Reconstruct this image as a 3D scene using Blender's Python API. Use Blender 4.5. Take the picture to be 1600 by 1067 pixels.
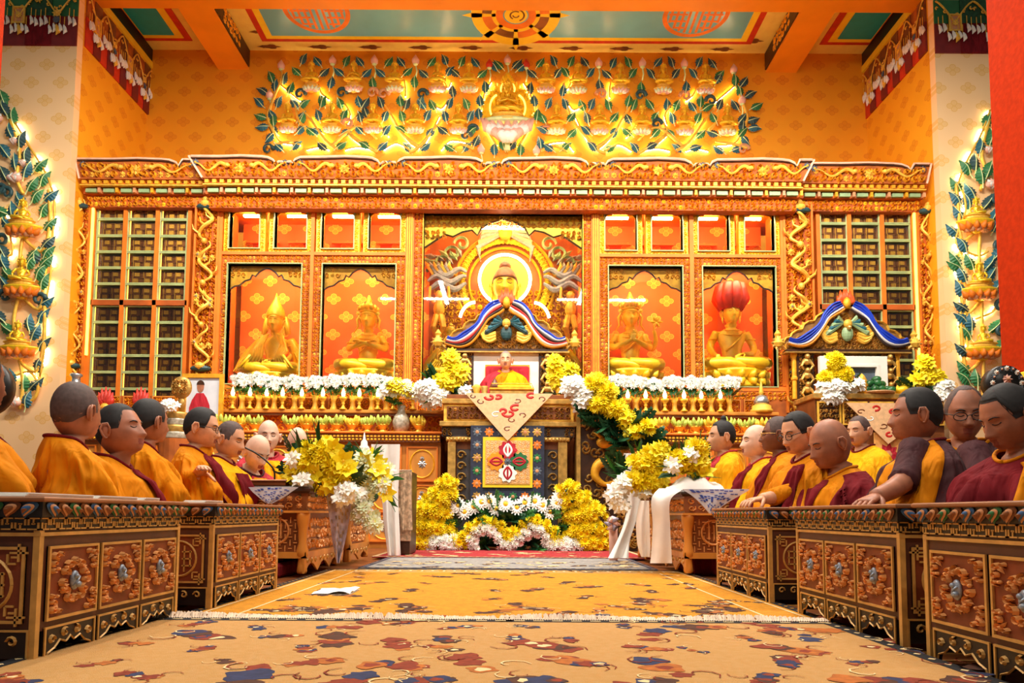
import bpy, math, random
from mathutils import Vector, Matrix, noise

for o in list(bpy.data.objects):
    bpy.data.objects.remove(o)
SC = bpy.context.scene
COL = SC.collection
PI = math.pi
sin, cos = math.sin, math.cos

# ------------------------------------------------------------------ camera
F, CX, CY, EYE = 1100.0, 800.0, 725.0, 0.433
PITCH, ROLL = math.atan(77.5 / 1100), 0.006
RM = Matrix.Rotation(PI / 2 + PITCH, 3, 'X') @ Matrix.Rotation(ROLL, 3, 'Z')
cam = bpy.data.cameras.new('camera')
cam.sensor_width = 36
cam.lens = F / 1600 * 36
cam.shift_y = (CY - 533.5) / 1600
cam.clip_start = 0.05
camo = bpy.data.objects.new('camera', cam)
COL.objects.link(camo)
camo.location = (0, 0, EYE)
camo.rotation_euler = RM.to_euler()
SC.camera = camo

# ------------------------------------------------------------------ world, lamps, exposure
w = bpy.data.worlds.new('world')
SC.world = w
w.use_nodes = True
w.node_tree.nodes['Background'].inputs[0].default_value = (1.0, 0.90, 0.76, 1)
w.node_tree.nodes['Background'].inputs[1].default_value = 0.13
vs = SC.view_settings
vs.view_transform = 'Standard'
vs.look = 'None'
vs.exposure = 0.0
vs.gamma = 1.0
vs.use_curve_mapping = False


def area(name, loc, rot, sx, sy, power, col=(1, .92, .80)):
    l = bpy.data.lights.new(name, 'AREA')
    l.shape = 'RECTANGLE'
    l.size, l.size_y = sx, sy
    l.energy = power
    l.color = col
    o = bpy.data.objects.new(name, l)
    COL.objects.link(o)
    o.location = loc
    o.rotation_euler = rot
    return o


# hall ceiling luminaires: spots hung before the altar, tubes at the back; unseen key lights added over the rows to shade the folds
for (x, y) in ((-3.4, 6.3), (0, 6.4), (3.4, 6.3)):
    area('overhead_light', (x, y, 5.9), (math.radians(22), 0, 0), 2.0, .09, 265)
for (x, y) in ((-1.5, 3.6), (1.5, 3.6)):
    area('overhead_light', (x, y, 5.2), (0, 0, 0), .08, 1.6, 105)
for x in (-2.4, 2.4):
    area('hall_tube_lamp', (x, -0.2, 6.25), (math.radians(30), 0, 0), 2.4, .06, 110)

# ------------------------------------------------------------------ pixel <-> place (1600 x 1067 frame)


def ray(px, py):
    return RM @ Vector(((px - CX) / F, -(py - CY) / F, -1))


def at(px, py, Y):
    d = ray(px, py)
    s = Y / d.y
    return Vector((d.x * s, Y, EYE + d.z * s))


def atz(px, py, Z):
    d = ray(px, py)
    s = (Z - EYE) / d.z
    return Vector((d.x * s, d.y * s, Z))


def atx(px, py, X):
    d = ray(px, py)
    s = X / d.x
    return Vector((X, d.y * s, EYE + d.z * s))


def zc(py, Y):
    return at(793, py, Y).z


# ------------------------------------------------------------------ materials
def lin(c):
    return tuple(((x / 255) / 12.92 if x / 255 <= .04045 else ((x / 255 + .055) / 1.055) ** 2.4) for x in c[:3]) + (1,)


class X:
    """a node socket with arithmetic"""
    T = None

    def __init__(s, k):
        s.k = k

    @staticmethod
    def op(o, *a):
        n = X.T.nodes.new('ShaderNodeMath')
        n.operation = o
        for i, q in enumerate(a):
            if isinstance(q, X):
                X.T.links.new(q.k, n.inputs[i])
            else:
                n.inputs[i].default_value = q
        return X(n.outputs[0])

    def __add__(s, o): return X.op('ADD', s, o)
    def __sub__(s, o): return X.op('SUBTRACT', s, o)
    def __mul__(s, o): return X.op('MULTIPLY', s, o)
    def lt(s, o): return X.op('LESS_THAN', s, o)
    def abs(s): return X.op('ABSOLUTE', s)
    def fract(s): return X.op('FRACT', s)
    def floor(s): return X.op('FLOOR', s)


MT = {}


def new_mat(name):
    m = bpy.data.materials.new(name)
    m.use_nodes = True
    t = m.node_tree
    b = t.nodes['Principled BSDF']
    X.T = t
    return m, t, b


def noise_mix(t, c1, c2, scale, detail=3, dist=0.0, lo=.35, hi=.65, coord='Object', stretch=None):
    tc = t.nodes.new('ShaderNodeTexCoord')
    nz = t.nodes.new('ShaderNodeTexNoise')
    nz.inputs['Scale'].default_value = scale
    nz.inputs['Detail'].default_value = detail
    nz.inputs['Distortion'].default_value = dist
    src = tc.outputs[coord]
    if stretch:
        mp = t.nodes.new('ShaderNodeMapping')
        mp.inputs['Scale'].default_value = stretch
        t.links.new(src, mp.inputs[0])
        src = mp.outputs[0]
    t.links.new(src, nz.inputs['Vector'])
    rp = t.nodes.new('ShaderNodeValToRGB')
    rp.color_ramp.elements[0].position = lo
    rp.color_ramp.elements[1].position = hi
    rp.color_ramp.elements[0].color = c1
    rp.color_ramp.elements[1].color = c2
    t.links.new(nz.outputs['Fac'], rp.inputs[0])
    return rp.outputs[0], nz


def mat(name, c, rough=.55, metal=0.0, var=.12, scale=9.0, bump=0.0, bscale=None, emit=0.0, ecol=None, c2=None, sheen=0, stretch=None, coat=0, bstretch=None, bdist=.012, spec=None):
    if name in MT:
        return MT[name]
    m, t, b = new_mat(name)
    L = lin(c)
    a = tuple(max(0, q * (1 - var)) for q in L[:3]) + (1,)
    d = (lin(c2) if c2 else tuple(min(1, q * (1 + var)) for q in L[:3]) + (1,))
    if c2:
        a = L
    out, nz = noise_mix(t, a, d, scale, stretch=stretch)
    t.links.new(out, b.inputs['Base Color'])
    b.inputs['Roughness'].default_value = rough
    b.inputs['Metallic'].default_value = metal
    if spec is not None:
        b.inputs['Specular IOR Level'].default_value = spec
    if sheen:
        b.inputs['Sheen Weight'].default_value = sheen
    if coat:
        b.inputs['Coat Weight'].default_value = coat
        b.inputs['Coat Roughness'].default_value = .25
    if bump:
        bp = t.nodes.new('ShaderNodeBump')
        bp.inputs['Strength'].default_value = bump
        bp.inputs['Distance'].default_value = bdist
        src = nz
        if bscale:
            o2, src = noise_mix(t, (0, 0, 0, 1), (1, 1, 1, 1), bscale, detail=2, dist=(.6 if bstretch else 0), stretch=bstretch)
        t.links.new(src.outputs['Fac'], bp.inputs['Height'])
        t.links.new(bp.outputs[0], b.inputs['Normal'])
    if emit:
        b.inputs['Emission Color'].default_value = lin(ecol or c)
        b.inputs['Emission Strength'].default_value = emit
    MT[name] = m
    return m


def motif_mat(name, ground, line, axis, sx, sz, size, ground2=None, rough=.6):
    """printed wallpaper: rows of quatrefoil motifs on a plain ground (axis = horizontal coordinate)"""
    m, t, b = new_mat(name)
    tc = t.nodes.new('ShaderNodeTexCoord')
    sp = t.nodes.new('ShaderNodeSeparateXYZ')
    t.links.new(tc.outputs['Object'], sp.inputs[0])
    u = X(sp.outputs[axis])
    v = X(sp.outputs[2])
    row = (v * (1 / sz)).floor()
    odd = (row * .5).fract()
    x = ((u * (1 / sx) + odd).fract() - .5).abs() * sx
    z = ((v * (1 / sz)).fract() - .5).abs() * (sz * 1.15)
    r = size * .29
    q1 = X.op('SQRT', (x - r) * (x - r) + z * z)
    q2 = X.op('SQRT', (z - r * .85) * (z - r * .85) + x * x)
    d = X.op('MINIMUM', q1, q2)
    ring = ((d - size * .18).abs()).lt(size * .045)
    dot = ((d - size * .07).abs()).lt(size * .03)
    core = (x + z).lt(size * .10)
    fac = X.op('MAXIMUM', X.op('MAXIMUM', ring, dot), core)
    g1 = lin(ground)
    g2 = lin(ground2 or ground)
    gout, nz = noise_mix(t, g1, g2, 1.3, lo=.3, hi=.7)
    mx = t.nodes.new('ShaderNodeMix')
    mx.data_type = 'RGBA'
    t.links.new(fac.k, mx.inputs[0])
    t.links.new(gout, mx.inputs[6])
    mx.inputs[7].default_value = lin(line)
    t.links.new(mx.outputs[2], b.inputs['Base Color'])
    b.inputs['Roughness'].default_value = rough
    MT[name] = m
    return m


def glass_mat():
    m, t, b = new_mat('cabinet_glass')
    t.nodes.remove(b)
    out = t.nodes['Material Output']
    tr = t.nodes.new('ShaderNodeBsdfTransparent')
    tr.inputs[0].default_value = (.97, .98, .96, 1)
    gl = t.nodes.new('ShaderNodeBsdfGlossy')
    gl.inputs['Roughness'].default_value = .02
    fr = t.nodes.new('ShaderNodeFresnel')
    fr.inputs[0].default_value = 1.5
    mx = t.nodes.new('ShaderNodeMixShader')
    t.links.new(fr.outputs[0], mx.inputs[0])
    t.links.new(tr.outputs[0], mx.inputs[1])
    t.links.new(gl.outputs[0], mx.inputs[2])
    t.links.new(mx.outputs[0], out.inputs[0])
    MT['cabinet_glass'] = m
    return m


glass_mat()
mat('orange_paint', (246, 164, 26), .55, var=.06, scale=1.5)
mat('beam_paint', (244, 150, 22), .5, var=.06, scale=2)
mat('gold', (255, 190, 60), .36, .4, var=.15, scale=20)
mat('gold_relief', (226, 150, 30), .32, .45, var=.15, scale=20)
mat('gold_bright', (255, 205, 50), .3, .6, var=.1, scale=20)
mat('gold_old', (205, 160, 82), .4, .55, var=.25, scale=16)
mat('gold_statue', (255, 200, 40), .38, .15, var=.12, scale=12)
mat('gilt', (250, 174, 40), .5, .25, var=.22, scale=14)
mat('gilt_pale', (252, 190, 70), .5, .2, var=.18, scale=14)
mat('gilt_yellow', (255, 205, 40), .45, .2, var=.12, scale=14)
mat('wood_red', (186, 88, 20), .7, var=.2, scale=5)
mat('wood_orange', (230, 122, 24), .6, var=.15, scale=4)
mat('wood_deep', (172, 88, 22), .75, var=.25, scale=6)
mat('wood_brown', (128, 72, 34), .4, var=.3, scale=7)
mat('wood_honey', (214, 140, 56), .4, var=.2, scale=6, stretch=(1, 1, .2))
mat('wood_dark', (62, 36, 22), .4, var=.3, scale=8)
mat('black_paint', (24, 18, 16), .4, var=.2)
mat('maroon_paint', (120, 26, 28), .5)
mat('red_paint', (205, 50, 22), .5)
mat('red_cloth_wall', (178, 46, 4), .9, var=.12, scale=30, bump=.1, spec=.1)
mat('cream_paint', (250, 222, 160), .55, var=.05)
mat('cream_yellow', (255, 220, 110), .55, var=.05)
mat('yellow_paint', (255, 210, 40), .5, var=.06)
mat('pink_edge', (240, 190, 160), .5)
mat('teal_paint', (20, 160, 175), .4, var=.06)
mat('sky_paint', (112, 178, 198), .28, var=.08, scale=1.5)
mat('green_paint', (36, 110, 62), .5)
mat('green_pale', (150, 178, 130), .5)
mat('blue_paint', (52, 98, 150), .5)
mat('slate_paint', (84, 96, 110), .5)
mat('peach_paint', (214, 150, 104), .5)
mat('white_paint', (244, 240, 230), .5, var=.04)
mat('silver', (196, 200, 205), .3, .8)
mat('pink_lotus', (246, 190, 170), .5, var=.1)
mat('leaf_green', (46, 118, 66), .5, var=.3, scale=30)
mat('leaf_blue', (30, 96, 112), .5, var=.3, scale=30)
mat('leaf_slate', (40, 74, 78), .5, var=.3, scale=30)
mat('leaf_rib', (220, 236, 170), .5)
mat('plant_green', (48, 110, 40), .5, var=.35, scale=25)
mat('plant_dark', (22, 74, 40), .5, var=.35, scale=25)
mat('petal_yellow', (255, 226, 8), .6, var=.12, scale=25)
mat('petal_white', (250, 250, 242), .6, var=.04, scale=25)
mat('petal_cream', (238, 244, 205), .6, var=.05, scale=25)
mat('petal_core', (246, 196, 30), .6)
mat('skin_a', (220, 160, 124), .5, var=.12, scale=20)
mat('skin_b', (170, 108, 80), .5, var=.15, scale=20)
mat('skin_c', (126, 76, 56), .5, var=.15, scale=20)
mat('skin_d', (236, 190, 164), .5, var=.1, scale=20)
mat('lips', (150, 80, 66), .5)
mat('hair_black', (26, 21, 22), .7, var=.3, scale=60)
mat('hair_stubble', (84, 64, 60), .7, var=.2, scale=60)
mat('hair_grey', (150, 132, 124), .7, var=.2, scale=60)
mat('robe_yellow', (214, 128, 0), .8, var=.14, scale=7, bump=1.0, bscale=15, bstretch=(1, 1, .3), bdist=.03, spec=.15)
mat('robe_bright', (242, 170, 6), .8, var=.12, scale=7, bump=1.0, bscale=15, bstretch=(1, 1, .3), bdist=.03, spec=.15)
mat('robe_maroon', (112, 20, 28), .85, var=.2, scale=7, bump=1.0, bscale=15, bstretch=(1, 1, .3), bdist=.03, spec=.15)
mat('robe_dark', (66, 16, 24), .85, var=.25, scale=7, bump=1.0, bscale=15, bstretch=(1, 1, .3), bdist=.03)
mat('robe_red', (186, 26, 44), .8, var=.15, scale=7, bump=1.0, bscale=15, bstretch=(1, 1, .3), bdist=.03)
mat('scarf_white', (246, 242, 238), .7, var=.03, scale=12)
mat('paper', (246, 244, 238), .7, var=.02)
mat('led', (255, 240, 205), emit=11.0, ecol=(255, 236, 190))
mat('led_niche', (255, 240, 205), emit=58.0, ecol=(255, 232, 180))
mat('led_cove', (255, 240, 205), emit=32.0, ecol=(255, 236, 190))
mat('led_side_fill', (255, 240, 205), emit=7.0, ecol=(255, 236, 190))
mat('led_wall', (255, 236, 190), emit=75.0, ecol=(255, 234, 180))
mat('led_soft', (255, 226, 120), emit=2.2, ecol=(255, 215, 90))
mat('flame', (255, 244, 210), emit=16.0, ecol=(255, 226, 150))
mat('black_plastic', (18, 18, 20), .4)


# ------------------------------------------------------------------ mesh builder
class MB:
    def __init__(s):
        s.v, s.f, s.m = [], [], []
        s.M = None
        s.k = 0

    def add(s, vs, fs, k=None):
        b = len(s.v)
        k = s.k if k is None else k
        if s.M is None:
            s.v.extend(tuple(p) for p in vs)
        else:
            M = s.M
            s.v.extend(tuple(M @ Vector(p)) for p in vs)
        for f in fs:
            s.f.append(tuple(b + i for i in f))
            s.m.append(k)

    def box(s, c, d, k=None, ch=0.0):
        x, y, z = c
        a, b, e = d[0] / 2, d[1] / 2, d[2] / 2
        if not ch:
            vs = [(x + i * a, y + j * b, z + l * e) for i in (-1, 1) for j in (-1, 1) for l in (-1, 1)]
            s.add(vs, [(0, 1, 3, 2), (4, 6, 7, 5), (0, 4, 5, 1), (2, 3, 7, 6), (0, 2, 6, 4), (1, 5, 7, 3)], k)
        else:
            ch = min(ch, a * .9, b * .9, e * .9)
            rings = []
            for zz, q in ((-e, ch), (-e + ch, 0), (e - ch, 0), (e, ch)):
                rings.append([(x + sx * (a - q), y + sy * (b - q), z + zz) for sx, sy in ((-1, -1), (1, -1), (1, 1), (-1, 1))])
            s.loft(rings, True, True, k)

    def b2(s, x0, x1, y0, y1, z0, z1, k=None, ch=0.0):
        s.box(((x0 + x1) / 2, (y0 + y1) / 2, (z0 + z1) / 2), (abs(x1 - x0), abs(y1 - y0), abs(z1 - z0)), k, ch)

    def loft(s, rings, cap0=True, cap1=True, k=None, closed=True):
        n = len(rings[0])
        vs = [p for r in rings for p in r]
        fs = []
        for i in range(len(rings) - 1):
            for j in range(n if closed else n - 1):
                j2 = (j + 1) % n
                fs.append((i * n + j, i * n + j2, (i + 1) * n + j2, (i + 1) * n + j))
        if cap0:
            fs.append(tuple(range(n - 1, -1, -1)))
        if cap1:
            fs.append(tuple((len(rings) - 1) * n + i for i in range(n)))
        s.add(vs, fs, k)

    def lathe(s, prof, n=12, c=(0, 0, 0), k=None, sy=1.0):
        s.loft([[(c[0] + r * cos(2 * PI * j / n), c[1] + sy * r * sin(2 * PI * j / n), c[2] + z) for j in range(n)] for r, z in prof], True, True, k)

    def ell(s, c, r, nu=10, nv=7, k=None):
        rings = []
        for i in range(nv + 1):
            th = PI * (i + .0) / nv
            q = max(.02, sin(th))
            rings.append([(c[0] + r[0] * q * cos(2 * PI * j / nu), c[1] + r[1] * q * sin(2 * PI * j / nu), c[2] - r[2] * cos(th)) for j in range(nu)])
        s.loft(rings, True, True, k)

    def tube(s, pts, r, n=6, k=None, cap=True, flat=1.0):
        pts = [Vector(p) for p in pts]
        m = len(pts)
        rr = r if isinstance(r, (list, tuple)) else [r] * m
        rings = []
        up = None
        for i, p in enumerate(pts):
            t = (pts[min(i + 1, m - 1)] - pts[max(i - 1, 0)])
            if t.length < 1e-9:
                t = Vector((0, 0, 1))
            t.normalize()
            if up is None:
                up = Vector((0, 0, 1)) if abs(t.z) < .9 else Vector((0, 1, 0))
            a = t.cross(up)
            if a.length < 1e-6:
                a = t.orthogonal()
            a.normalize()
            b = a.cross(t)
            up = b
            rings.append([tuple(p + a * (rr[i] * cos(2 * PI * j / n)) + b * (rr[i] * flat * sin(2 * PI * j / n))) for j in range(n)])
        s.loft(rings, cap, cap, k)

    def prism(s, poly, y0, y1, k=None):
        """polygon in xz, extruded from y0 (front) to y1"""
        n = len(poly)
        vs = [(p[0], y0, p[1]) for p in poly] + [(p[0], y1, p[1]) for p in poly]
        fs = [tuple(range(n)), tuple(range(2 * n - 1, n - 1, -1))]
        for i in range(n):
            j = (i + 1) % n
            fs.append((i, n + i, n + j, j))
        s.add(vs, fs, k)

    def flat(s, poly, z, k=None):
        """polygon in xy at height z"""
        s.add([(p[0], p[1], z) for p in poly], [tuple(range(len(poly)))], k)

    def frame(s, x0, x1, z0, z1, t, y0, y1, k=None):
        s.b2(x0, x1, y0, y1, z0, z0 + t, k)
        s.b2(x0, x1, y0, y1, z1 - t, z1, k)
        s.b2(x0, x0 + t, y0, y1, z0 + t, z1 - t, k)
        s.b2(x1 - t, x1, y0, y1, z0 + t, z1 - t, k)

    def grid(s, P, k=None):
        n, m = len(P), len(P[0])
        s.add([p for r in P for p in r], [(i * m + j, i * m + j + 1, (i + 1) * m + j + 1, (i + 1) * m + j) for i in range(n - 1) for j in range(m - 1)], k)

    # ---- carved relief, raised towards -y
    def ridge(s, pts, w, y, h, k=None):
        vs, fs = [], []
        m = len(pts)
        for i, (x, z) in enumerate(pts):
            x0, z0 = pts[max(0, i - 1)]
            x1, z1 = pts[min(m - 1, i + 1)]
            dx, dz = x1 - x0, z1 - z0
            l = math.hypot(dx, dz) or 1
            q = w if not isinstance(w, (list, tuple)) else w[i]
            nx, nz = -dz / l * q, dx / l * q
            vs += [(x + nx, y, z + nz), (x, y - h, z), (x - nx, y, z - nz)]
        for i in range(m - 1):
            a = i * 3
            fs += [(a, a + 1, a + 4, a + 3), (a + 1, a + 2, a + 5, a + 4)]
        s.add(vs, fs, k)

    def spike(s, x, z, l, w, ang, y, h, k=None):
        c, d = cos(ang), sin(ang)
        P = [(0, 0), (l * .45, w), (l, 0), (l * .45, -w)]
        vs = [(x + p * c - q * d, y, z + p * d + q * c) for p, q in P] + [(x + l * .4 * c, y - h, z + l * .4 * d)]
        s.add(vs, [(0, 1, 4), (1, 2, 4), (2, 3, 4), (3, 0, 4)], k)

    def rosette(s, x, z, r, y, h, k=None, k2=None, n=8):
        vs = [(x, y - h * .5, z)]
        for i in range(2 * n):
            a = PI * i / n
            q = r * (1 if i % 2 == 0 else .68)
            vs.append((x + q * cos(a), y - (0 if i % 2 else h * .25), z + q * sin(a)))
        s.add(vs, [(0, 1 + i, 1 + (i + 1) % (2 * n)) for i in range(2 * n)], k)
        vs = [(x, y - h, z)] + [(x + r * .36 * cos(a), y - h * .45, z + r * .36 * sin(a)) for a in [2 * PI * i / 6 for i in range(6)]]
        s.add(vs, [(0, 1 + i, 1 + (i + 1) % 6) for i in range(6)], k2 if k2 is not None else k)

    def carve(s, x0, x1, z0, z1, y, cell, seed=0, h=None, k=0, k2=None, ros=.12):
        rg = random.Random(seed)
        w, hh = x1 - x0, z1 - z0
        nx, nz = max(1, round(w / cell)), max(1, round(hh / cell))
        cx, cz = w / nx, hh / nz
        h = h or cell * .3
        for i in range(nx):
            for j in range(nz):
                mx, mz = x0 + (i + .5) * cx, z0 + (j + .5) * cz
                if rg.random() < ros:
                    s.rosette(mx, mz, min(cx, cz) * .46, y, h * 1.1, k if k2 is None else k2)
                    continue
                sg = 1 if (i + j) % 2 else -1
                a0 = rg.uniform(0, 2 * PI)
                pts = []
                for q in range(9):
                    t = q / 8
                    r = .48 * (1 - .8 * t)
                    a = a0 + sg * t * 2 * PI * 1.15
                    pts.append((mx + r * cx * cos(a), mz + r * cz * sin(a)))
                s.ridge(pts, min(cx, cz) * .11, y, h, k)
                for q in range(2):
                    s.spike(mx + rg.uniform(-.4, .4) * cx, mz + rg.uniform(-.4, .4) * cz, cell * .42, cell * .1, rg.uniform(0, 6.28), y, h * .7, k)

    def build(s, name, mats, parent=None, smooth=False, world=True, label=None):
        me = bpy.data.meshes.new(name)
        me.from_pydata(s.v, [], s.f)
        if not isinstance(mats, (list, tuple)):
            mats = [mats]
        for q in mats:
            me.materials.append(MT[q])
        if len(mats) > 1:
            me.polygons.foreach_set('material_index', s.m)
        if smooth:
            me.polygons.foreach_set('use_smooth', [True] * len(me.polygons))
        me.update()
        o = bpy.data.objects.new(name, me)
        COL.objects.link(o)
        if parent is not None:
            put(o, parent, world)
        if label:
            o['label'] = label
        return o


def put(o, parent, world=True):
    o.parent = parent
    if world:
        root = parent
        o.matrix_parent_inverse = wm(root).inverted()


def wm(o):
    M = Matrix.LocRotScale(o.location, o.rotation_euler, o.scale)
    if o.parent is None:
        return M
    return wm(o.parent) @ o.matrix_parent_inverse @ M


def thing(name, label, cat, loc=(0, 0, 0), rz=0.0, group=None):
    o = bpy.data.objects.new(name, None)
    COL.objects.link(o)
    o.location = loc
    o.rotation_euler = (0, 0, rz)
    o.empty_display_size = .1
    return tag(o, label, cat, group)


def tag(o, label, cat, group=None):
    o['label'] = label
    o['category'] = cat
    if group:
        o['group'] = group
    return o


def struct(o):
    o['kind'] = 'structure'
    return o


def stuff(o):
    o['kind'] = 'stuff'
    return o


def inst(name, me, parent, M, world=False):
    """one more object on shared mesh data"""
    o = bpy.data.objects.new(name, me)
    COL.objects.link(o)
    if parent is not None:
        o.parent = parent
        if world:
            o.matrix_parent_inverse = wm(parent).inverted()
    o.matrix_basis = M
    return o


def copy_tree(o, parent=None):
    c = o.copy()
    COL.objects.link(c)
    if parent is not None:
        c.parent = parent
    for ch in o.children:
        copy_tree(ch, c)
    return c


def TRS(loc, rx=0, ry=0, rz=0, s=1.0):
    sc = (s, s, s) if not isinstance(s, (tuple, list)) else s
    return Matrix.LocRotScale(Vector(loc), Matrix.Rotation(rz, 3, 'Z') @ Matrix.Rotation(ry, 3, 'Y') @ Matrix.Rotation(rx, 3, 'X'), Vector(sc)) if False else \
        Matrix.Translation(Vector(loc)) @ Matrix.Rotation(rz, 4, 'Z') @ Matrix.Rotation(ry, 4, 'Y') @ Matrix.Rotation(rx, 4, 'X') @ Matrix.Diagonal((sc[0], sc[1], sc[2], 1))


def spline(pts, n):
    """catmull-rom through points"""
    P = [Vector(p) for p in pts]
    out = []
    m = len(P) - 1
    for i in range(n):
        t = i / (n - 1) * m
        j = min(int(t), m - 1)
        u = t - j
        a, b, c, d = P[max(j - 1, 0)], P[j], P[j + 1], P[min(j + 2, m)]
        out.append(.5 * ((2 * b) + (c - a) * u + (2 * a - 5 * b + 4 * c - d) * u * u + (3 * b - a - 3 * c + d) * u ** 3))
    return out

# ================================================================== the room
YB, YP = 10.8, 9.1
XL, XR = -5.85, 5.62
X0 = -0.11
ZU = at(790, 111, YB).z      # underside of the beams
ZC = at(790, 81, YB).z       # ceiling panels
ZT = ZC + .9

motif_mat('wall_print', (238, 152, 10), (226, 134, 4), 0, .39, .25, .2, (244, 162, 16))
motif_mat('wall_print_side', (240, 158, 14), (228, 140, 8), 1, .39, .25, .2, (246, 168, 20))
motif_mat('pillar_print', (250, 208, 156), (240, 188, 112), 0, .39, .25, .2, (250, 204, 148))
motif_mat('niche_print', (236, 116, 24), (255, 200, 60), 0, .37, .26, .2, (228, 104, 18))

b = MB(); b.b2(-7.5, 7.5, .2, 11.2, -.08, 0); struct(b.build('floor', 'wood_brown'))
b = MB(); b.b2(XL - 2.2, XR + 2.2, YB, YB + .2, 0, ZT); struct(b.build('wall_back', 'wall_print'))
b = MB(); b.b2(XL - .3, XL, YP + .02, YB, 0, ZT); wl = struct(b.build('wall_left', 'wall_print_side'))
b = MB(); b.b2(XR, XR + .3, YP + .02, YB, 0, ZT); wr = struct(b.build('wall_right', 'wall_print_side'))
b = MB(); b.b2(XL - 2.4, XL, YP - .1, YP + .02, 0, ZT); pl = struct(b.build('wall_front_left', 'pillar_print'))
b = MB(); b.b2(XR, XR + 2.4, YP - .1, YP + .02, 0, ZT); pr = struct(b.build('wall_front_right', 'pillar_print'))

# ---- ceiling with framed panels
b = MB(); b.b2(XL - .2, XR + .2, YP, YB + .1, ZC, ZC + .12); ceil = struct(b.build('ceiling', 'cream_yellow'))
bl = [atz(343, 111, ZU).x, atz(390, 111, ZU).x]
br = [atz(1195, 116, ZU).x, atz(1241, 118, ZU).x]


def ceiling_panel(xa, xb, yf, inner, name, wall=0):
    yn = 9.40
    for i, (nm, m, g) in enumerate((('border', 'red_paint', 0), ('border', 'yellow_paint', .1), (name, inner, .21))):
        q = MB()
        q.b2(xa + (g if wall >= 0 else g * .2), xb - (g if wall <= 0 else g * .2), yn, yf - g * .8, ZC - .012 * (i + 1), ZC - .012 * i - .001)
        q.build(nm, m, ceil)


yf = atz(800, 66, ZC).y
ceiling_panel(atz(411, 66, ZC).x, atz(1172, 71, ZC).x, yf, 'sky_paint', 'blue_panel')
ceiling_panel(XL + .06, atz(303, 66, ZC).x, yf, 'teal_paint', 'teal_panel', -1)
ceiling_panel(atz(1278, 72, ZC).x, XR - .06, yf, 'teal_paint', 'teal_panel', 1)


def ringpoly(q, c, r0, r1, z, k, n=40, a0=0, a1=2 * PI):
    for i in range(n):
        a, d = a0 + (a1 - a0) * i / n, a0 + (a1 - a0) * (i + 1) / n
        q.add([(c[0] + r * cos(t), c[1] + r * sin(t), z) for r, t in ((r0, a), (r1, a), (r1, d), (r0, d))], [(0, 1, 2, 3)], k)


ZD = ZC - .038
c = atz(806, 24, ZD)
q = MB()
R1 = .66
ringpoly(q, c, .0, .17, ZD, 0)
ringpoly(q, c, .19, .30, ZD, 1)
ringpoly(q, c, .30, .36, ZD, 0)
ringpoly(q, c, R1 - .16, R1, ZD, 0)
for i in range(8):
    a = 2 * PI * i / 8 + .39
    ringpoly(q, c, .36, R1 - .16, ZD - .001, 1 if i % 2 else 2, 6, a - .32, a + .32)
    u = Vector((cos(a + .39), sin(a + .39), 0)); v = Vector((-u.y, u.x, 0))
    P = c + u * (R1 + .14)
    q.add([tuple(c + u * .3 - v * .03), tuple(c + u * .3 + v * .03), tuple(c + u * R1 + v * .05), tuple(P), tuple(c + u * R1 - v * .05)], [(0, 1, 2, 3, 4)], 0)
for i in range(3):
    ringpoly(q, c, .03 + i * .04, .055 + i * .04, ZD - .002, 2, 14, i * 2.1, i * 2.1 + 3.2)
q.build('wheel_emblem', ['yellow_paint', 'wood_orange', 'wood_brown'], ceil)
for px, py in ((494, 17), (1088, 23)):
    c = atz(px, py, ZD)
    q = MB()
    ringpoly(q, c, .42, .49, ZD, 0)
    for i in range(-4, 5):
        x = i * .09
        hh = math.sqrt(max(.0, .40 ** 2 - x * x))
        q.flat([(c[0] + x - .02, c[1] - hh), (c[0] + x + .02, c[1] - hh), (c[0] + x + .02, c[1] + hh), (c[0] + x - .02, c[1] + hh)], ZD)
    for z in (-.28, -.14, .0, .14, .28):
        hh = math.sqrt(.40 ** 2 - z * z)
        q.flat([(c[0] - hh, c[1] + z - .02), (c[0] - .12, c[1] + z - .02), (c[0] - .12, c[1] + z + .02), (c[0] - hh, c[1] + z + .02)], ZD - .001)
        q.flat([(c[0] + .12, c[1] + z - .02), (c[0] + hh, c[1] + z - .02), (c[0] + hh, c[1] + z + .02), (c[0] + .12, c[1] + z + .02)], ZD - .001)
    q.build('round_emblem', 'wood_orange', ceil)
# cloud motifs along the pale border
q = MB()
rg = random.Random(4)
for i in range(20):
    x = -3.9 + i * .4
    for yy in ((10.5,) if i % 2 else (10.36, 10.7)):
        pts = [(x + .16 * cos(a) * (1 + .25 * cos(6 * a)), yy + .045 * sin(a) * (1 + .3 * cos(5 * a))) for a in [2 * PI * j / 22 for j in range(22)]]
        q.flat(pts, ZC - .006)
q.build('cloud_motif', 'wood_brown', ceil)

# ---- beams
b = MB(); b.b2(XL, XR, YP - .35, 9.44, ZU, ZT); tb = struct(b.build('trim_1', 'beam_paint'))
for n, (xa, xb) in enumerate((bl, br)):
    b = MB(); b.b2(xa, xb, 9.44, YB, ZU, ZC); t = struct(b.build('trim_%d' % (n + 2), 'beam_paint'))
    xi = xb if n == 0 else xa
    s = 1 if n == 0 else -1
    q = MB()
    q.b2(xi, xi + s * .02, 9.5, YB - .02, ZU + .03, ZC - .02, 0)
    q.M = Matrix.Translation((xi + s * .02, 0, 0)) @ Matrix.Rotation(PI / 2 * s, 4, 'Z')
    q.carve(*( (9.75, 10.4) if n == 0 else (-10.4, -9.75)), ZU + .05, ZC - .03, 0, .11, 5, .02, 1)
    q.build('beam_side_panel', ['wood_dark', 'gilt'], t)

# ---- painted valance along the top of the niche walls and the wall piers
ZV0 = at(121, 72, YP + .05).z
ZV1 = at(222, 107, YB).z


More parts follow.
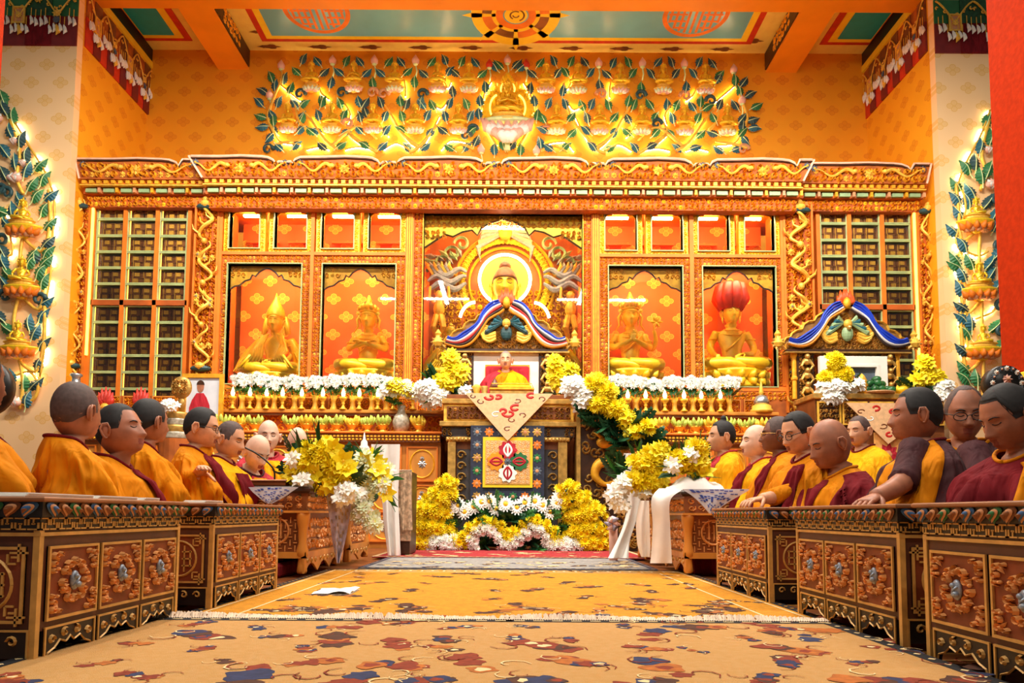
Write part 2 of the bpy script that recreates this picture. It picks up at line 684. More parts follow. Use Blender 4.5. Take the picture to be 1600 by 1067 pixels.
def drop(q, x, z, l, y, k):
    q.tube([(x, y, z), (x + l * .1, y, z - l * .3), (x + l * .2, y, z - l * .65), (x, y, z - l)], [l * .06, l * .17, l * .2, l * .02], 6, k)


def valance(par, M, x0, x1, z0, z1, seed, stripe, mats, big):
    rg = random.Random(seed)
    n = max(1, round((x1 - x0) / stripe))
    w = (x1 - x0) / n
    q = MB(); q.M = M
    for i in range(n):
        q.b2(x0 + i * w, x0 + (i + 1) * w, -.02 - .012 * (i % 2), 0, z0, z0 + (z1 - z0) * .55, i % 2)
        q.b2(x0 + i * w, x0 + (i + 1) * w, -.02 - .012 * (i % 2), 0, z0 + (z1 - z0) * .55, z1, 2 + i % 2)
    q.build('valance_cloth', mats, par)
    g = MB(); g.M = M
    d = MB(); d.M = M
    y = -.045
    H = z1 - z0
    sp = big
    m = max(1, round((x1 - x0) / sp))
    for i in range(m):
        cx = x0 + (i + .5) * (x1 - x0) / m
        # swag, scrolls and lantern
        for s in (-1, 1):
            g.tube([(cx + s * sp * .5 * t, y, z1 - H * (.05 + .42 * (1 - t) ** 1.4)) for t in (0, .2, .4, .6, .8, 1)], .012 * sp / .5, 5)
            for t in range(3):
                g.tube([(cx + s * (sp * .2 * t + .06 * sp) + .055 * sp * (1 - u) * cos(5.5 * u + t), y, z1 - H * (.3 - .06 * t) + .055 * sp * (1 - u) * sin(5.5 * u + t) * s) for u in (0, .2, .4, .6, .8)], .01 * sp / .5, 4)
            for t in range(4):
                xx = cx + s * sp * (.08 + .12 * t)
                zz = z1 - H * (.62 - .07 * t + (.1 if t % 2 else 0))
                g.tube([(xx, y, zz + H * .16), (xx, y, zz)], .006 * sp / .5, 4)
                drop(d, xx, zz, H * .17, y - .01, 0)
        if i % 2 == 0:
            g.frame(cx - sp * .17, cx + sp * .17, z1 - H * .62, z1 - H * .3, .02, y - .015, y)
            g.rosette(cx, z1 - H * .46, sp * .1, y - .01, .02)
            d.b2(cx - sp * .14, cx + sp * .14, y, y + .01, z1 - H * .6, z1 - H * .32, 1)
        else:
            g.rosette(cx, z1 - H * .42, sp * .13, y - .01, .03)
            d.rosette(cx, z1 - H * .55, sp * .11, y - .012, .03, 2)
        drop(g, cx, z1 - H * .64, H * .2, y - .01, 0)
    stuff(g.build('garland', 'gilt_pale', par))
    stuff(d.build('jewel_drop', ['white_paint', 'peach_paint', 'slate_paint'], par))


ML = Matrix.Translation((XL, 0, 0)) @ Matrix.Rotation(PI / 2, 4, 'Z')
MR = Matrix.Translation((XR, 0, 0)) @ Matrix.Rotation(-PI / 2, 4, 'Z')
sv = ['red_paint', 'maroon_paint', 'wood_deep', 'wood_brown']
valance(wl, ML, YP + .05, YB, ZV0, ZV1, 1, .17, sv, .42)
valance(wr, MR, -YB, -YP - .05, ZV0, ZV1, 2, .17, sv, .42)
for par, M, a, c_ in ((wl, ML, YP, YB), (wr, MR, -YB, -YP)):
    q = MB(); q.M = M
    q.b2(a, c_, -.06, 0, ZV1, ZV1 + .1, 0)
    q.b2(a, c_, -.05, 0, ZV1 + .1, ZC, 1)
    q.build('cornice_strip', ['yellow_paint', 'black_paint'], par)
pv = ['maroon_paint', 'robe_maroon', 'green_paint', 'plant_dark']
MP = Matrix.Translation((0, YP - .1, 0))
ZVP = at(60, 72, YP - .1).z
valance(pl, MP, XL - 1.02, XL, ZVP, ZVP + .74, 3, .34, pv, .5)
valance(pr, MP, XR, XR + 1.02, ZVP - .03, ZVP + .71, 4, .34, pv, .5)

# ---- red columns standing in the hall
xr = at(1541, 4, 5.0).x
xl = at(8, 4, 5.0).x
for x0, x1, lab in ((xr, xr + .5, 'square red column with yellow band at its base on the right edge'), (xl - .5, xl, 'square red column just showing at the upper left edge')):
    t = thing('column', lab, 'column', ((x0 + x1) / 2, 4.75, 0))
    z1 = at(1572, 590, 5.0).z
    b = MB(); b.b2(x0, x1, 4.5, 5.0, z1, 5.2, 0, .01); b.build('shaft', 'red_cloth_wall', t)
    b = MB(); b.b2(x0 - .015, x1 + .015, 4.485, 5.015, z1 - .05, z1, 0, .01); b.build('band', 'yellow_paint', t)
    b = MB(); b.b2(x0 - .005, x1 + .005, 4.495, 5.005, .0, z1 - .05, 0, .01); b.build('plinth', 'slate_paint', t)

# ================================================================== carpets


def carpet(name, label, x0, x1, y0, y1, z, th, mats):
    t = thing(name, label, 'carpet', ((x0 + x1) / 2, (y0 + y1) / 2, z), group='carpets laid end to end down the aisle')
    return t


def blob(q, x, y, rx, ry, z, k, rg, n=20, lob=5):
    ph = rg.uniform(0, 6)
    q.flat([(x + rx * cos(a) * (1 + .22 * cos(lob * a + ph)), y + ry * sin(a) * (1 + .22 * sin(lob * a + ph))) for a in [2 * PI * j / n for j in range(n)]], z, k)


def cloud(q, x, y, s, z, ks, rg):
    """one woven motif: an irregular cluster of lobed patches with trailing tendrils"""
    n = rg.randint(3, 6)
    ang = rg.uniform(0, 6.28)
    for i in range(n):
        u = (i / (n - 1) - .5) * 2
        px_ = x + u * s * .75 * cos(ang) + rg.uniform(-.15, .15) * s
        py_ = y + u * s * .75 * sin(ang) + rg.uniform(-.2, .2) * s
        r = s * rg.uniform(.28, .5)
        blob(q, px_, py_, r * rg.uniform(.8, 1.3), r * rg.uniform(.8, 1.3), z + .0002 * i, ks[rg.randrange(len(ks))], rg, 20, rg.choice((3, 4, 5)))
        if rg.random() < .5:
            blob(q, px_, py_, r * .5, r * .5, z + .0002 * i + .0001, rg.choice((0, ks[0], ks[-1])), rg, 14, 3)
    for i in range(3):
        a = rg.uniform(0, 6.28)
        cx_, cy_ = x + s * cos(a) * .9, y + s * sin(a) * .9
        pts = [(cx_ + s * .5 * (1 - .12 * u) * cos(a + u * .7), cy_ + s * .5 * (1 - .12 * u) * sin(a + u * .7)) for u in range(7)]
        ribbon(q, pts, s * .035, z + .0014, rg.choice((0, ks[-1], ks[0])))


def ribbon(q, pts, w, z, k):
    vs, fs = [], []
    m = len(pts)
    for i, p in enumerate(pts):
        a, c = pts[max(0, i - 1)], pts[min(m - 1, i + 1)]
        dx, dy = c[0] - a[0], c[1] - a[1]
        l = math.hypot(dx, dy) or 1
        ww = w * (1 - .6 * abs(2 * i / (m - 1) - 1))
        vs += [(p[0] - dy / l * ww, p[1] + dx / l * ww, z), (p[0] + dy / l * ww, p[1] - dx / l * ww, z)]
    for i in range(m - 1):
        fs.append((2 * i, 2 * i + 1, 2 * i + 3, 2 * i + 2))
    q.add(vs, fs, k)


mat('pile_tan', (200, 152, 92), .95, var=.1, scale=40, bump=.5, bscale=300, c2=(196, 146, 80))
mat('pile_gold', (212, 142, 28), .95, var=.12, scale=30, bump=.5, bscale=300)
mat('pile_rust', (134, 50, 24), .95, var=.2, scale=40)
mat('pile_brown', (78, 44, 30), .95, var=.25, scale=40)
mat('pile_navy', (44, 50, 84), .95, var=.2, scale=40)
mat('pile_orange', (176, 98, 34), .95, var=.2, scale=40)
mat('pile_cream', (232, 204, 150), .95, var=.08, scale=40)
mat('pile_black', (26, 26, 32), .95, var=.2, scale=40)
mat('pile_grey', (150, 146, 142), .95, var=.2, scale=30)
mat('pile_red', (166, 40, 46), .95, var=.2, scale=30)
mat('fringe', (236, 214, 190), .95, var=.1, scale=40)


def rug(label, x0, x1, y0, y1, z, ground, border, seed, clouds, bw, fringe_y=None, s=.12, ks=(1, 2, 3, 4), bx=.0):
    rg = random.Random(seed)
    t = thing('carpet', label, 'carpet', ((x0 + x1) / 2, (y0 + y1) / 2, 0), group='carpets laid end to end down the aisle')
    b = MB(); b.b2(x0, x1, y0, y1, z - .012, z, 0, .004); b.build('pile', ground, t)
    e = MB()
    for xa, xb, ya, yb in ((x0, x0 + bw, y0, y1), (x1 - bw, x1, y0, y1), (x0 + bw, x1 - bw, y1 - bw, y1), (x0 + bw, x1 - bw, y0, y0 + bw)):
        e.flat([(xa, ya), (xb, ya), (xb, yb), (xa, yb)], z + .001, 0)
    nn = int((y1 - y0) / .07)
    for i in range(nn):
        y = y0 + (i + .5) * (y1 - y0) / nn
        for xc in (x0 + bw / 2, x1 - bw / 2):
            e.flat([(xc - .012, y), (xc, y - .012), (xc + .012, y), (xc, y + .012)], z + .002, 1)
    nx = int((x1 - x0) / .07)
    for i in range(nx):
        x = x0 + (i + .5) * (x1 - x0) / nx
        for yc in (y1 - bw / 2, y0 + bw / 2):
            e.flat([(x - .02, yc - .006), (x + .02, yc - .006), (x + .02, yc + .006), (x - .02, yc + .006)], z + .002, 1)
    if bx:
        for g, kk in ((bw + .02, 2), (bw + .02 + bx, 2)):
            for xa, xb, ya, yb in ((x0 + g, x0 + g + .012, y0 + g, y1 - g), (x1 - g - .012, x1 - g, y0 + g, y1 - g), (x0 + g, x1 - g, y1 - g - .02, y1 - g), (x0 + g, x1 - g, y0 + g, y0 + g + .02)):
                e.flat([(xa, ya), (xb, ya), (xb, yb), (xa, yb)], z + .001, kk)
        n = int((x1 - x0) / .16)
        for i in range(n):       # key fret in the inner border
            x = x0 + bw + (i + .5) * (x1 - x0 - 2 * bw) / n
            for yc in (y0 + bw + .02 + bx / 2, y1 - bw - .02 - bx / 2):
                for dx, dy, wx, wy in ((0, .04, .06, .008), (-.055, 0, .008, .045), (.02, -.03, .05, .008), (.02, 0, .008, .03)):
                    e.flat([(x + dx - wx, yc + dy - wy), (x + dx + wx, yc + dy - wy), (x + dx + wx, yc + dy + wy), (x + dx - wx, yc + dy + wy)], z + .002, 2)
    e.build('border', border, t)
    m = MB()
    for (x, y, sc) in clouds:
        cloud(m, x, y, sc, z + .0008, ks, rg)
    if m.v:
        stuff(m.build('pattern', ['pile_cream', 'pile_rust', 'pile_navy', 'pile_brown', 'pile_orange'], t))
    if fringe_y is not None:
        f = MB()
        x = x0
        while x < x1:
            l = rg.uniform(.035, .06)
            hgt = z + .012 + .006 * sin(x * 9)
            f.tube([(x, fringe_y, z), (x + rg.uniform(-.01, .01), fringe_y + l * .5, hgt), (x + rg.uniform(-.02, .02), fringe_y + l, z + .003)], [.006, .007, .004], 4)
            x += .009
        stuff(f.build('fringe', 'fringe', t))
    return t


rg = random.Random(11)
YA = atz(800, 969, 0.03).y
cl = []
for i in range(10):
    for j in range(8):
        cl.append((-1.15 + i * .25 + rg.uniform(-.07, .07) + (.12 if j % 2 else 0), 1.3 + j * .21 + rg.uniform(-.06, .06), rg.choice((.05, .07, .09, .11))))
rug('tan carpet with rust and navy cloud pattern in the foreground', -1.36, 1.21, .9, YA, .03, 'pile_tan', ['pile_black', 'pile_cream', 'pile_orange'], 21, cl, .045, fringe_y=YA, ks=(1, 2, 3, 4, 1), bx=.0)
Y2 = atz(800, 890, .015).y
cl = [(rg.uniform(-.85, .85), 3.35 + rg.random() * 1.9, rg.uniform(.05, .1)) for i in range(26)]
cl += [(rg.uniform(-1.1, 1.05), 2.98 + rg.random() * .35, rg.uniform(.05, .09)) for i in range(26)] + [(sx * rg.uniform(.95, 1.15), 3.2 + rg.random() * 2.1, rg.uniform(.04, .07)) for i in range(10) for sx in (-1, 1)]
rug('golden yellow carpet with key-fret border in the middle of the aisle', -1.36, 1.29, YA - .1, Y2, .014, 'pile_gold', ['pile_black', 'pile_gold', 'pile_cream'], 22, cl, .05, ks=(3, 4, 3), bx=.16)
Y3 = atz(800, 872, .02).y
cl = [(rg.uniform(-1, 1), Y2 + .05 + rg.random() * .7, rg.uniform(.05, .1)) for i in range(24)]
cl += [(rg.uniform(-1, 1), Y2 + .05 + rg.random() * .9, rg.uniform(.05, .09)) for i in range(26)]
rug('grey and white patterned rug before the altar flowers', -1.15, 1.1, Y2 + .0, Y3, .022, 'pile_grey', ['pile_navy', 'pile_cream', 'pile_cream'], 23, cl, .05, ks=(0, 2, 0, 3), fringe_y=None)
cl = [(rg.uniform(-1.1, 1.1), Y3 + .1 + rg.random() * .9, rg.uniform(.06, .1)) for i in range(20)]
rug('crimson rug lying under the altar flower bank', -1.3, 1.3, Y3 + .0, 8.3, .028, 'pile_red', ['pile_cream', 'pile_red', 'pile_cream'], 24, cl, .04, ks=(0, 1, 0))
# crumpled tissue on the golden carpet
q = MB()
p = atz(520, 924, .02)
G = [[(p.x + (i - 3) * .028, p.y + (j - 2) * .05, .018 + .03 * abs(noise.noise(Vector((i * .9, j * .8, 3))))) for i in range(8)] for j in range(6)]
q.grid(G); q.grid([[(x, y, .016) for x, y, z in r] for r in G])
tag(q.build('tissue', 'paper', smooth=False), 'crumpled white tissue dropped on the golden carpet', 'tissue')

# ================================================================== figures (people and statues)


def g(x, s):
    return math.exp(-(x / s) ** 2 / 2)


def face_relief(x, z, nose=1.0):
    ax = abs(x)
    if z > .014:
        pr = 0
    elif z > -.040:
        pr = .15 + .85 * ((.014 - z) / .054)
    elif z > -.054:
        pr = max(0, 1 - (-.040 - z) / .014)
    else:
        pr = 0
    d = .026 * nose * g(x, .0105) * pr
    d += .009 * g(ax - .014, .007) * g(z + .043, .008)
    d -= .011 * g(ax - .031, .014) * g(z - .003, .011)
    d += .0065 * g(ax - .031, .010) * g(z - .001, .006)
    d += .007 * g(ax - .027, .02) * g(z - .022, .008)
    d += .006 * g(ax - .043, .018) * g(z + .028, .02)
    d += .006 * g(x, .028) * g(z + .070, .02)
    d += .007 * g(x, .019) * (g(z + .064, .005) + g(z + .077, .006))
    d -= .004 * g(x, .023) * g(z + .0705, .003)
    d += .016 * g(x, .022) * g(z + .103, .016)
    return d


HN = 44


def head_point(th, a, wide=1.0, nose=1.0, off=0.0):
    st, ct = sin(th), cos(th)
    z = .120 * ct
    s2 = st if ct > 0 else st ** .72
    rx, ry = .078 * wide, .098
    if z < 0:
        rx *= 1 - .26 * (z / .12) ** 2
    x = (rx + off) * s2 * sin(a)
    y = -(ry + off) * s2 * cos(a)
    if cos(a) > 0:
        y *= .95
        if z < 0:
            y -= .012 * (-z / .12) * cos(a)
        y -= face_relief(x, z, nose) * min(1, max(0, cos(a) * 2.2))
    else:
        y += .012 * max(0, cos(th * .9)) * -cos(a)
        if z < -.03:
            y *= 1 - 2.2 * (-.03 - z)
    return Vector((x, y, z + off * ct))


def az(j):
    t = -PI + 2 * PI * j / HN
    return t - .42 * sin(t)


def head_rings(wide=1.0, nose=1.0, thmax=2.62, nr=38):
    R_ = []
    for i in range(nr):
        th = .05 + (thmax - .05) * i / (nr - 1)
        R_.append([head_point(th, az(j), wide, nose) for j in range(HN)])
    return R_


def ear(q, s, wide, M, k):
    old = q.M
    q.M = (old or Matrix.Identity(4)) @ M @ Matrix.Translation((s * .078 * wide, .012, -.012)) @ Matrix.Rotation(-s * .35, 4, 'Z') @ Matrix.Rotation(.15, 4, 'X')
    q.ell((s * .006, 0, 0), (.009, .021, .034), 9, 7, k)
    q.tube([(s * .013, -.012, -.012), (s * .016, -.016, .012), (s * .017, -.006, .032), (s * .018, .012, .029), (s * .018, .02, .008), (s * .015, .012, -.016), (s * .010, .001, -.033), (s * .009, -.008, -.030)], [.004, .005, .005, .005, .005, .005, .006, .004], 6, k)
    q.M = old


BODY = [(-.165, .062, .066, .030), (-.185, .085, .070, .034), (-.215, .140, .085, .038), (-.26, .175, .095, .036), (-.34, .172, .10, .026), (-.46, .155, .105, .015), (-.58, .165, .12, .0), (-.70, .20, .15, -.02)]


def figure_trunk(q, HM, wide=1.0, nose=1.0, body=BODY, zhead=.73, k=0, klip=None, neck=.052):
    """crown to seat as one lofted surface: head, jaw, neck, shoulders, trunk"""
    rings = []
    off = Vector((0, 0, zhead))
    for r in head_rings(wide, nose):
        rings.append([tuple(HM @ p + off) for p in r])
    ang = [az(j) for j in range(HN)]
    hy = HM.translation
    for f, z, rr in ((.75, -.118, neck * 1.0), (.4, -.138, neck), (.1, -.152, neck * 1.04)):
        c = hy * f + Vector((0, .022, 0))
        M = Matrix.Identity(4).lerp(HM, f)
        base = [Vector((rr * sin(a), .022 - rr * 1.08 * cos(a), z)) for a in ang]
        rings.append([tuple(M @ p + off) for p in base])
    for z, rx, ry, cy in body:
        rings.append([(rx * sin(a), cy - ry * cos(a), zhead + z) for a in ang])
    b0 = len(q.f)
    q.loft(rings, True, True, k)
    if klip is not None:
        for fi in range(b0, len(q.f)):
            r, j = divmod(fi - b0, HN)
            if r < 37:
                th = .05 + 2.57 * (r + .5) / 37
                z = .12 * cos(th)
                if -.084 < z < -.058 and abs(az(j) + .07) < .30:
                    q.m[fi] = klip


def hand(q, M, k, curl=.6, s=1.0, side=1):
    """palm and five fingers; fingers run along +x, palm faces -z"""
    old = q.M
    q.M = (old or Matrix.Identity(4)) @ M @ Matrix.Diagonal((s, s, s, 1))
    q.loft([[(x, cy + w * cos(a), h * sin(a)) for a in [2 * PI * i / 10 for i in range(10)]] for x, w, h, cy in ((-.03, .024, .019, 0), (0, .03, .017, 0), (.04, .040, .015, 0), (.08, .041, .013, 0), (.092, .036, .010, 0))], True, True, k)
    for i, (y, l, r) in enumerate(((-.030, .062, .0082), (-.010, .075, .0088), (.011, .079, .009), (.031, .071, .0088))):
        p = Vector((.084, y * side, 0))
        pts = [p - Vector((.02, 0, 0)), p]
        a = 0
        for seg, c in ((.45, .5), (.32, 1.0), (.24, .7)):
            a += c * curl
            p = p + Vector((cos(a) * l * seg, (y * .08) * side, -sin(a) * l * seg))
            pts.append(p)
        q.tube(pts, [r, r, r * .95, r * .86, r * .6], 7, k)
    q.tube([(.012, .024 * side, -.004), (.034, .046 * side, -.012), (.06, .058 * side, -.024 - .02 * curl), (.082, .056 * side, -.036 - .03 * curl)], [.013, .0115, .010, .006], 7, k)
    q.M = old


def limb(q, pts, rad, n=10, k=0):
    P = spline(pts, 14)
    m = len(rad) - 1
    rr = []
    for i in range(14):
        t = i / 13 * m
        j = min(int(t), m - 1)
        rr.append(rad[j] + (rad[j + 1] - rad[j]) * (t - j))
    q.tube(P, rr, n, k)


def eye_lines(q, HM, wide, k, zhead=.73, brow=True, opened=False):
    """lash lines and eyebrows lying on the face"""
    off = Vector((0, 0, zhead))

    def on(x, z, o):
        ct = z / .12
        th = math.acos(max(-1, min(1, ct)))
        s2 = sin(th) if ct > 0 else sin(th) ** .72
        rx = .078 * wide * (1 - (.26 * ct * ct if z < 0 else 0))
        a = math.asin(max(-1, min(1, x / (rx * s2))))
        p = head_point(th, a, wide)
        p.y -= o
        return HM @ p + off
    for s in (-1, 1):
        q.tube([on(s * x, z, .0012) for x, z in ((.018, .0), (.025, -.0045), (.032, -.006), (.039, -.0045), (.045, .0))], .0016 if not opened else .0022, 4, k)
        if brow:
            q.tube([on(s * x, z, .001) for x, z in ((.014, .018), (.024, .023), (.036, .024), (.047, .018))], [.0016, .003, .0028, .0012], 4, k)
    return on


def lotus_seat(q, r, h, k0, k1, n=20, sy=.8):
    q.lathe([(r * .82, 0), (r * .95, h * .1), (r * .9, h * .2), (r * .7, h * .45), (r * .7, h * .55), (r * .95, h * .85), (r * .97, h), (r * .6, h)], 28, k=k0, sy=sy)
    for i in range(n):
        a = 2 * PI * i / n
        for z0, z1, r0, r1 in ((h * .5, h * .9, .72, 1.06), (h * .48, h * .12, .72, 1.06)):
            p = [(r * f * cos(a), r * f * sy * sin(a), z) for f, z in ((r0, z0), ((r0 + r1) / 2 + .1, (z0 + z1) / 2), (r1, z1))]
            q.tube(p, [r * .07, r * .12, r * .02], 6, k1)


STB = [(-.165, .055, .058, .028), (-.185, .082, .066, .03), (-.215, .150, .08, .03), (-.26, .185, .092, .028), (-.33, .165, .09, .02), (-.43, .125, .085, .012), (-.55, .115, .09, .0), (-.66, .15, .12, -.01), (-.70, .16, .13, -.01)]


def statue(q, crown='none', arms='meditate', k=0, kh=1, seed=0, robe=False, legs=True):
    """seated gilt figure, seat at z=0, facing -y, about 0.9 high"""
    HS = 1.28
    HM = Matrix.Translation((0, 0, .02)) @ Matrix.Diagonal((HS, HS, HS, 1))
    HT = Matrix.Translation((0, 0, .75)) @ Matrix.Diagonal((HS, HS, HS, 1)) @ Matrix.Translation((0, 0, -.73))
    figure_trunk(q, HM, 1.0, .8, STB, .73, k, neck=.06)
    for s in (-1, 1):
        ear(q, s, 1.0, Matrix.Translation((0, 0, .75)) @ Matrix.Diagonal((HS, HS, HS, 1)), k)
        q.tube([(s * .105, .012, .70), (s * .108, .008, .66), (s * .1, .004, .62)], [.01, .011, .007], 6, k)
        if legs:
            limb(q, [(s * .08, -.02, .08), (s * .24, -.12, .085), (s * .36, -.2, .075)], [.11, .10, .075], 10, k)
            limb(q, [(s * .36, -.19, .072), (s * .18, -.30, .065), (-s * .06, -.30, .06 + .03 * s)], [.078, .066, .05], 10, k)
            q.ell((-s * .14, -.30, .075 + .03 * s), (.085, .04, .03), 8, 6, k)
    # hair / ushnisha / crown
    old = q.M
    q.M = HT if old is None else old @ HT
    eye_lines(q, Matrix.Identity(4), 1.0, kh, opened=True)
    cap = []
    for i in range(10):
        th = .05 + 1.25 * i / 9
        cap.append([tuple(head_point(th if abs(az(j)) < 1.2 else th + .45 * min(1, (abs(az(j)) - 1.2)), az(j), 1.0, 1, .006) + Vector((0, 0, .73))) for j in range(HN)])
    q.loft(cap, True, True, kh)
    if crown == 'none':
        q.ell((0, .01, .86), (.04, .045, .035), 10, 7, kh)
        q.ell((0, .01, .895), (.012, .012, .018), 8, 5, k)
    elif crown == 'crown':
        q.lathe([(.088, .79), (.094, .80), (.09, .825), (.085, .83)], 18, (0, 0, 0), k)
        for i in range(7):
            a = -PI / 2 + (i - 3) * .5
            hh = .09 - .012 * abs(i - 3)
            c_ = (.088 * cos(a), .088 * sin(a))
            q.tube([(c_[0], c_[1], .81), (c_[0] * 1.12, c_[1] * 1.12, .81 + hh * .5), (c_[0] * .95, c_[1] * .95, .81 + hh)], [.022, .026, .003], 6, k, flat=.5)
        q.lathe([(.05, .84), (.055, .87), (.03, .91), (.035, .93), (.008, .99)], 12, (0, .01, 0), k)
        for s in (-1, 1):
            q.rosette(s * .1, .78, .03, -.03, .02, k)
            q.tube([(s * .09, .0, .77), (s * .12, 0, .72), (s * .11, .0, .64), (s * .15, 0, .58)], [.012, .016, .012, .004], 6, k)
    elif crown == 'hat':
        q.lathe([(.098, .775), (.1, .80), (.088, .86), (.05, .93), (.02, .99), (.004, 1.05)], 20, (0, .01, 0), k)
        for s in (-1, 1):
            q.tube([(s * .09, .02, .79), (s * .11, .03, .70), (s * .13, .02, .6)], [.03, .035, .03], 6, k, flat=.4)
    elif crown == 'redhat':
        for i in range(9):
            a = 2 * PI * i / 9
            q.tube([(.075 * cos(a), .01 + .08 * sin(a), .77), (.125 * cos(a), .01 + .12 * sin(a), .86), (.10 * cos(a), .01 + .10 * sin(a), .98), (.05 * cos(a + .4), .01 + .05 * sin(a + .4), 1.03)], [.045, .06, .05, .012], 7, kh)
        q.lathe([(.09, .775), (.1, .80), (.1, .83)], 18, (0, .005, 0), kh)
        for x in (-.06, 0, .06):
            q.ell((x, -.135 + abs(x) * .4, .86), (.012, .006, .02), 6, 5, k)
    q.M = old
    A = {'meditate': [((.17, .03, .50), (.24, .02, .33), (.2, -.12, .2), (.05, -.25, .17)), .45],
         'cross': [((.17, .03, .50), (.25, -.02, .34), (.16, -.16, .33), (-.03, -.19, .38)), .3],
         'pray': [((.17, .03, .50), (.25, -.02, .34), (.15, -.15, .34), (.015, -.2, .40)), .1],
         'earth': None}
    for s in (-1, 1):
        if arms == 'earth':
            pts = ((-.18, .03, .50), (-.27, -.02, .33), (-.27, -.16, .2), (-.25, -.28, .14)) if s < 0 else ((.18, .03, .50), (.26, .0, .33), (.2, -.14, .21), (.06, -.24, .18))
        else:
            pts = tuple((s * a, b_, c_) for a, b_, c_ in A[arms][0])
        limb(q, pts, [.052, .045, .036, .026], 9, k)
        e = Vector(pts[-1])
        d = (e - Vector(pts[-2])).normalized()
        if arms == 'earth' and s < 0:
            M = Matrix.Translation(e) @ Matrix.Rotation(PI / 2, 4, 'Y')
            hand(q, M @ Matrix.Rotation(PI / 2, 4, 'X'), k, .1, .9)
        elif arms == 'pray':
            hand(q, Matrix.Translation(e) @ Matrix.Rotation(-PI / 2 + .2, 4, 'Y') @ Matrix.Rotation(s * PI / 2, 4, 'X'), k, .05, .8, s)
        else:
            ang = math.atan2(d.y, d.x)
            hand(q, Matrix.Translation(e) @ Matrix.Rotation(ang, 4, 'Z') @ Matrix.Rotation(-math.asin(d.z), 4, 'Y'), k, A[arms][1] if arms != 'earth' else .3, .85, s)
        q.tube([(s * .235 + .05 * cos(a), .0 + .05 * sin(a), .41) for a in [2 * PI * i / 10 for i in range(11)]], .009, 5, k)
    if arms == 'pray':       # second pair of arms raised
        for s in (-1, 1):
            limb(q, [(s * .17, .05, .49), (s * .28, .04, .33), (s * .33, -.02, .42), (s * .30, -.06, .55)], [.045, .04, .032, .022], 9, k)
            hand(q, Matrix.Translation((s * .30, -.06, .55)) @ Matrix.Rotation(-PI / 2, 4, 'Y'), k, .7, .75, s)
        for i in range(6):
            a = 2 * PI * i / 6
            q.tube([(.33, -.07, .66), (.33 + .05 * cos(a), -.07, .66 + .05 * sin(a)), (.33 + .085 * cos(a), -.08, .66 + .085 * sin(a))], [.008, .022, .004], 6, k)
    if robe:
        rg = random.Random(seed)
        for s in (-1, 1):
            for i in range(5):
                q.tube([(s * (.06 + .02 * i), -.07 - .01 * i, .57 - .01 * i), (s * (.13 + .025 * i), -.11 - .02 * i, .42 - .03 * i), (s * (.1 + .03 * i), -.22 - .02 * i, .22), (s * (.12 + .06 * i), -.3 - .01 * i, .1 - .015 * i)], [.012, .022, .024, .012], 6, k)
            limb(q, [(s * .2, .04, .5), (s * .3, .0, .33), (s * .37, -.04, .18), (s * .42, -.06, .02)], [.06, .085, .1, .11], 10, k)
            for i in range(4):
                q.tube([(s * (.3 + .04 * i), -.1, .3 - .05 * i), (s * (.38 + .02 * i), -.14, .18 - .03 * i), (s * (.36 + .04 * i), -.18, .03)], [.012, .022, .01], 6, k)
    else:                     # necklaces and sash
        for r_, z_ in ((.085, .545), (.12, .49)):
            q.tube([(r_ * 1.1 * sin(a), .02 - .11 * cos(a), z_ - .035 * cos(a)) for a in [-1.4 + 2.8 * i / 12 for i in range(13)]], .008, 5, k)
        q.tube([(.15, -.03, .52), (.08, -.08, .42), (-.02, -.1, .32), (-.1, -.08, .26)], [.015, .02, .02, .015], 6, k, flat=.5)

# ================================================================== altar cabinet (centre) and scripture bookcases (wings)
YC, YI, YW = 9.25, 9.98, 9.36
mat('book_cloth', (150, 88, 38), .7, var=.35, scale=12)
mat('book_gold', (240, 172, 56), .55, var=.25, scale=12)
mat('jade_trim', (176, 190, 128), .45)


def xp(px, Y, py=450):
    return at(px, py, Y).x


cab = thing('altar_cabinet', 'carved and gilded altar cabinet with glazed niches across the back', 'cabinet', (X0, YC, 0))


def part(q, name, mats, par=cab, **kw):
    return q.build(name, mats, par, **kw)


zTop, zBot = zc(318, YC), zc(602, YC)
zRail0, zRail1 = zc(401, YC), zc(396, YC)
xa, xb = xp(344, YC), xp(1221, YC)
# body: back panel, sides, floor, roof
q = MB(); q.b2(xa, xb, YI, YI + .04, zBot - .2, zTop + .1); part(q, 'back_panel', 'niche_print')
q = MB(); q.b2(xa - .45, xb + .45, YC + .02, YI + .3, zTop - .005, zTop + .06); part(q, 'roof_board', 'wood_orange')
q = MB(); q.b2(xa - .2, xb + .2, YC - .02, YI, zBot - .06, zBot); part(q, 'niche_floor', 'wood_orange')

q = MB(); q.b2(-3.6, 3.4, 9.75, 9.81, zc(300, 9.0), zc(300, 9.0) + .03); part(q, 'cove_light', 'led_cove')
q = MB(); q.b2(-3.65, 3.45, 9.7, 9.86, zTop + .06, zc(300, 9.0)); part(q, 'cove_trough', 'wood_orange')

# posts and rails
for a, c_ in ((341, 346), (484.5, 490), (633, 646), (924, 937), (1077.5, 1084), (1219.5, 1224)):
    q = MB(); q.b2(xp(a, YC), xp(c_, YC), YC - .03, YC + .5, zBot, zTop, 0, .01)
    w_ = xp(c_, YC) - xp(a, YC)
    if w_ > .08:
        for f in (.25, .5, .75):
            q.b2(xp(a, YC) + w_ * f - .006, xp(a, YC) + w_ * f + .006, YC - .045, YC - .02, zBot, zTop, 1)
    part(q, 'post', ['wood_orange', 'gilt'])
for a, c_ in ((344, 646), (924, 1221)):
    q = MB(); q.b2(xp(a, YC), xp(c_, YC), YC - .025, YC + .5, zRail0, zRail1); part(q, 'rail', 'wood_orange')


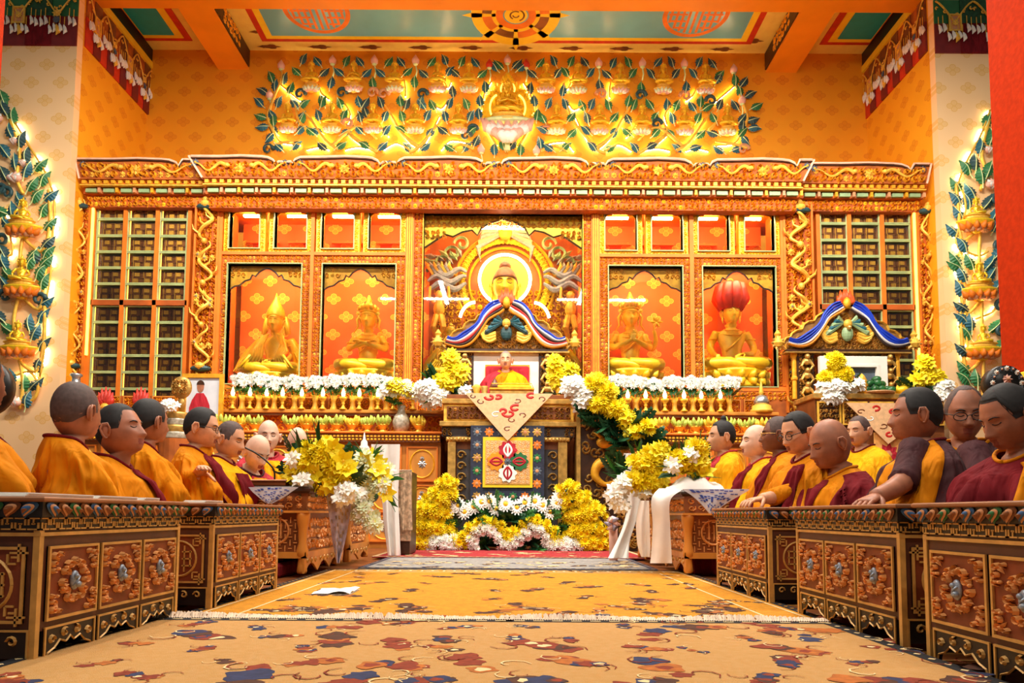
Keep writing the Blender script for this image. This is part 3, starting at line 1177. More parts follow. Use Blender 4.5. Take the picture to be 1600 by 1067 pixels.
def arch_poly(x0, x1, z0, z1, lob):
    """spandrel board: rectangle whose lower edge is a cusped arch"""
    P = [(x0, z1), (x0, z0)]
    w, h = x1 - x0, z1 - z0
    for u, v in lob:
        P.append((x0 + u * w, z0 + v * h))
    P += [(x1, z0), (x1, z1)]
    return P


LOB = [(.0, 0), (.06, .12), (.13, .17), (.2, .36), (.27, .42), (.3, .62), (.34, .54), (.39, .74), (.45, .86), (.5, .9)]
LOB = LOB + [(1 - u, v) for u, v in LOB[-2::-1]]


def carved_frame(x0, x1, z0, z1, ix0, ix1, iz0, iz1, y, cell, seed, ground, kk, name='carved_frame'):
    q = MB()
    segs = ((x0, ix0, z0, z1), (ix1, x1, z0, z1), (ix0, ix1, iz1, z1)) + (((ix0, ix1, z0, iz0),) if iz0 - z0 > .02 else ())
    for i, (a, c_, e, f) in enumerate(segs):
        q.b2(a, c_, y, y + .12, e, f, 0)
        q.carve(a + .006, c_ - .006, e + .006, f - .006, y, cell, seed + i, k=1, k2=2, ros=.16)
    q.frame(ix0 - .012, ix1 + .012, iz0 - .012, iz1 + .012, .012, y - .03, y + .1, 3)
    return part(q, name, [ground] + kk)


def pane(x0, x1, z0, z1, y, par=cab):
    q = MB(); q.b2(x0, x1, y, y + .006, z0, z1); return part(q, 'pane', 'cabinet_glass', par)


NG = ['gilt', 'gilt_pale', 'jade_trim']
# four large niches
for n, (o0, o1, i0, i1) in enumerate(((346, 484, 356, 471), (490, 633, 504, 618), (937, 1078, 951, 1066), (1084, 1220, 1098, 1211))):
    x0, x1, a, c_ = [xp(v, YC) for v in (o0, o1, i0, i1)]
    iz1 = zc(415, YC)
    carved_frame(x0, x1, zBot, zRail0, a, c_, zBot, iz1, YC, .052, 40 + n * 5, 'wood_deep', NG)
    za, zb = zc(455, YC + .1), iz1
    q = MB()
    q.prism(arch_poly(a, c_, za, zb, LOB), YC + .08, YC + .11, 0)
    q.carve(a, a + (c_ - a) * .22, za + (zb - za) * .5, zb, YC + .08, .07, n, k=1)
    q.carve(c_ - (c_ - a) * .22, c_, za + (zb - za) * .5, zb, YC + .08, .07, n + 9, k=1)
    pts = [(a + u * (c_ - a), za + v * (zb - za)) for u, v in LOB]
    q.ridge(pts, .012, YC + .08, .025, 2)
    part(q, 'arch_board', ['gilt', 'gilt_pale', 'slate_paint'])
    pane(a, c_, zBot, iz1, YC + .05)
    q = MB(); q.b2(a + .1, c_ - .1, YC + .13, YC + .2, zRail0 - .05, zRail0 - .02); part(q, 'light_strip', 'led_niche')
    for xs in (a - .03, c_ + .03):
        q = MB(); q.b2(xs - .012, xs + .012, YC + .125, YC + .15, zBot + .1, iz1 - .1); part(q, 'light_strip', 'led_side_fill')  # side strips added out of view behind the frame to brighten the statues
# eight small windows above
for n, (o0, o1) in enumerate(((347, 412), (418, 486), (492, 560), (566, 633), (937, 1004), (1010, 1076), (1083, 1149), (1156, 1220))):
    x0, x1 = xp(o0, YC), xp(o1, YC)
    a, c_ = x0 + .075, x1 - .075
    z0, z1 = zRail1, zTop
    iz0, iz1 = z0 + .05, z1 - .04
    carved_frame(x0, x1, z0, z1, a, c_, iz0, iz1, YC, .045, 90 + n * 5, 'gilt_yellow', ['gilt_yellow', 'gilt_pale', 'jade_trim'], 'window_frame')
    q = MB(); q.prism(arch_poly(a, c_, iz1 - .14, iz1, [(0, 0), (.1, .35), (.25, .4), (.3, .6), (.42, .7), (.5, .85)] + [(.58, .7), (.7, .6), (.75, .4), (.9, .35), (1, 0)]), YC + .06, YC + .09); part(q, 'arch_board', 'gilt_yellow')
    pane(a, c_, iz0, iz1, YC + .04)
    q = MB(); q.b2(a - .04, c_ + .04, YI - .06, YI - .03, iz0 + .34, iz0 + .37); part(q, 'inner_rail', 'wood_orange')
    q = MB(); q.b2(a + .06, c_ - .06, YC + .3, YC + .34, z1 - .07, z1 - .045); part(q, 'light_strip', 'led_niche')
# central bay
x0, x1, a, c_ = [xp(v, YC) for v in (646, 924, 661, 910)]
iz1 = zc(333, YC)
carved_frame(x0, x1, zBot, zTop, a, c_, zBot, iz1, YC, .055, 300, 'wood_red', ['gilt', 'gilt_pale', 'gilt'], 'centre_frame')
za, zb = zc(388, YC + .1), iz1
q = MB()
CL = [(0, 0), (.06, .2), (.13, .42), (.18, .35), (.24, .5), (.3, .56), (.335, .4), (.36, .62), (.42, .8), (.5, .9)]
CL = CL + [(1 - u, v) for u, v in CL[-2::-1]]
q.prism(arch_poly(a, c_, za, zb, CL), YC + .1, YC + .14, 0)
q.carve(a, c_, za + (zb - za) * .62, zb, YC + .1, .075, 310, k=1, k2=1, h=.04)
q.carve(a, a + .3, za + .12, zb - .2, YC + .1, .075, 311, k=1, h=.04)
q.carve(c_ - .3, c_, za + .12, zb - .2, YC + .1, .075, 312, k=1, h=.04)
q.ridge([(a + u * (c_ - a), za + v * (zb - za)) for u, v in CL], .014, YC + .1, .03, 2)
part(q, 'arch_board', ['gilt_yellow', 'gilt_pale', 'wood_dark'])
pane(a, c_, zBot, iz1, YC + .04)
q = MB(); q.b2(a, c_, YI - .03, YI - .005, zBot, zTop); part(q, 'centre_back', 'wood_deep')
q = MB(); q.b2(a + .3, c_ - .3, YC + .2, YC + .26, iz1 - .12, iz1 - .09); part(q, 'light_strip', 'led_niche')
# aureole woodwork behind the central image
cxp = at(789, 445, YI - .1)
hz = at(789, 441, YI - .1).z
q = MB()
q.M = Matrix.Translation((cxp.x, 0, 0))
for i in range(46):
    t = i / 45
    a_ = -.55 + t * (PI + 1.1)
    r = .62
    q.rosette(r * cos(a_), hz + r * sin(a_), .062, YI - .08, .05, 0)
for rr, ww in ((.52, .02), (.72, .026)):
    q.ridge([(rr * cos(u), hz + rr * sin(u)) for u in [-.6 + (PI + 1.2) * i / 40 for i in range(41)]], ww, YI - .05, .05, 0)
q.carve(-1.02, 1.02, hz - .9, hz - .1, YI - .05, .1, 77, k=0, h=.05)
for s in (-1, 1):
    # scrolling leaves, cloud serpents and small bearers either side
    for i in range(4):
        cx_, cz_, r = s * (.62 + .13 * i), hz + .55 - .14 * i, .12
        q.ridge([(cx_ + s * r * (1 - .8 * u) * cos(7 * u), cz_ + r * (1 - .8 * u) * sin(7 * u)) for u in [j / 16 for j in range(17)]], .022, YI - .12, .05, 2)
    for i in range(9):
        q.spike(s * (.62 + .06 * i), hz + .35 - .05 * (i % 3), .2, .045, (PI / 2 - s * (.5 + .15 * i)), YI - .12, .05, 2 if i % 2 else 3)
    for i in range(3):
        pts = [(s * (.55 + .55 * u), YI - .16, hz + .12 - .1 * i + .05 * sin(u * 9 + i)) for u in [j / 12 for j in range(13)]]
        q.tube(pts, [.02 + .03 * sin(PI * j / 12) for j in range(13)], 7, 3)
    for i in range(7):
        q.tube([(s * (.72 + .05 * i), YI - .16, hz + .08), (s * (.8 + .05 * i), YI - .2, hz + .2), (s * (.78 + .06 * i), YI - .18, hz + .27)], [.02, .03, .004], 6, 3 if i % 2 else 1)
    # little bearer
    bx = s * .93
    q.ell((bx, YI - .2, hz - .42), (.08, .06, .13), 10, 8, 4)
    q.ell((bx, YI - .2, hz - .22), (.06, .055, .065), 10, 8, 4)
    q.tube([(bx + .06, YI - .2, hz - .34), (bx + .14, YI - .2, hz - .25), (bx + .13, YI - .2, hz - .1)], [.03, .026, .02], 7, 4)
    q.tube([(bx - .06, YI - .2, hz - .34), (bx - .14, YI - .2, hz - .25), (bx - .13, YI - .2, hz - .1)], [.03, .026, .02], 7, 4)
    q.tube([(bx + .03, YI - .2, hz - .52), (bx + .07, YI - .25, hz - .7), (bx + .03, YI - .2, hz - .86)], [.05, .045, .03], 7, 4)
    q.tube([(bx - .03, YI - .2, hz - .52), (bx - .07, YI - .25, hz - .7), (bx - .03, YI - .2, hz - .86)], [.05, .045, .03], 7, 4)
# bird at the top of the arch
q.ell((0, YI - .15, hz + .72), (.1, .07, .13), 10, 8, 4)
q.ell((0, YI - .17, hz + .88), (.06, .055, .06), 10, 7, 4)
for s in (-1, 1):
    for i in range(6):
        q.tube([(s * .07, YI - .13, hz + .78 - .02 * i), (s * (.25 + .03 * i), YI - .12, hz + .9 - .08 * i), (s * (.4 - .01 * i), YI - .1, hz + .8 - .1 * i)], [.02, .035, .006], 6, 3 if i % 2 else 2)
part(q, 'aureole_carving', ['gilt_yellow', 'gilt_pale', 'green_pale', 'pile_grey', 'gilt'])
q = MB()
q.tube([(cxp.x + .36 * cos(u), YI - .22, hz + .36 * sin(u)) for u in [2 * PI * i / 40 for i in range(41)]], .022, 8)
part(q, 'halo_light', 'led')
q = MB()
q.lathe([(.33, 0), (.33, .03)], 40); q.v = [(cxp.x + x, YI - .2 + z, hz + y) for x, y, z in q.v]
part(q, 'halo_disc', 'gilt_yellow')
for s in (-1, 1):
    q = MB(); q.tube([(cxp.x + s * (.42 + .22 * sin(u)), YI - .18, hz - .62 + .3 * cos(u)) for u in [i * .16 for i in range(9)]], .022, 7); part(q, 'halo_light', 'led')


# ---- dragon columns
def dragon_column(x0, x1, z0, z1, y, seed, par, nm='dragon_column', n=5):
    rg = random.Random(seed)
    q = MB()
    q.b2(x0, x1, y + .03, y + .3, z0, z1, 0)
    w_ = x1 - x0
    for f in (.25, .5, .75):
        q.b2(x0 + w_ * f - w_ * .07, x0 + w_ * f + w_ * .07, y, y + .05, z0, z1, 4)
    q.b2(x0, x0 + .03, y - .02, y + .05, z0, z1, 0)
    q.b2(x1 - .03, x1, y - .02, y + .05, z0, z1, 0)
    q.carve(x0 + .03, x1 - .03, z0, z1, y + .01, max(.075, w_ * .22), seed, k=1, k2=2, ros=.18, h=.035)
    H = z1 - z0
    for i in range(n):
        zc_ = z0 + H * (i + .5) / n
        hh = H / n * .5
        s = 1 if i % 2 else -1
        pts = [Vector((x0 + w_ * (.5 + s * (.30 - .12 * u) * sin(u * 8.5)), y - .05 - .02 * cos(u * 17), zc_ + hh * (2 * u - 1))) for u in [jj / 27 for jj in range(28)]]
        q.tube(pts, [w_ * .02 + w_ * .055 * sin(PI * min(1, (j + 3) / 30)) for j in range(28)], 7, 3)
        for j in (5, 10, 14):
            p = pts[j]
            q.tube([tuple(p), (p.x + s * w_ * .2, y - .06, p.z + .05), (p.x + s * w_ * .25, y - .06, p.z + .12)], [w_ * .05, w_ * .035, w_ * .01], 5, 3)
        q.ell((x0 + w_ * .5, y - .08, zc_ + hh * .95), (w_ * .11, .04, w_ * .12), 8, 6, 3)
    for f in (.5, .52, .30, .74):
        for u in (.22, .5, .78):
            q.rosette(x0 + w_ * u, z0 + H * (f + rg.uniform(-.03, .03)), min(.055, w_ * .15), y - .04, .04, 2, 5 if rg.random() < .4 else 3)
    for f in (.19, .965):
        q.ell((x0 + w_ * .5, y - .05, z0 + H * f), (w_ * .42, .06, .045), 10, 6, 6)
        q.ell((x0 + w_ * .5, y - .08, z0 + H * f + .03), (w_ * .2, .05, .05), 10, 6, 3)
    return part(q, nm, ['wood_orange', 'gilt', 'gilt_pale', 'gilt_pale', 'wood_red', 'silver', 'leaf_slate'], par, smooth=False)


dragon_column(xp(302, YC), xp(341, YC), zBot - .35, zTop, YC - .02, 501, cab)
dragon_column(xp(1224, YC), xp(1271, YC), zBot - .35, zTop, YC - .02, 502, cab)


# ---- cornice
def cornice(x0t, x1t, x0b, x1b, zt, zb, yf, par, seed, period, bracket=True):
    """scalloped carved crest board, dentils, coloured blocks, carved frieze"""
    H = zt - zb
    zc0 = zt - H * .47                      # foot of crest board
    n = max(1, round((x1t - x0t) / period))
    w_ = (x1t - x0t) / n
    top = []
    for i in range(n):
        a = x0t + i * w_
        for u, v in ((.0, -.16), (.025, -.06), (.07, -.01), (.3, .0), (.5, .02), (.7, .0), (.76, -.02), (.81, -.08), (.835, -.17), (.865, -.12), (.895, -.12), (.92, -.17), (.95, -.12), (.98, -.12)):
            if i == 0 and u < .09 or i == n - 1 and u > .85:
                v = 0
            top.append((a + u * w_, zt + v * H * .9))
    top.append((x1t, zt))
    q = MB()
    sh = (x0b - x0t)
    poly = [(x0b, zc0)] + top + [(x1b, zc0)]
    q.prism(poly, yf, yf + .05, 0)
    part(q, 'crest_board', 'wood_deep', par)
    q = MB()
    q.carve(x0b + .02, x1b - .02, zc0 + .01, zt - H * .1, yf, .1, seed, k=0, k2=1, h=.045, ros=.1)
    for i in range(n):
        cx_ = x0t + (i + .5) * w_
        for s in (-1, 1):
            pts = [(cx_ + s * w_ * (.12 + .3 * u), yf - .03, zc0 + H * (.22 + .08 * sin(u * 8))) for u in [j / 22 for j in range(23)]]
            q.tube(pts, [.026 - .018 * j / 22 for j in range(23)], 6, 1)
            q.ell((cx_ + s * w_ * .12, yf - .04, zc0 + H * .25), (.04, .03, .03), 8, 6, 1)
            q.rosette(cx_ + s * w_ * .43, zc0 + H * .33, .05, yf - .01, .03, 2, 1)
        q.rosette(cx_, zc0 + H * .2, .075, yf - .02, .05, 1)
    part(q, 'crest_carving', ['gilt', 'gilt_pale', 'slate_paint'], par)
    q = MB()
    e = [(x0b, zc0)] + top + [(x1b, zc0)]
    q.tube([(x, yf - .005, z) for x, z in e], .016, 5, 0)
    q.tube([(x, yf - .012, z - .03) for x, z in top[1:-1]], .010, 5, 1)
    part(q, 'crest_edge', ['pink_edge', 'wood_dark'], par)
    # dentils
    z1 = zc0 - H * .11
    q = MB(); q.b2(x0b, x1b, yf + .06, yf + .2, z1, zc0, 0)
    m = round((x1b - x0b) / .1)
    for i in range(m):
        x = x0b + (i + .5) * (x1b - x0b) / m
        q.box((x, yf + .04, (z1 + zc0) / 2), (.05, .06, (zc0 - z1) * .7), 1)
    q.b2(x0b, x1b, yf + .01, yf + .08, z1 - .015, z1, 2)
    part(q, 'dentil_band', ['wood_red', 'gilt', 'gilt_pale'], par)
    z2 = z1 - H * .16
    q = MB(); q.b2(x0b, x1b, yf + .1, yf + .22, z2, z1 - .015, 0)
    m = round((x1b - x0b) / .23)
    for i in range(m):
        x = x0b + (i + .5) * (x1b - x0b) / m
        q.box((x, yf + .09, (z1 + z2) / 2 - .01), (.145, .05, (z1 - z2) * .55), 1)
        q.box((x + .115, yf + .09, (z1 + z2) / 2 - .01), (.035, .08, (z1 - z2) * .7), 2 if i % 2 else 3)
    part(q, 'block_band', ['wood_red', 'green_pale', 'gilt', 'peach_paint'], par)
    q = MB(); q.b2(x0b + .03, x1b - .03, yf + .16, yf + .3, zb, z2, 0)
    q.carve(x0b + .03, x1b - .03, zb, z2, yf + .16, .075, seed + 3, k=1, k2=2, h=.03)
    part(q, 'carved_frieze', ['wood_red', 'gilt', 'gilt_yellow'], par)


YF = 8.93
cornice(at(295, 246, YF).x, at(1272, 252, YF).x, at(316, 283, YF).x, at(1255, 286, YF).x, zc(247, YF), zc(319, YF), YF, cab, 600, 1.33)

# ---- scripture bookcases


def bookcase(label, cols, post_px, col_px, corn, seed, grp, lab2, bright):
    t = thing('scripture_bookcase', label, 'bookcase', (xp(cols[1][0], YW), YW, 0))
    x0, x1 = xp(post_px[0], YW), xp(post_px[1], YW)
    zt, zb_ = zc(317, YW), zc(640, YW)
    rows = [(322, 344), (348, 370), (374, 395), (399, 420), (424, 445), (449, 471), (483, 505), (509, 531), (535, 557), (561, 583), (587, 609), (613, 634)]
    D = .42
    q = MB(); q.b2(x0, x1, YW + D, YW + D + .03, zb_, zt); part(q, 'back_panel', 'wood_dark', t)
    edges = [x0] + [(xp(cols[i][1], YW) + xp(cols[i + 1][0], YW)) / 2 for i in (0, 1)] + [x1]
    for i, e in enumerate(edges):
        q = MB(); q.b2(e - .025, e + .025, YW - .03, YW + D, zb_, zt, 0, .008); part(q, 'post', 'wood_orange', t)
    q = MB(); q.b2(x0, x1, YW - .03, YW + .05, zc(481, YW), zc(473, YW)); part(q, 'rail', 'wood_red', t)
    q = MB(); q.b2(x0 - .03, x1 + .03, YW - .04, YW + .1, zt, zt + .05); part(q, 'rail', 'gilt_yellow', t)
    for r, (pa, pb) in enumerate(rows):
        z1, z0 = zc(pa, YW), zc(pb, YW)
        q = MB()
        for ca, cb in cols:
            q.frame(xp(ca, YW) - .03, xp(cb, YW) + .03, z0 - .016, z1 + .016, .016, YW - .005, YW + .02)
            q.b2(xp(ca, YW) - .03, xp(cb, YW) + .03, YW + .02, YW + D, z0 - .02, z0)
        part(q, 'shelf', 'jade_trim', t)
    pane(x0 + .02, x1 - .02, zc(472, YW), zt, YW + .025, t)
    pane(x0 + .02, x1 - .02, zb_, zc(482, YW), YW + .025, t)
    for e in edges[:3]:
        q = MB(); q.b2(e + .03, e + .04, YW + .045, YW + .055, zb_, zt); part(q, 'inner_fill_strip', 'led_soft', t)  # fill strips added inside to brighten the books and panels
    # stepped light pelmet
    q = MB()
    for i in range(4):
        xm = (x0 + x1) / 2
        hw = (x1 - x0) / 2 * (1 - .2 * i)
        q.b2(xm - hw, xm + hw, YW - .07 - .01 * i, YW + .05, zt + .05 + .028 * i, zt + .075 + .028 * i, 0)
        m = int(hw * 2 / .07)
        for j in range(m):
            q.ell((xm - hw + (j + .5) * 2 * hw / m, YW - .085 - .01 * i, zt + .06 + .028 * i), (.025, .015, .014), 6, 4, 0)
    part(q, 'pelmet', 'gilt_yellow', t)
    q = MB(); q.b2(x0, x1, YW - .075, YW - .06, zt - .005, zt + .012); part(q, 'light_strip', 'led_soft', t)
    q = MB()
    xs = x0 if bright < 0 else x1
    q.b2(xs - .012, xs + .012, YW - .06, YW - .032, zc(560, YW), zt); part(q, 'light_strip', 'led_soft', t)  # low glow on this bar imitates a yellow-lit frame edge
    dragon_column(xp(col_px[0], YW), xp(col_px[1], YW), zb_, zc(320, YW), YW - .05, seed, t, n=4)
    cornice(*corn, t, seed + 20, 1.45)
    # the books
    rg = random.Random(seed)
    for r, (pa, pb) in enumerate(rows):
        z1, z0 = zc(pa, YW), zc(pb, YW)
        for ca, cb in cols:
            xa_, xb_ = xp(ca, YW), xp(cb, YW)
            for j in range(2):
                ci = [c_[0] for c_ in cols].index(ca)
                h_ = (z1 - z0) * .43
                for l in range(2):
                    wv = (xb_ - xa_) * .46
                    x = xa_ + (xb_ - xa_) * (.26 + .48 * j) + rg.uniform(-.006, .006)
                    M = TRS((x, YW + .2, z0 + l * h_ * 1.03), 0, 0, rg.uniform(-.04, .04), (wv, .3, h_))
                    o = inst('scripture_bundle', rg.choice(BOOKS), None, M)
                    tag(o, 'scripture bundle in %s bookcase, %s row from top, %s column, %s %s' % (lab2, (ORD + ['eleventh', 'twelfth'])[r], ('left', 'middle', 'right')[ci], ('lower', 'upper')[l], ('left', 'right')[j]), 'book', grp)
    return t


ORD = ['first', 'second', 'third', 'fourth', 'fifth', 'sixth', 'seventh', 'eighth', 'ninth', 'tenth']
BOOKS = []
for v in range(3):
    q = MB()
    q.loft([[(x * .5, y, z) for x, z in ((-.86, .06), (-1, .22), (-1, .78), (-.86, .95), (.86, .95), (1, .78), (1, .22), (.86, .06))] for y in (-.5, .5)], True, True, 0)
    q.b2(-.5, .5, -.53, .5, .0, .12, 0)
    q.b2(-.5, .5, -.53, .5, .88, 1.0, 0)
    q.b2(-.22 + v * .1, .2 + v * .1, -.56, -.5, .2, .82, 1)
    q.b2(-.3, -.24, -.54, .5, .0, 1.01, 1)
    o = q.build('scripture_bundle', ['book_cloth', 'book_gold'] if v != 1 else ['wood_brown', 'book_gold'])
    BOOKS.append(o.data)
    bpy.data.objects.remove(o)
YFW = 9.12
bookcase('glazed scripture bookcase left of the altar niches', [(150, 187), (198, 237), (249, 286)], (143, 294), (111, 141),
         (at(117, 250, YFW).x, at(312, 250, YFW).x, at(124, 284, YFW).x, at(318, 284, YFW).x, zc(252, YFW), zc(319, YFW), YFW), 701,
         'scripture bundles in the left bookcase', 'left', -1)
bookcase('glazed scripture bookcase right of the altar behind the second throne', [(1287, 1323), (1334, 1374), (1386, 1422)], (1279, 1429), (1431, 1458),
         (at(1258, 254, YFW).x, at(1455, 257, YFW).x, at(1255, 287, YFW).x, at(1448, 287, YFW).x, zc(252, YFW), zc(319, YFW), YFW), 702,
         'scripture bundles in the right bookcase', 'right', 1)

# ---- the images in the niches


def image(label, px, py_seat, py_top, crown, arms, hairm, Y, seed=0, robe=False, height=1.03, base=True, mats=None, legs=True):
    p = at(px, py_seat, Y)
    zt = at(px, py_top, Y).z
    s = (zt - p.z) / height
    t = thing('seated_statue', label, 'statue', p)
    q = MB(); q.M = Matrix.Diagonal((s, s, s, 1))
    statue(q, crown, arms, 0, 1, seed, robe, legs)
    q.build('figure', mats or ['gold_statue', hairm], t, smooth=True, world=False)
    if base:
        hb = p.z - zBot
        q = MB()
        lotus_seat(q, .40 * s, max(.04, hb), 0, 0, 16, .72)
        q.M = None
        q.v = [(x, y - .08 * s, z - hb) for x, y, z in q.v]
        q.build('lotus_seat', 'gold_statue', t, smooth=True, world=False)
    return t


image('gold seated statue in pointed hat and flowing robes, leftmost niche', 428, 588, 462, 'hat', 'meditate', 'gold_statue', 9.62, 3, True, 1.12)
image('gold crowned statue with crossed hands, second niche from left', 574, 583, 467, 'crown', 'cross', 'gold_statue', 9.62)
image('gold crowned four-armed statue with palms joined, niche right of centre', 985, 583, 462, 'crown', 'pray', 'gold_statue', 9.62)
image('gold statue in scarlet pleated hat touching the earth, rightmost niche', 1144, 583, 445, 'redhat', 'earth', 'red_paint', 9.62, height=1.1)
image('large gold figure with lit round halo in the central bay', 788, 590, 408, 'none', 'meditate', 'wood_brown', 9.74, height=.96, robe=False, base=False, legs=False)
image('small gold attendant seated at the left of the large figure', 703, 590, 505, 'none', 'pray', 'gold_statue', 9.5, height=.96, robe=True)
image('small gold attendant seated at the right of the large figure', 868, 590, 505, 'none', 'pray', 'gold_statue', 9.5, height=.96, robe=True)

# ================================================================== stucco tree-of-refuge reliefs
LEAF = []
for c_ in ('leaf_green', 'leaf_blue', 'leaf_slate'):
    q = MB()
    n = 12
    L_, R2, C = [], [], []
    for i in range(n + 1):
        t = i / n
        w_ = .30 * sin(PI * min(1, t ** .75)) * (1 + (.16 if i % 2 else -.14)) if 0 < i < n else .015
        bend = .10 * sin(t * 2.2)
        C.append((bend, -.16 * sin(PI * t) - .05, t))
        L_.append((bend - w_, -.05 * sin(PI * t), t - .05 * (i % 2)))
        R2.append((bend + w_, -.05 * sin(PI * t), t - .05 * (i % 2)))
    q.grid([L_, C, R2], 0)
    q.tube([(x, y - .012, z) for x, y, z in [(0, -.02, -.25)] + C[:-1]], [.035] + [.032 - .002 * i for i in range(n)], 5, 1)
    o = q.build('leaf', [c_, 'leaf_rib'], smooth=False)
    LEAF.append(o.data)
    bpy.data.objects.remove(o)


def leaf_at(par, px, py, Y, ang, size, rg, k=None):
    p = at(px, py, Y)
    u = Vector((sin(ang), 0, cos(ang)))
    p -= u * size * .5
    mir = -1 if rg.random() < .5 else 1
    M = TRS((p.x, Y - .015 - rg.uniform(0, .05), p.z), 0, ang, 0, (mir * size, size, size))
    return inst('leaf', LEAF[k if k is not None else rg.choice((0, 0, 1, 1, 2))], par, M, True)


def bowl_mesh(mats, k=6):
    q = MB()
    n = 17
    rings = []
    for r, z in ((.1, -.55), (.42, -.42), (.78, -.12), (1.0, .04), (1.0, .12), (.5, .14)):
        rings.append([(r * cos(a), -.55 * r * sin(a), z) for a in [PI * i / (n - 1) for i in range(n)]])
    q.loft(rings, True, True, 0, closed=False)
    for row, (z0, z1, r0, r1, m) in enumerate(((-.42, -.0, .45, .98, k), (-.45, -.2, .3, .74, k - 1))):
        for i in range(m):
            a = PI * (i + .5) / m
            q.tube([(r0 * cos(a), -.57 * r0 * sin(a), z0), ((r0 + r1) * .52 * cos(a), -.62 * (r0 + r1) * .52 * sin(a), (z0 + z1) / 2 - .02), (r1 * cos(a), -.58 * r1 * sin(a), z1)], [.05, .19, .03], 6, 1 + row)
    o = q.build('lotus_bowl', mats, smooth=True)
    me = o.data
    bpy.data.objects.remove(o)
    return me


BOWL_P = bowl_mesh(['gilt_pale', 'pink_lotus', 'petal_white'])
BOWL_W = bowl_mesh(['gilt_pale', 'petal_cream', 'pink_lotus'])
BOWL_O = bowl_mesh(['gilt_yellow', 'wood_orange', 'peach_paint'])
q = MB(); statue(q, 'crown', 'meditate', 0, 0); SM = q.build('figure', 'gold_bright', smooth=True); SMALL_A = SM.data; bpy.data.objects.remove(SM)
q = MB(); statue(q, 'crown', 'cross', 0, 0); SM = q.build('figure', 'gold_bright', smooth=True); SMALL_B = SM.data; bpy.data.objects.remove(SM)
q = MB(); statue(q, 'crown', 'earth', 0, 0); SM = q.build('figure', 'gold_bright', smooth=True); SMALL_C = SM.data; bpy.data.objects.remove(SM)
q = MB(); q.lathe([(.95, 0), (1, .1), (.85, .2), (.85, .45), (1, .6), (.95, .75)], 20, sy=.5); SM = q.build('plinth', 'gilt_pale'); PLINTH = SM.data; bpy.data.objects.remove(SM)


def relief_buddha(px, pt, pb, Y, fig, bowl, label, grp, rot=0.0, bw=15.5):
    """pt: crown row, pb: row of the bowl's rim"""
    p = at(px, pb, Y)
    t = thing('relief_figure', label, 'relief figure', p, group=grp)
    m = p.y / F
    inst('lotus_bowl', bowl, t, TRS((0, 0, -.0), 0, 0, 0, bw * m))
    w_ = bw * m
    inst('plinth', PLINTH, t, TRS((0, -w_ * .2, w_ * .12), 0, 0, 0, (w_ * .72, w_ * .72, w_ * .34)))
    h = (at(px, pt, Y).z - p.z) - w_ * .36
    inst('figure', fig, t, TRS((0, -w_ * .2, w_ * .36), 0, 0, rot, h / 1.03))
    return t


# ---- the wide vine above the cabinet
rg = random.Random(31)
YR = YB
vine = thing('vine_relief', 'stucco vine with blue-green leaves on the wall above the cabinet', 'relief', at(793, 240, YR))
TOPX = [487, 553, 617, 684, 733, 853, 903, 969, 1036, 1102]
LOWX = [450, 519, 583, 649, 716, 870, 937, 1003, 1070, 1136]
ORD = ['first', 'second', 'third', 'fourth', 'fifth', 'sixth', 'seventh', 'eighth', 'ninth', 'tenth']
for i, x in enumerate(TOPX):
    dy = (x - 793) * .006
    relief_buddha(x, 99 + dy, 139 + dy, YR - .06, rg.choice((SMALL_A, SMALL_B)), BOWL_P if i % 2 else BOWL_W, 'small gold relief figure, %s from the left in the upper row' % ORD[i], 'small figures in the wall vine')
for i, x in enumerate(LOWX):
    dy = (x - 793) * .006
    relief_buddha(x, 163 + dy, 203 + dy, YR - .06, rg.choice((SMALL_A, SMALL_B)), BOWL_W if i % 2 else BOWL_P, 'small gold relief figure, %s from the left in the lower row' % ORD[i], 'small figures in the wall vine')
for i, x in enumerate(TOPX):
    dy = (x - 793) * .006
    for dx, y, a in ((-9, 98, .55), (10, 98, -.55), (-22, 116, -.75 if i not in (0,) else -.7), (21, 116, .75)):
        leaf_at(vine, x + dx, y + dy, YR, a, .195, rg)
for i, x in enumerate(LOWX):
    dy = (x - 793) * .006
    for dx, y, a in ((-11, 164, .5), (11, 164, -.5), (-22, 184, -.4), (22, 184, .55)):
        leaf_at(vine, x + dx, y + dy, YR, a, .205, rg)
    for dx, y, a in ((-24, 206, -1.0), (24, 208, .8), (-14, 232, -.9), (16, 231, 1.0)):
        leaf_at(vine, x + dx, y + dy, YR, a + rg.uniform(-.3, .3), .205, rg)
for x, y, a in ((518, 132, .1), (585, 132, 0), (650, 130, .1), (709, 144, 0), (757, 139, -.2), (830, 140, .2), (878, 144, 0), (938, 135, -.1), (1003, 138, 0), (1069, 139, 0),
                (423, 122, -.5), (447, 124, .4), (433, 135, .2), (410, 145, -1.2), (404, 162, -.9), (455, 140, .3), (408, 183, -1.2), (410, 200, -1.6), (421, 218, -2.4), (428, 190, -.2),
                (478, 165, 1.0), (472, 187, .3), (486, 205, -.8), (505, 157, -.3), (563, 160, -.2), (573, 175, -.2), (628, 160, 0), (660, 160, .3), (677, 165, -.4), (750, 180, 0), (752, 160, 0), (836, 160, 0), (838, 182, 0), (744, 222, .3), (842, 225, -.3),
                (1120, 125, .4), (1145, 128, -.2), (1160, 130, .5), (1152, 145, -.4), (1172, 152, 1.2), (1181, 168, 1.0), (1176, 188, 1.2), (1178, 205, 1.7), (1160, 200, .2), (1165, 222, 2.4), (1095, 160, .2), (1106, 172, 1.2), (910, 165, -.3), (980, 160, .1), (1040, 165, -.1), (770, 106, -.8), (816, 106, .8), (779, 102, -.7), (808, 102, .7), (774, 235, .1), (812, 236, -.1), (783, 228, -.5), (800, 228, .5)):
    leaf_at(vine, x, y, YR, a, .21, rg)
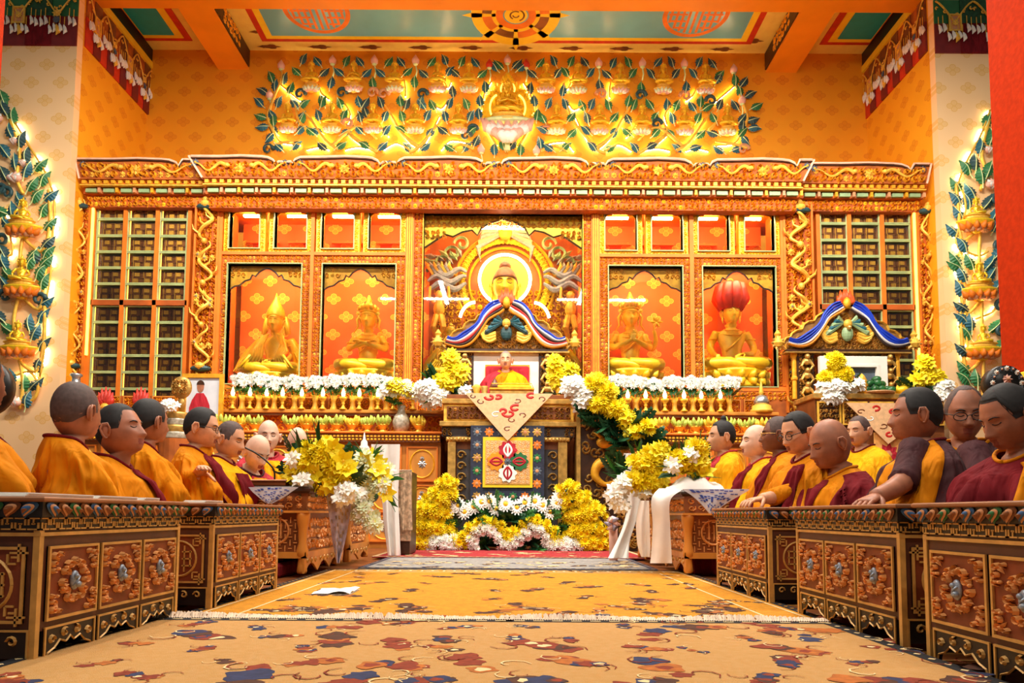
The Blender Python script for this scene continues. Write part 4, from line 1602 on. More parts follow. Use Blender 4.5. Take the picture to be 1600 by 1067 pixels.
# buds
q = MB()
for x, y, red in ((441, 106, 0), (521, 98, 0), (586, 98, 0), (650, 98, 0), (765, 104, 1), (793, 97, 0), (822, 104, 1), (935, 102, 0), (1003, 102, 0), (1068, 103, 0), (1145, 112, 0), (423, 152, 0), (1158, 160, 0), (752, 236, 0), (838, 238, 0)):
    p = at(x, y, YR)
    q.lathe([(.01, -.07), (.055, -.03), (.06, .01), (.03, .06), (.004, .10)], 10, (p.x, p.y - .05, p.z), 1 if red else 0)
    q.tube([(p.x, p.y - .04, p.z - .06), (p.x + .02, p.y - .02, p.z - .16), (p.x, p.y - .02, p.z - .26)], .012, 5, 2)
    q.ell((p.x, p.y - .05, p.z - .06), (.04, .03, .02), 8, 5, 2)
    q.build('bud', ['pink_lotus', 'red_paint', 'leaf_rib'], vine, smooth=True)
    q = MB()
# branches
q = MB()
for pts in ([(640, 240), (655, 232), (690, 190), (700, 165)], [(655, 232), (630, 212), (612, 182), (600, 165)], [(590, 240), (565, 225), (545, 205), (560, 180)], [(530, 236), (512, 224), (487, 190), (470, 170)], [(520, 230), (560, 200), (590, 220)],
            [(420, 232), (440, 226), (470, 222)], [(430, 210), (420, 185), (428, 160), (440, 130), (443, 112)], [(755, 185), (765, 210), (780, 238)], [(740, 236), (720, 228), (700, 238)], [(480, 205), (468, 190), (462, 165)]):
    for mir in (0, 1):
        P = [at((1586 - x) if mir else x, y + (2 if mir else 0), YR) for x, y in pts]
        q.tube([(p.x, p.y - .05, p.z) for p in spline(P, 14)], [.03 - .0014 * i for i in range(14)], 6, 0)
        q.build('branch', ['gilt_pale', 'leaf_slate', 'peach_paint'], vine, smooth=True); q = MB()
for x, y in ((420, 236), (728, 215), (738, 205), (545, 196), (855, 207), (470, 150), (600, 150), (660, 150), (940, 150), (1000, 152), (1070, 153), (535, 148), (583, 148), (1025, 196), (1160, 236), (1110, 160)):
    p = at(x, y, YR)
    s = rg.choice((-1, 1))
    q.tube([(p.x + s * .09 * (1 - .75 * u) * cos(6.5 * u), p.y - .05, p.z + .09 * (1 - .75 * u) * sin(6.5 * u)) for u in [i / 12 for i in range(13)]], [.034 - .0017 * i for i in range(13)], 6, 1 if rg.random() < .6 else 2)
    q.build('tendril', ['gilt_pale', 'leaf_slate', 'peach_paint'], vine, smooth=True); q = MB()
# light lines laid behind the branches
q = MB()
LEDS = [[(632, 128), (634, 140), (634, 153)], [(487, 186), (500, 208), (512, 224), (524, 228)], [(611, 181), (632, 215), (656, 234), (674, 210), (687, 184)], [(545, 212), (560, 225), (572, 231)], [(755, 192), (766, 212), (777, 229)], [(428, 205), (440, 224), (470, 228)], [(768, 130), (757, 150), (752, 175)], [(690, 120), (700, 140), (705, 130)], [(500, 140), (505, 150), (515, 158)], [(440, 135), (460, 152), (470, 160)], [(540, 236), (560, 232), (585, 236)], [(600, 236), (620, 226), (640, 236)], [(690, 236), (705, 222), (735, 226)], [(480, 236), (500, 232), (515, 236)], [(590, 190), (600, 205), (608, 215)], [(540, 165), (548, 180), (545, 195)], [(675, 165), (690, 172), (700, 160)]]
for pts in LEDS:
    for mir in (0, 1):
        P = [at((1586 - x) if mir else x, y + (2 if mir else 0), YR) for x, y in pts]
        q.tube([(p.x, p.y - .018, p.z) for p in spline(P, 12)], .007, 5)
        q.build('light_line', 'led_wall', vine)
        q = MB(); q.tube([(p.x, p.y - .05, p.z) for p in spline(P, 12)], .014, 6); q.build('branch', 'gilt_pale', vine, smooth=True)
        q = MB()
# central image of the vine
p = at(793, 196, YR - .05)
t = thing('relief_figure', 'largest relief figure in a flame aureole at the centre of the wall vine', 'relief figure', p, group='small figures in the wall vine')
q = MB()
hgt = at(793, 122, YR).z - p.z
out = [(0, hgt * 1.02), (.04, hgt * .96), (.1, hgt * .84), (.22, hgt * .72), (.34, hgt * .56), (.40, hgt * .36), (.38, hgt * .14), (.26, .02)]
out = [(-x, z) for x, z in out[::-1]] + out[1:]
q.prism(out, 0, .05, 0)
for i in range(len(out) - 1):
    (xa_, za_), (xb_, zb_) = out[i], out[i + 1]
    for u in (.25, .75):
        q.spike((xa_ + (xb_ - xa_) * u) * .86, (za_ + (zb_ - za_) * u) * .95, .11, .035, math.atan2(za_ - hgt * .4, xa_), 0, .04, 0)
q.carve(-.3, .3, .05, hgt * .72, 0, .08, 4, k=0, h=.03)
q.build('aureole', 'gilt_yellow', t, world=False)
q = MB()
for s in (-1, 1):
    q.tube([(s * (.12 + .16 * sin(u)), -.04, hgt * .33 + .22 * cos(u)) for u in [.35 + i * .2 for i in range(10)]], .016, 6)
q.tube([(.11 * cos(u), -.05, hgt * .70 + .11 * sin(u)) for u in [-.4 + i * .33 for i in range(13)]], .014, 6)
q.build('halo_light', 'led_soft', t, world=False)
inst('figure', SMALL_B, t, TRS((0, -.1, .1), 0, 0, 0, hgt * .70))
inst('plinth', PLINTH, t, TRS((0, -.1, .0), 0, 0, 0, (.26, .26, .16)))
q = MB()
for row, (m, z0, z1, r1, ln) in enumerate(((9, -.12, .02, .42, .2), (7, -.16, -.07, .36, .18), (5, -.22, -.14, .26, .16), (3, -.26, -.2, .14, .14))):
    for i in range(m):
        a = PI * (i + .5) / m
        q.tube([(r1 * .35 * cos(a), -.1 - .02 * row, z0 - .1), (r1 * .8 * cos(a), -.16 - .03 * row, z0), (r1 * 1.0 * cos(a), -.14 - .03 * row, z1 + .02)], [.04, .075, .012], 7, row % 2)
q.lathe([(.40, -.01), (.42, .03), (.3, .04)], 24, (0, -.06, 0), 2, sy=.4)
q.lathe([(.05, -.45), (.04, -.35), (.09, -.28), (.2, -.2)], 12, (0, -.08, 0), 2, sy=.6)
q.build('lotus_throne', ['pink_lotus', 'petal_white', 'leaf_rib'], t, smooth=True, world=False)


# ---- vines on the wall piers
def pier_vine(label, leaves, cx_, buds, bud_lab, sx):
    Y = YP - .1
    v = thing('vine_relief', label, 'relief', at(cx_, 640, Y))
    for x, y in leaves:
        dx = x - cx_
        a = max(-1.2, min(1.2, dx / 38)) * .8 + rg.uniform(-.35, .35)
        leaf_at(v, x, y, Y, a, .235, rg)
    q = MB()
    for pts in LEDS2[sx]:
        P = [at(x, y, Y) for x, y in pts]
        SP = spline(P, 25)
        for k in range(0, 22, 6):
            q.tube([(p.x, p.y - .018, p.z) for p in SP[k:k + 4]], .007, 5)
        stuff(q.build('light_line', 'led_wall', v))
        q = MB(); q.tube([(p.x, p.y - .05, p.z) for p in spline(P, 12)], .014, 6); q.build('branch', 'gilt_pale', v, smooth=True)
        q = MB()
    q = MB()
    for pts in BR[sx]:
        P = [at(x, y, Y) for x, y in pts]
        q.tube([(p.x, p.y - .05, p.z) for p in spline(P, 14)], .022, 6, 0)
        q.build('branch', 'gilt_pale', v, smooth=True); q = MB()
    for x, y in CUR[sx]:
        p = at(x, y, Y)
        s = 1 if x > cx_ else -1
        q.tube([(p.x + s * .09 * (1 - .75 * u) * cos(6.5 * u), p.y - .06, p.z + .09 * (1 - .75 * u) * sin(6.5 * u)) for u in [i / 12 for i in range(13)]], [.036 - .0018 * i for i in range(13)], 6, 1)
        q.build('tendril', ['gilt_pale', 'leaf_slate'], v, smooth=True); q = MB()
    q = MB()
    for x, y, rr in BUD[sx]:
        p = at(x, y, Y)
        for i in range(5):
            a = PI * (i + .5) / 5
            q.tube([(p.x, p.y - .06, p.z - .05), (p.x + rr * .6 * cos(a), p.y - .1, p.z), (p.x + rr * .7 * cos(a), p.y - .07, p.z + rr * .8 * sin(a))], [.02, rr * .42, .008], 6, i % 2)
        q.build('bud', ['pink_lotus', 'petal_white'], v, smooth=True)
        q = MB()
    for i, (x, pt, pb) in enumerate(buds):
        relief_buddha(x, pt, pb, Y - .06, SMALL_C, BOWL_O, bud_lab % ('top', 'middle', 'lowest')[i], 'figures on the pier vines', (.5 if sx == 0 else -.5), 30)


LEDS2 = [[[(28, 195), (52, 235), (75, 272), (88, 310), (88, 350), (84, 400)], [(84, 400), (82, 440), (72, 500), (74, 545), (66, 590)], [(24, 590), (50, 582), (64, 600)], [(10, 330), (24, 392), (14, 404)]],
         [[(1543, 175), (1528, 215), (1503, 262), (1490, 300)], [(1500, 300), (1505, 330), (1490, 375), (1500, 400)], [(1492, 420), (1505, 455), (1500, 500), (1508, 540), (1500, 575)], [(1505, 395), (1525, 402), (1540, 395)], [(1520, 500), (1545, 490), (1552, 478)]]]
BR = [[[(35, 640), (40, 600), (34, 560)], [(28, 540), (26, 500), (34, 462)], [(34, 440), (36, 400), (40, 368)], [(40, 305), (30, 280), (35, 240), (20, 190)], [(66, 590), (60, 620), (40, 635)], [(34, 565), (60, 582), (72, 540), (74, 480)], [(36, 462), (66, 485), (74, 430), (78, 390)], [(38, 372), (70, 395), (82, 350), (80, 300)]],
      [[(1532, 640), (1532, 600), (1533, 560)], [(1530, 548), (1530, 500), (1530, 472)], [(1528, 455), (1526, 400), (1528, 356)], [(1528, 300), (1536, 270), (1530, 240), (1542, 190)], [(1533, 560), (1508, 580), (1500, 540), (1496, 480)], [(1530, 470), (1505, 492), (1496, 440), (1492, 400)], [(1528, 356), (1500, 378), (1494, 330), (1490, 290)]]]
CUR = [[(16, 305), (8, 378), (12, 465), (66, 470), (6, 300)], [(1553, 315), (1556, 388), (1558, 480), (1560, 520), (1552, 600)]]
BUD = [[(28, 224, .06), (30, 282, .11), (2, 190, .1), (30, 630, .1), (42, 258, .05)], [(1538, 238, .06), (1543, 292, .1), (1556, 300, .06)]]
pier_vine('stucco leaf vine with figures on the left wall pier', [(6, 155), (12, 170), (26, 183), (23, 207), (42, 222), (10, 239), (47, 244), (27, 255), (46, 267), (67, 259), (9, 274), (76, 282), (56, 290), (64, 309), (84, 307), (35, 311), (75, 329), (6, 331), (23, 331), (15, 348), (82, 351), (80, 380), (8, 396), (56, 398), (82, 398), (77, 410), (71, 428), (77, 443), (75, 472), (73, 495), (60, 520), (73, 539), (67, 570), (17, 426), (8, 443), (6, 493), (40, 599), (60, 599), (50, 625), (21, 591), (14, 410), (55, 412), (16, 512), (52, 505), (62, 400)], 38,
          [(38, 312, 358), (36, 402, 452), (30, 502, 546)], '%s gold relief figure on the left pier vine', 0)
pier_vine('stucco leaf vine with figures on the right wall pier', [(1542, 190), (1541, 216), (1525, 230), (1521, 255), (1541, 268), (1501, 266), (1528, 278), (1492, 289), (1514, 298), (1487, 314), (1506, 316), (1496, 334), (1540, 315), (1544, 341), (1487, 360), (1496, 386), (1488, 406), (1510, 411), (1540, 411), (1556, 400), (1554, 352), (1488, 416), (1499, 430), (1492, 453), (1498, 480), (1496, 501), (1503, 522), (1498, 547), (1503, 574), (1501, 593), (1547, 430), (1557, 449), (1521, 591), (1546, 593), (1563, 541), (1512, 505), (1552, 508)], 1528,
          [(1523, 310, 350), (1528, 410, 456), (1534, 508, 548)], '%s gold relief figure on the right pier vine', 1)

# ================================================================== altar counters, thrones
mat('flame_red', (222, 82, 20), .5, var=.2, scale=20)
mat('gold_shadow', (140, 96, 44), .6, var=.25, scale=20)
mat('stone_dark', (70, 66, 68), .25, var=.3, scale=5)
mat('brocade_orange', (238, 170, 90), .6, var=.15, scale=25)
mat('brocade_peach', (236, 190, 140), .6, var=.1, scale=25)
mat('brocade_navy', (38, 44, 66), .6, var=.3, scale=25)
mat('picture_sky', (214, 218, 226), .6, var=.05)
mat('scarf_blue', (24, 64, 190), .5)
mat('scarf_orange', (240, 150, 20), .5)
mat('scarf_red', (200, 40, 30), .5)
mat('scarf_dark', (54, 40, 40), .5)

ZL = zc(675, 8.62)
ZM = zc(642, 8.9)
ZF = zc(622, 9.15)


def counter(label, pa, pb, seed):
    x0, x1 = at(pa, 675, 8.62).x, at(pb, 675, 8.62).x
    t = thing('altar_counter', label, 'counter', ((x0 + x1) / 2, 8.9, 0))
    q = MB(); q.b2(x0, x1, 8.7, 9.2, .0, ZL - .13); q.build('body', 'wood_honey', t)
    q = MB(); q.b2(x0 - .02, x1 + .02, 8.6, 9.2, ZL - .03, ZL, 0, .01); q.build('worktop', 'wood_orange', t)
    q = MB(); q.b2(x0, x1, 8.63, 8.75, ZL - .13, ZL - .03, 0)
    n = int((x1 - x0) / .045)
    for i in range(n):
        x = x0 + (i + .5) * (x1 - x0) / n
        q.box((x, 8.62, ZL - .06), (.03, .02, .022), 1)
        q.ell((x, 8.625, ZL - .1), (.018, .015, .016), 6, 4, 1)
    q.build('moulding', ['wood_brown', 'gilt'], t)
    m = max(1, round((x1 - x0) / .42))
    w_ = (x1 - x0) / m
    zr = [.06, .42, .80, ZL - .16]
    for i in range(m):
        for r in range(3):
            a, c_ = x0 + i * w_ + .03, x0 + (i + 1) * w_ - .03
            q = MB()
            q.b2(a, c_, 8.675, 8.7, zr[r] + .02, zr[r + 1] - .02, 0)
            q.frame(a, c_, zr[r] + .02, zr[r + 1] - .02, .018, 8.66, 8.68, 1)
            xm, zm = (a + c_) / 2, (zr[r] + zr[r + 1]) / 2
            hw, hh = (c_ - a) * .38, (zr[r + 1] - zr[r]) * .36
            q.ridge([(xm + hw * cos(u), zm + hh * sin(u)) for u in [2 * PI * j / 24 for j in range(25)]], .012, 8.675, .012, 2)
            q.rosette(xm, zm, .055, 8.672, .02, 3)
            q.rosette(xm, zm + .07, .03, 8.672, .02, 3)
            q.build('panel', ['wood_honey', 'wood_orange', 'gilt', 'silver'], t)
    q = MB(); q.b2(x0, x1, 8.98, 9.2, ZL, ZM - .045, 0)
    q.carve(x0, x1, ZL + .02, ZM - .06, 8.98, .11, seed, k=1, h=.03)
    q.build('riser', ['wood_red', 'gilt'], t)
    q = MB(); q.b2(x0 - .01, x1 + .01, 8.86, 9.22, ZM - .045, ZM, 0, .008); q.b2(x0, x1, 8.88, 8.9, ZM - .075, ZM - .045, 1); q.build('ledge', ['wood_honey', 'wood_brown'], t)
    q = MB(); q.b2(x0, x1, 9.14, 9.22, ZM, ZF, 0)
    m = max(1, round((x1 - x0) / .36))
    for i in range(m):
        a, c_ = x0 + i * (x1 - x0) / m + .02, x0 + (i + 1) * (x1 - x0) / m - .02
        q.carve(a + .02, c_ - .02, ZM + .02, ZF - .02, 9.14, .06, seed + i, k=1, k2=2, h=.025)
        q.frame(a, c_, ZM + .005, ZF - .005, .014, 9.12, 9.15, 3)
    q.build('carved_fence', ['wood_deep', 'gilt', 'gilt_pale', 'wood_honey'], t)
    return t


q = MB(); q.b2(xa - .4, xb + .4, 9.235, 9.3, ZM, zBot - .06, 0); q.carve(xa - .4, xb + .4, ZF + .0, zBot - .07, 9.235, .07, 66, k=1, h=.02); part(q, 'plinth', ['wood_deep', 'gilt'])
q = MB(); q.b2(xa - .45, xb + .45, 9.31, 10.4, 0, zBot - .07, 0); part(q, 'base', 'wood_deep')
counter('wooden altar counter with offerings left of the main throne', 346, 688, 800)
counter('wooden altar counter with offerings right of the main throne', 905, 1228, 820)
counter('low carved counter before the left scripture bookcase', 104, 344, 840)


# ---- canopy throne back
def throne_back(t, px, py, Y, s, green):
    """canopied back: px = axis, py = lintel underside row"""
    c0 = at(px, py, Y)
    m = s * Y / F * 1.03
    ox, oz = c0.x, c0.z

    def P(dx, dy):
        return (ox + dx * m, oz + (550 - dy) * m)
    half = [(0, 479), (10, 480), (20, 483), (27, 489), (36, 489), (44, 494), (48, 501), (57, 502), (64, 507), (67, 514), (76, 516), (83, 521), (85, 526), (92, 528), (96, 534), (92, 546)]
    poly = [P(x, y) for x, y in half] + [P(-x, y) for x, y in half[::-1][:-1]]
    q = MB()
    q.prism(poly[::-1], Y, Y + .06, 0)
    q.ridge([p for p in [P(-x, y) for x, y in half[::-1]] + [P(x, y) for x, y in half[1:]]], .016, Y, .03, 2)
    rg = random.Random(int(px))
    for i in range(260):
        u = rg.uniform(-1, 1)
        dx = u * 88
        top = 484 + 50 * abs(u) ** .9
        dy = rg.uniform(top + 4, 545)
        x, z = P(dx, dy)
        r = .045 * s
        a0 = rg.uniform(0, 6)
        sg = rg.choice((-1, 1))
        q.ridge([(x + r * (1 - .8 * v) * cos(a0 + sg * 6.5 * v), z + r * (1 - .8 * v) * sin(a0 + sg * 6.5 * v)) for v in [k / 8 for k in range(9)]], .011, Y, .03, 1)
    # guardian bird and serpents
    for sgn in (-1, 1):
        for w3 in range(3):
            pts = [P(sgn * d, e) for d, e in ((16, 530 - 4 * w3), (26 + 3 * w3, 535 - 5 * w3), (36 + 3 * w3, 528 - 6 * w3), (33, 518 - 4 * w3), (24, 516))]
            q.tube([(p.x, Y - .04, p.z) for p in spline([(a, 0, b_) for a, b_ in pts], 14)], [.03 * s - .0012 * k for k in range(14)], 7, 2)
        for w3 in range(5):
            a, b_ = P(sgn * 6, 505), P(sgn * (14 + 4 * w3), 497 + 6 * w3)
            q.tube([(a[0], Y - .04, a[1]), (b_[0], Y - .06, b_[1]), (b_[0] + sgn * .04, Y - .04, b_[1] - .05)], [.02 * s, .035 * s, .006], 6, 3 if w3 % 2 else 4)
    x, z = P(0, 522); q.ell((x, Y - .05, z), (.075 * s, .05, .1 * s), 10, 8, 4)
    x, z = P(0, 507); q.ell((x, Y - .07, z), (.055 * s, .05, .06 * s), 10, 8, 2)
    x, z = P(0, 514); q.ell((x, Y - .1, z), (.03 * s, .04, .03 * s), 8, 6, 1)
    q.build('canopy', ['gold_shadow', 'gold_old', 'gilt_pale', 'leaf_blue', green], t)
    # lintel
    q = MB(); xa_, z1 = P(-94, 546); xb_, z0 = P(94, 551)
    q.b2(xa_, xb_, Y - .06, Y + .08, z0, z1, 0, .008); q.b2(xa_ - .02, xb_ + .02, Y - .07, Y + .08, z0 - .01, z0 + .006, 1)
    q.build('lintel', ['wood_dark', 'gold_old'], t)
    # flame jewel
    q = MB(); x, z = P(0, 471)
    for k in range(13):
        a = PI * (k / 12)
        q.tube([(x + .03 * s * cos(a), Y - .02, z - .04), (x + .10 * s * cos(a), Y - .03, z + .05 * s * sin(a)), (x + .10 * s * cos(a) + .012 * sin(k * 2.1), Y - .02, z + .04 + .13 * s * sin(a) * (1 + .15 * (k % 2)))], [.02, .032 * s, .003], 6, 0)
    q.lathe([(.03 * s, -.1 * s), (.045 * s, -.06 * s), (.05 * s, -.02), (.035 * s, .02 * s), (.005, .05 * s)], 12, (x, Y - .06, z), 1)
    q.build('flame_jewel', ['flame_red', 'gilt'], t, smooth=True)
    for sgn in (-1, 1):
        x, z = P(sgn * 105, 536)
        q = MB()
        q.rosette(x, z, .1 * s, Y - .02, .05, 0, 1, 10)
        q.lathe([(.05 * s, -.05 * s), (.075 * s, 0), (.05 * s, .05 * s), (.03 * s, .09 * s), (.045 * s, .12 * s), (.006, .18 * s)], 12, (x, Y + .0, z), 1)
        q.tube([(x, Y, z), P(sgn * 93, 545)[:1] + (Y,) + P(sgn * 93, 545)[1:]], .025, 6, 0)
        q.build('finial', ['gold_old', 'gilt_pale'], t)
    # pillars with carved beasts
    for sgn in (-1, 1):
        q = MB()
        xa_, z1 = P(sgn * 50, 551)
        xb_, z0 = P(sgn * 76, 622)
        lo, hi = min(xa_, xb_), max(xa_, xb_)
        q.b2(lo, hi, Y, Y + .1, z0, z1, 0)
        q.carve(lo + .02, hi - .02, z0, z1, Y, .055, int(px) + sgn, k=1, h=.03)
        for k in range(3):
            zz = z0 + (z1 - z0) * (.2 + .3 * k)
            q.ell(((lo + hi) / 2, Y - .04, zz), (.06 * s, .045, .05 * s), 8, 6, 1)
            q.ell(((lo + hi) / 2, Y - .07, zz + .06 * s), (.035 * s, .035, .035 * s), 8, 6, 1)
            for e in (-1, 1):
                q.tube([((lo + hi) / 2 + e * .04 * s, Y - .05, zz), ((lo + hi) / 2 + e * .075 * s, Y - .06, zz - .06 * s), ((lo + hi) / 2 + e * .04 * s, Y - .05, zz - .11 * s)], [.022, .018, .01], 6, 1)
        xc = hi + .03 if sgn > 0 else lo - .03
        q.lathe([(.03, 0), (.03, (z1 - z0) * .4), (.042, (z1 - z0) * .42), (.042, (z1 - z0) * .46), (.03, (z1 - z0) * .5), (.03, z1 - z0 - .06), (.045, z1 - z0 - .03), (.045, z1 - z0)], 10, (xc, Y + .02, z0), 2)
        q.build('pillar', ['wood_dark', 'gold_old', 'gilt'], t)
    return P


def drape_scarf(t_lab, px, P, Y, left, right, s):
    t = thing('silk_scarf', t_lab, 'scarf', (P(0, 481)[0], Y, P(0, 481)[1]))
    path = [(7, 480), (14, 484), (22, 489), (31, 497), (37, 507), (44, 517), (53, 527), (62, 534), (72, 538), (82, 538), (92, 535)]
    for sgn, cols in ((-1, left), (1, right)):
        pts = [P(sgn * x, y) for x, y in path]
        sp = spline([(x, 0, z) for x, z in pts], 30)
        for k, c_ in enumerate(cols):
            offs = []
            for i, p in enumerate(sp):
                a, b_ = sp[max(0, i - 1)], sp[min(29, i + 1)]
                d = (b_ - a).normalized()
                n_ = Vector((-d.z, 0, d.x)) * (-1 if sgn > 0 else 1)
                o_ = (k - len(cols) / 2) * .026 * s * (1 + .3 * sin(i * .4))
                q_ = p + n_ * o_
                offs.append((q_.x, q_.z))
            b = MB(); b.ridge(offs, .016 * s, Y - .07, .03, 0); b.build('fold', c_, t, smooth=True)
    return t


# ================================================================== main throne
YT = 8.35
th = thing('throne', 'tall gilded main throne with scalloped canopy in the centre', 'throne', (at(793, 640, YT).x, 8.7, 0))


def X8(px, py=700):
    return at(px, py, YT).x


def Z8(py):
    return zc(py, YT)


q = MB(); q.b2(X8(706), X8(884), YT + .04, 9.1, 0, Z8(690)); q.build('body', 'wood_brown', th)
for a, c_ in ((700, 712), (872, 886)):
    q = MB(); q.b2(X8(a), X8(c_), YT - .02, YT + .3, 0, Z8(690), 0, .01)
    q.build('corner_post', 'gold_old', th)
for a, c_ in ((714, 737), (850, 871)):
    q = MB(); q.b2(X8(a), X8(c_), YT + .01, YT + .06, .12, Z8(702), 0)
    q.build('stone_panel', 'stone_dark', th)
    q = MB()
    s = 1 if a < 790 else -1
    xo = X8(a) if s > 0 else X8(c_)
    for k in range(6):
        zz = Z8(705) - .05 - k * .13
        q.ridge([(xo + s * (.05 + .055 * (1 - .75 * u) * cos(7 * u)), zz + .055 * (1 - .75 * u) * sin(7 * u)) for u in [j / 12 for j in range(13)]], .012, YT + .01, .03)
    q.build('scroll_bracket', 'gold_old', th)
for a, c_, y0, y1, d, m_ in ((697, 890, 683, 690, .02, 'gold_old'), (690, 897, 667, 683, .0, 'stone_dark'), (687, 900, 659, 667, .05, 'gold_old'), (693, 896, 632, 659, .02, 'gilt_pale'), (690, 899, 624, 632, .05, 'gold_old'), (697, 892, 617, 624, .02, 'wood_brown')):
    q = MB(); q.b2(X8(a), X8(c_), YT - d, 9.1, Z8(y1), Z8(y0), 0, .008); q.build('tier', m_, th)
q = MB()
for a, c_ in ((698, 758), (830, 891)):
    q.b2(X8(a), X8(c_), YT - .03, YT - .01, Z8(655), Z8(636), 1)
    q.carve(X8(a), X8(c_), Z8(655), Z8(636), YT - .03, .07, a, k=0, h=.03)
    q.build('carved_panel', ['gold_old', 'wood_brown'], th); q = MB()
q = MB()
for a, c_ in ((690, 706), (728, 742), (845, 860), (882, 897)):
    q.carve(X8(a), X8(c_), Z8(682), Z8(668), YT - .005, .06, a, k=0, h=.03)
    q.build('corner_carving', 'gold_old', th); q = MB()
n = 34
for i in range(n):
    q.ell((X8(697) + (i + .5) * (X8(890) - X8(697)) / n, YT - .03, Z8(687)), (.018, .02, .02), 6, 5, 0)
stuff(q.build('bead_row', 'gold_old', th))
PT = throne_back(th, 791, 550, 9.05, 1.0, 'leaf_slate')
za_, zb_ = PT(0, 551)[1], PT(0, 617)[1]
q = MB(); q.b2(PT(-50, 0)[0], PT(53, 0)[0], 9.06, 9.1, zb_, za_); q.build('backrest', 'white_paint', th)
q = MB(); q.b2(PT(-31, 0)[0], PT(35, 0)[0], 8.98, 9.06, PT(0, 612)[1], PT(0, 572)[1], 0, .03); q.build('cushion', 'robe_red', th)
q = MB(); q.frame(PT(-32, 0)[0], PT(36, 0)[0], PT(0, 613)[1], PT(0, 571)[1], .02, 9.0, 9.055); q.build('cushion_edge', 'scarf_orange', th)
drape_scarf('striped blue, white, red and orange scarf draped over the main throne canopy', 791, PT, 9.05, ['scarf_blue', 'scarf_blue', 'scarf_white', 'scarf_red', 'scarf_dark', 'scarf_orange'], ['scarf_blue', 'scarf_white', 'scarf_dark', 'scarf_red', 'scarf_white', 'scarf_orange'], 1.0)


# ---- cloths on the throne front
def hang(q, pts, Y, th_=.008, k=0):
    """flat hanging cloth with thickness"""
    q.prism(pts, Y, Y + th_, k)


t = thing('brocade_hanging', 'dark blue brocade with medallions hung on the throne front', 'cloth', (X8(793), YT - .05, Z8(785)))
q = MB(); hang(q, [(X8(736), Z8(666)), (X8(850), Z8(666)), (X8(850), Z8(786)), (X8(736), Z8(786))], YT - .07); q.build('cloth', 'brocade_navy', t)
q = MB()
rg = random.Random(5)
k = 0
for i in range(6):
    for j in range(6):
        if 1 <= i <= 4 and 1 <= j <= 4:
            continue
        x, z = X8(746 + i * 18.6), Z8(676 + j * 20)
        q.rosette(x, z, .06, YT - .072, .008, rg.choice((0, 1, 2, 3)), 4)
q.build('medallion', ['gold_old', 'wood_orange', 'slate_paint', 'green_paint', 'peach_paint'], t)
q = MB()
for x in range(745, 848, 8):
    q.b2(X8(x), X8(x + 5), YT - .075, YT - .068, Z8(797), Z8(786), (x // 8) % 3)
q.build('fringe', ['brocade_orange', 'white_paint', 'robe_red'], t)
t = thing('square_banner', 'orange square banner with four-coloured crossed vajra on the throne front', 'banner', (X8(793), YT - .08, Z8(762)))
q = MB(); hang(q, [(X8(755), Z8(684)), (X8(832), Z8(684)), (X8(832), Z8(762)), (X8(755), Z8(762))], YT - .085, .01); q.build('cloth', 'yellow_paint', t)
q = MB(); hang(q, [(X8(759), Z8(689)), (X8(828), Z8(689)), (X8(828), Z8(757)), (X8(759), Z8(757))], YT - .09, .006)
q.build('field', 'brocade_orange', t)
q = MB(); q.carve(X8(760), X8(827), Z8(756), Z8(690), YT - .09, .045, 8, k=0, h=.004, ros=.05); stuff(q.build('scroll_pattern', 'brocade_peach', t))
cx_, cz_ = X8(793.5), Z8(722)
for k, (dx, dz, c_, c2) in enumerate(((0, 1, 'robe_red', 'petal_white'), (1, 0, 'green_paint', 'robe_red'), (0, -1, 'petal_white', 'robe_red'), (-1, 0, 'scarf_orange', 'robe_red'))):
    q = MB()
    mx, mz = cx_ + dx * .135, cz_ + dz * .135
    n = 40
    q.prism([(mx + (.103 + .012 * cos(9 * a)) * cos(a), mz + (.103 + .012 * cos(9 * a)) * sin(a)) for a in [2 * PI * i / n for i in range(n)]][::-1], YT - .099, YT - .09, 0)
    for s in (-1, 0, 1):
        px_, pz_ = -dz, dx
        pts = [(cx_ + dx * (.06 + .15 * u) + px_ * s * .045 * sin(PI * u), cz_ + dz * (.06 + .15 * u) + pz_ * s * .045 * sin(PI * u)) for u in [i / 10 for i in range(11)]]
        q.ridge(pts, .011, YT - .099, .006, 1)
    q.build('vajra_arm', [c_, c2], t)
q = MB(); q.rosette(cx_, cz_, .05, YT - .1, .012, 0); q.build('vajra_hub', 'slate_paint', t)
# triangular brocade
t = thing('triangular_cloth', 'peach brocade triangle with red motifs hanging from the throne table', 'cloth', (X8(793), YT - .1, Z8(690)))
q = MB(); hang(q, [(X8(727), Z8(617)), (X8(863), Z8(617)), (X8(797), Z8(686)), (X8(793), Z8(690)), (X8(789), Z8(686))], YT - .112, .012)
q.build('cloth', 'brocade_peach', t)
q = MB()
for x, y, r, k in ((765, 623, .06, 0), (778, 622, .05, 0), (829, 621, .06, 0), (795, 648, .08, 0), (805, 640, .07, 0), (785, 644, .05, 0), (752, 630, .05, 1), (775, 650, .06, 2), (800, 658, .05, 1), (815, 650, .05, 1), (793, 672, .05, 1), (845, 625, .05, 1), (740, 622, .04, 1), (808, 628, .05, 1)):
    a0 = x % 6
    q.ridge([(X8(x) + r * (1 - .6 * u) * cos(a0 + 5 * u), Z8(y) + r * .6 * (1 - .6 * u) * sin(a0 + 5 * u)) for u in [i / 10 for i in range(11)]], .016 if k == 0 else .008, YT - .112, .004, k)
q.build('embroidery', ['scarf_red', 'wood_brown', 'white_paint'], t)

